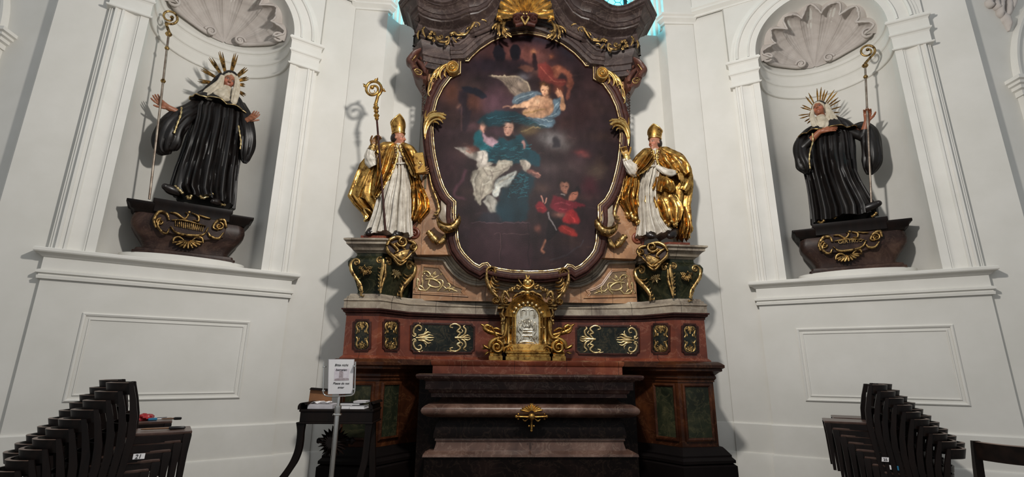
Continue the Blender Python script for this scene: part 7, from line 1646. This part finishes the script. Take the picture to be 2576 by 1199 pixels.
def rail_mat():
    m, nt, b = mat_base('dark_chair_rail', .42, 0, .22)
    g = N(nt, 'ShaderNodeNewGeometry'); n = N(nt, 'ShaderNodeTexNoise', Scale=18, Detail=4); nt.links.new(g.outputs['Position'], n.inputs['Vector'])
    nt.links.new(ramp(nt, n.outputs['Fac'], [(.35, lin((14, 9, 8))), (.7, lin((30, 20, 16)))]), b.inputs['Base Color']); return m
M['chair_rail'] = rail_mat()
def make_chair(label, group):
    r = thing('stacking_chair', label, 'chair', (0, 0, 0), group)
    for nm, b, mt in chair_parts():
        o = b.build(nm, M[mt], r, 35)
        if nm in ('crest_rail', 'seat'):                 # rubbed, dusty upper edges, their highlight also put into the colour
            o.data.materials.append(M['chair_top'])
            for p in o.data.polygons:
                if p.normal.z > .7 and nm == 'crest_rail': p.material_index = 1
    return r
proto = None
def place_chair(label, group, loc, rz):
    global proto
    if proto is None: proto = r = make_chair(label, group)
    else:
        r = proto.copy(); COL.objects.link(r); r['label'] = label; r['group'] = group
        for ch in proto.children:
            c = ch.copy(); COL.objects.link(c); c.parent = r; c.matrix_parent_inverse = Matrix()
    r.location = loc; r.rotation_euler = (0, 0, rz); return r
ORD = ['topmost', 'second', 'third', 'fourth', 'fifth', 'sixth', 'seventh', 'eighth', 'ninth', 'lowest']
def stack(side, s_front, h_near, which, extra, du=.057, dz=.0625, n=10, jit=0):
    f, fx, fy = fwl(side); rz = math.atan2(fx.y, fx.x); rg = random.Random(11+side*3+int(h_near*10))
    for i in range(n):
        k = i                                     # 0 = lowest
        s = s_front+.2+.057*(n-1-k)               # chair centre along the wall
        loc = f(s, dz*k, h_near-.21); j = n-1-i
        lab = ('%s dark chair in the %s chair stack%s' % (ORD[j], which, extra if j == 0 else ''))
        if 0 < j < n-1: lab = '%s dark chair from the top in the %s chair stack' % (ORD[j], which)
        o = place_chair(lab, 'dark wooden chairs stacked in the %s stack' % which, loc, rz+rg.uniform(-.012, .012))
    return f
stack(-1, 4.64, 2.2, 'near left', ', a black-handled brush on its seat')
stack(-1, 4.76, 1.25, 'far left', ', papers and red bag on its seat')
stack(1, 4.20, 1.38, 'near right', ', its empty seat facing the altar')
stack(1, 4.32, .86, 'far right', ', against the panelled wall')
# the single chair at the right edge, seen from behind
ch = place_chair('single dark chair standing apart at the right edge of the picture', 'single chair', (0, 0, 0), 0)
p0 = ray(2449, 1110); KS = 1.3; A0 = CAM+p0*((.822*KS-1.5)/p0.z)
fd = V((.42, .90, 0)).normalized(); lf = V((-fd.y, fd.x, 0)); ctr = A0-lf*.2*KS+fd*.245*KS; ch.location = (ctr.x, ctr.y, 0); ch.rotation_euler = (0, 0, math.atan2(fd.y, fd.x)); ch.scale = (KS, KS, KS)
del ch['group']

# number tags and small things on the chairs
def on(side, h): 
    f = WP(side); nn = f(0, 0, 1)-f(0, 0, 0); return Plane(f(NC, 0, 0)+nn*h, nn[:2])
def label_tag(side, h, quad, text, nm, label, cat):
    pl = on(side, h); q = [pl.px(*p) for p in quad]; b = MB(); b.prism(q, pl, 0, .002); o = b.build(nm, M['paper'], None)
    tag(o, label, cat)
    if text: u = sum(p[0] for p in q)/4; z = sum(p[1] for p in q)/4; w = abs(q[1][0]-q[0][0]); txt(text, pl, u-(.08*w if side < 0 else .0), z, .0025, w*.5, 'ink', o, .004, .15 if side < 0 else 0)
    return o
label_tag(-1, 2.212, [(333, 1155), (363, 1153), (366, 1139), (336, 1141)], '21', 'number_tag', 'white paper number tag 21 stuck on the near left chair stack', 'number tag')
label_tag(1, 1.392, [(2218, 1160), (2236, 1161), (2236, 1150), (2218, 1149)], '25', 'number_tag', 'white number tag 25 on the near right chair stack', 'number tag')
o = label_tag(1, 1.392, [(2239, 1180), (2243, 1180.5), (2241, 1169.5), (2237, 1169)], None, 'sticker', 'small white sticker on a chair leg of the near right stack', 'sticker')
o = label_tag(1, 1.392, [(2258, 1182), (2262, 1182.5), (2260, 1171.5), (2256, 1171)], None, 'sticker', 'small blue sticker on a chair leg of the near right stack', 'sticker'); o.data.materials[0] = M['blue_plastic']
def flat_on(side, s, h, z, dims, rz, nm, label, cat, mat):
    f, fx, fy = fwl(side); P = f(s, z, h); a = math.atan2(fx.y, fx.x)+rz; b = MB(); b.box(-dims[0]/2, dims[0]/2, -dims[1]/2, dims[1]/2, 0, dims[2], min(dims)*.2)
    o = b.build(nm, M[mat]); o.location = P; o.rotation_euler = (0, 0, a); return tag(o, label, cat)
zs_ = .0625*9+.463
def brush(side, pts, z, h0, label):
    f = WP(side); P = [f(s, z+.012, h) for s, h in pts]; r = thing('brush', label, 'brush', P[0]); b = MB()
    b.tube([P[0].lerp(P[1], t) for t in (0, .1, .55, .6, .65)], [.004, .007, .007, .009, .009], 8); b.build('shaft', M['chair_worn'], r); b = MB()
    b.tube([P[0].lerp(P[1], t) for t in (.62, .66, .8, .97, 1)], [.010, .013, .013, .012, .006], 10); b.build('handle', M['black_plastic'], r)
def s_at(x, y, h): return NC-on(-1, h).px(x, y)[0]
brush(-1, [(s_at(352, 1090, 2.02), 2.02), (s_at(467, 1073, 2.05), 2.05)], zs_, 0, 'long thin brush with black handle on the near left chair stack')
brush(-1, [(s_at(405, 1060, 1.15), 1.13), (s_at(456, 1056, 1.15), 1.17)], zs_, 0, 'short brush with dark handle on the far left chair stack')
flat_on(-1, s_at(385, 1046, .96), .96, zs_, (.24, .12, .004), .2, 'paper_sheet', 'white paper sheets with dark marks on the far left chair stack', 'paper', 'paper')
flat_on(-1, s_at(398, 1044, .95), .95, zs_+.004, (.16, .012, .006), .45, 'pen', 'dark pen lying across the papers on the far left chairs', 'pen', 'navy')
b = MB(); f = WP(-1); rg = random.Random(2); rings = []; s0, s1 = s_at(338, 1058, 1.06), s_at(384, 1056, 1.06)
for i in range(11):
    t = i/10; rings.append([f(s0+(s1-s0)*t+.01*cos(a), zs_+.026+(.018+.014*sin(PI*t))*sin(a)*(1+.22*sin(5*a+i*1.3)), 1.07+(.04+.02*sin(PI*t))*cos(a)*(1+.2*cos(4*a+i))) for a in [2*PI*k/18 for k in range(18)]])
b.loft(rings); o = b.build('cloth_bag', M['red_plastic']); tag(o, 'crumpled bright red bag on the far left chair stack', 'bag')
flat_on(-1, s_at(382, 1061, 1.12), 1.12, zs_, (.07, .035, .022), .2, 'pencil_case', 'small blue object beside the red bag on the chairs', 'case', 'blue_plastic')

# ------------------------------------------------------------------ side table with papers
YD = 5.35; pd = yplane(YD)
dk = thing('credence_table', 'dark wooden side table with curved legs left of the altar table', 'table', (atY(845, 1100, YD).x, YD+.2, 0))
def dX(x, y=1050): return atY(x, y, YD).x
def dZ(y): return atY(845, y, YD).z
b = MB(); b.box(dX(750), dX(938), YD, YD+.42, dZ(1036), dZ(1029), .006); b.build('table_top', M['dark_wood'], dk)
b = MB(); b.box(dX(753), dX(936), YD+.01, YD+.41, dZ(1062), dZ(1035), .004); b.build('apron', M['dark_wood'], dk)
b = MB(); b.box(dX(747), dX(939), YD-.012, YD+.43, dZ(1066), dZ(1061.5), .004); b.build('apron_moulding', M['dark_wood'], dk)
o = Orn(pd, .0)
for pts in ([(752, 1030), (753, 1020), (759, 1013), (768, 1013), (772, 1018)],):
    b = MB(); L = [pd.px(x, y) for x, y in pts]; rows = [[pd(u-.012, z, .005), pd(u+.012, z+.004, .005), pd(u+.012, z+.004, -.40), pd(u-.012, z, -.40)] for u, z in smooth(L, 4)]; b.loft(rows); b.build('side_gallery', M['dark_wood'], dk)
L = [pd.px(x, y) for x, y in ((934, 1030), (934, 1022), (930, 1015), (936, 1010), (941, 1016))]
b = MB(); b.loft([[pd(u-.012, z, .005), pd(u+.012, z+.004, .005), pd(u+.012, z+.004, -.40), pd(u-.012, z, -.40)] for u, z in smooth(L, 4)]); b.build('side_gallery', M['dark_wood'], dk)
for hz in (-.02, -.37):
    for sgn, pts in ((1, [(756, 1064, 11), (755, 1085, 8), (753, 1110, 8), (748, 1135, 8.5), (738, 1160, 9), (724, 1182, 9), (708, 1204, 10)]), (2, [(928, 1064, 9), (925, 1090, 7.5), (922, 1115, 7.5), (919, 1140, 7.5), (915, 1165, 8), (908, 1190, 8), (903, 1210, 9)])):
        if hz < -.1: pts = [(917-(3 if sgn == 1 else 0), y, 8) for x, y, r in pts]; pts = pts if sgn == 2 else None
        if pts is None: continue
        L = smooth([(*pd.px(x, y, 0), r*pd.scale(x, y)) for x, y, r in pts], 4); u, z, r = L[-1]; L.append((u, 0, r))
        b = MB(); b.loft([[pd(u-r, z, hz+.02), pd(u+r, z, hz+.02), pd(u+r, z, hz-.03), pd(u-r, z, hz-.03)] for u, z, r in L]); b.build('leg', M['dark_wood'], dk)
zt = dZ(1029)
# cardboard box with open lid, papers, books
bx = thing('cardboard_box', 'opened brown cardboard box with torn paper on the side table', 'box', (dX(800), YD+.2, zt))
b = MB(); x0, x1 = dX(767), dX(830); b.box(x0, x1, YD+.04, YD+.26, zt, zt+.045, .002); b.build('tray', M['paper_grey'], bx)
b = MB(); q = [pd.px(*p, -.28) for p in ((774, 1024), (832, 1027), (836, 982), (781, 977))]; b.prism(q, pd, -.29, -.28); b.build('lid', M['card'], bx)
b = MB(); q = [pd.px(*p, -.28) for p in ((780, 979), (836, 984), (836, 978), (784, 974))]; b.prism(q, pd, -.30, -.255); b.build('lid_edge', M['dark_wood'], bx)
b = MB(); rg = random.Random(4); rings = []
for i in range(7): t = i/6; rings.append([V((x0+.02+(x1-x0-.04)*t, YD+.05+.12*k/5, zt+.046+rg.random()*.03)) for k in range(6)])
b.loft(rings, False); b.build('torn_paper', M['paper'], bx, 20)
def book(name, x, y, w, d, z, h, cover, label):
    r = thing(name, label, 'book', (x, y, z)); b = MB(); b.box(x-w/2+.003, x+w/2-.004, y-d/2+.003, y+d/2-.003, z+.003, z+h-.003); b.build('pages', M['paper'], r)
    b = MB(); b.box(x-w/2, x+w/2, y-d/2, y+d/2, z, z+.003); b.box(x-w/2, x+w/2, y-d/2, y+d/2, z+h-.003, z+h); b.box(x-w/2, x-w/2+.003, y-d/2, y+d/2, z, z+h); b.build('cover', M[cover], r)
book('book', dX(862), YD+.17, .13, .2, zt, .035, 'paper_grey', 'pale book lying left on the side table behind the sign pole'); book('book', dX(892), YD+.17, .15, .21, zt, .03, 'paper', 'white book at the bottom of the right pile on the table'); book('book', dX(872), YD+.18, .2, .2, zt+.036, .022, 'black_plastic', 'black booklet lying across the pile on the side table'); book('book', dX(897), YD+.17, .13, .19, zt+.06, .016, 'paper_grey', 'grey printed booklet topmost on the side table pile')
# dark carved sunburst on a rod, under the table
sb = thing('carved_sunburst', 'dark carved wooden sunburst with knobbed spindle below the side table', 'ornament', (dX(842), YD+.2, 0))
b = MB(); cz = pd.px(842, 1108, -.2)[1]; cx = pd.px(842, 1108, -.2)[0]; kk = pd.scale(842, 1108)
b.lathe([(.001, -.0), (.022, .005), (.028, .02), (.02, .04), (.014, .05), (.03, .06), (.034, .09), (.026, .12), (.03, .14), (.05, .18), (.05, .30), (.03, .33), (.04, .36), (.001, .40)], V((cx-47*kk, YD+.2, cz)), 16, ax=Matrix(((0, 0, 1), (0, 1, 0), (-1, 0, 0)))); b.build('spindle', M['dark_wood'], sb, 50)
b = MB(); nsp = 22; ring = []
for i in range(nsp*2): a = 2*PI*i/(nsp*2); r = (.15 if i % 2 == 0 else .10)*(1+.06*sin(i*1.7)); ring.append((r*cos(a), r*sin(a)))
b.loft([[V((cx+4*kk+p[0]*k+.25*dy, YD+.12+dy+.2*p[0]*k, cz+p[1]*k)) for p in ring] for dy, k in ((.03, .6), (0, 1), (-.012, 1), (-.05, .45))]); b.build('spiked_disc', M['dark_wood'], sb, 30)
b = MB(); b.tube([V((cx, YD+.2, 0)), V((cx, YD+.2, cz))], .014, 8); b.lathe([(.11, 0), (.11, .02), (.03, .04), (.014, .06)], V((cx, YD+.2, 0)), 16); b.build('rod', M['dark_wood'], sb)

# ------------------------------------------------------------------ the sign on its steel stand
YS = 4.2; ps = yplane(YS)
sg = thing('sign_stand', 'chrome stand with framed sheet asking visitors not to enter', 'sign', (ps.px(838, 1199)[0], YS, 0))
def sp(x, y, h=0): u, z = ps.px(x, y, h); return ps(u, z, h)
top = sp(849, 1040); x_ = top.x
b = MB(); b.tube([V((x_, YS, .012)), V((x_, YS, top.z))], .0195, 20); b.lathe([(.15, .0), (.15, .012), (.05, .022), (.03, .03)], V((x_, YS, 0)), 28); b.build('post', M['chrome'], sg, 40)
b = MB(); z0 = top.z; b.lathe([(.034, z0-.012), (.036, z0-.006), (.034, z0), (.024, z0+.004), (.026, z0+.05), (.026, z0+.06), (.02, z0+.062)], V((x_, YS, 0)), 20); b.lathe([(.012, z0+.06), (.012, sp(850, 996).z)], V((x_, YS, 0)), 12); b.build('collar', M['chrome'], sg, 40)
U = [(814.8, 909), (814.5, 930), (814, 960), (813, 982), (815, 991), (824, 995.5), (850, 996), (878, 994.5), (889, 991), (892.5, 982), (893, 960), (894, 930), (894.5, 909)]
b = MB(); b.tube(smooth([tuple(sp(x, y, .012)) for x, y in U], 4), .0055, 8); b.build('frame_rod', M['chrome'], sg, 60)
for x, y in ((816, 922), (892, 920), (814.5, 982), (891, 978)): b = MB(); p = sp(x, y, .012); b.box(p.x-.012, p.x+.012, YS-.024, YS-.002, p.z-.006, p.z+.006, .002); b.build('clamp', M['chrome'], sg)
Q = [(826, 990.5), (886, 989), (890, 904), (827.7, 904)]; q = [ps.px(*p) for p in Q]
b = MB(); b.prism([ps.px(*p) for p in ((825, 991.5), (887.5, 990), (891.5, 903), (826.5, 903))], ps, -.003, .003); b.build('backing', M['paper_grey'], sg)
b = MB(); b.prism(q, ps, .003, .0045); pp_ = b.build('sheet', M['paper'], sg)
q2 = [ps.px(*p) for p in ((840, 957), (878, 956), (880, 926), (842, 926))]; b = MB(); b.prism(q2, ps, .0045, .005); pic = b.build('printed_picture', M['print_pale'], pp_)
b = MB(); b.prism([ps.px(*p) for p in ((853, 955), (863, 955), (864, 936), (861, 932), (856, 932), (853.5, 936))], ps, .005, .0054); b.prism([ps.px(*p) for p in ((842, 957), (878, 956), (878, 951), (870, 950), (850, 951), (842, 952))], ps, .005, .0053); b.build('printed_tower', M['print_grey'], pic)
for s_, x, y, w in (('Bitte nicht', 860, 917.5, 34), ('betreten', 859.5, 929.5, 28), ('Please do not', 859, 963.5, 41), ('enter', 858.5, 974, 16)):
    u, z = ps.px(x, y); txt(s_, ps, u, z, .0056, w*ps.scale(x, y), 'ink', pp_, .012, .25, depth=.0004)
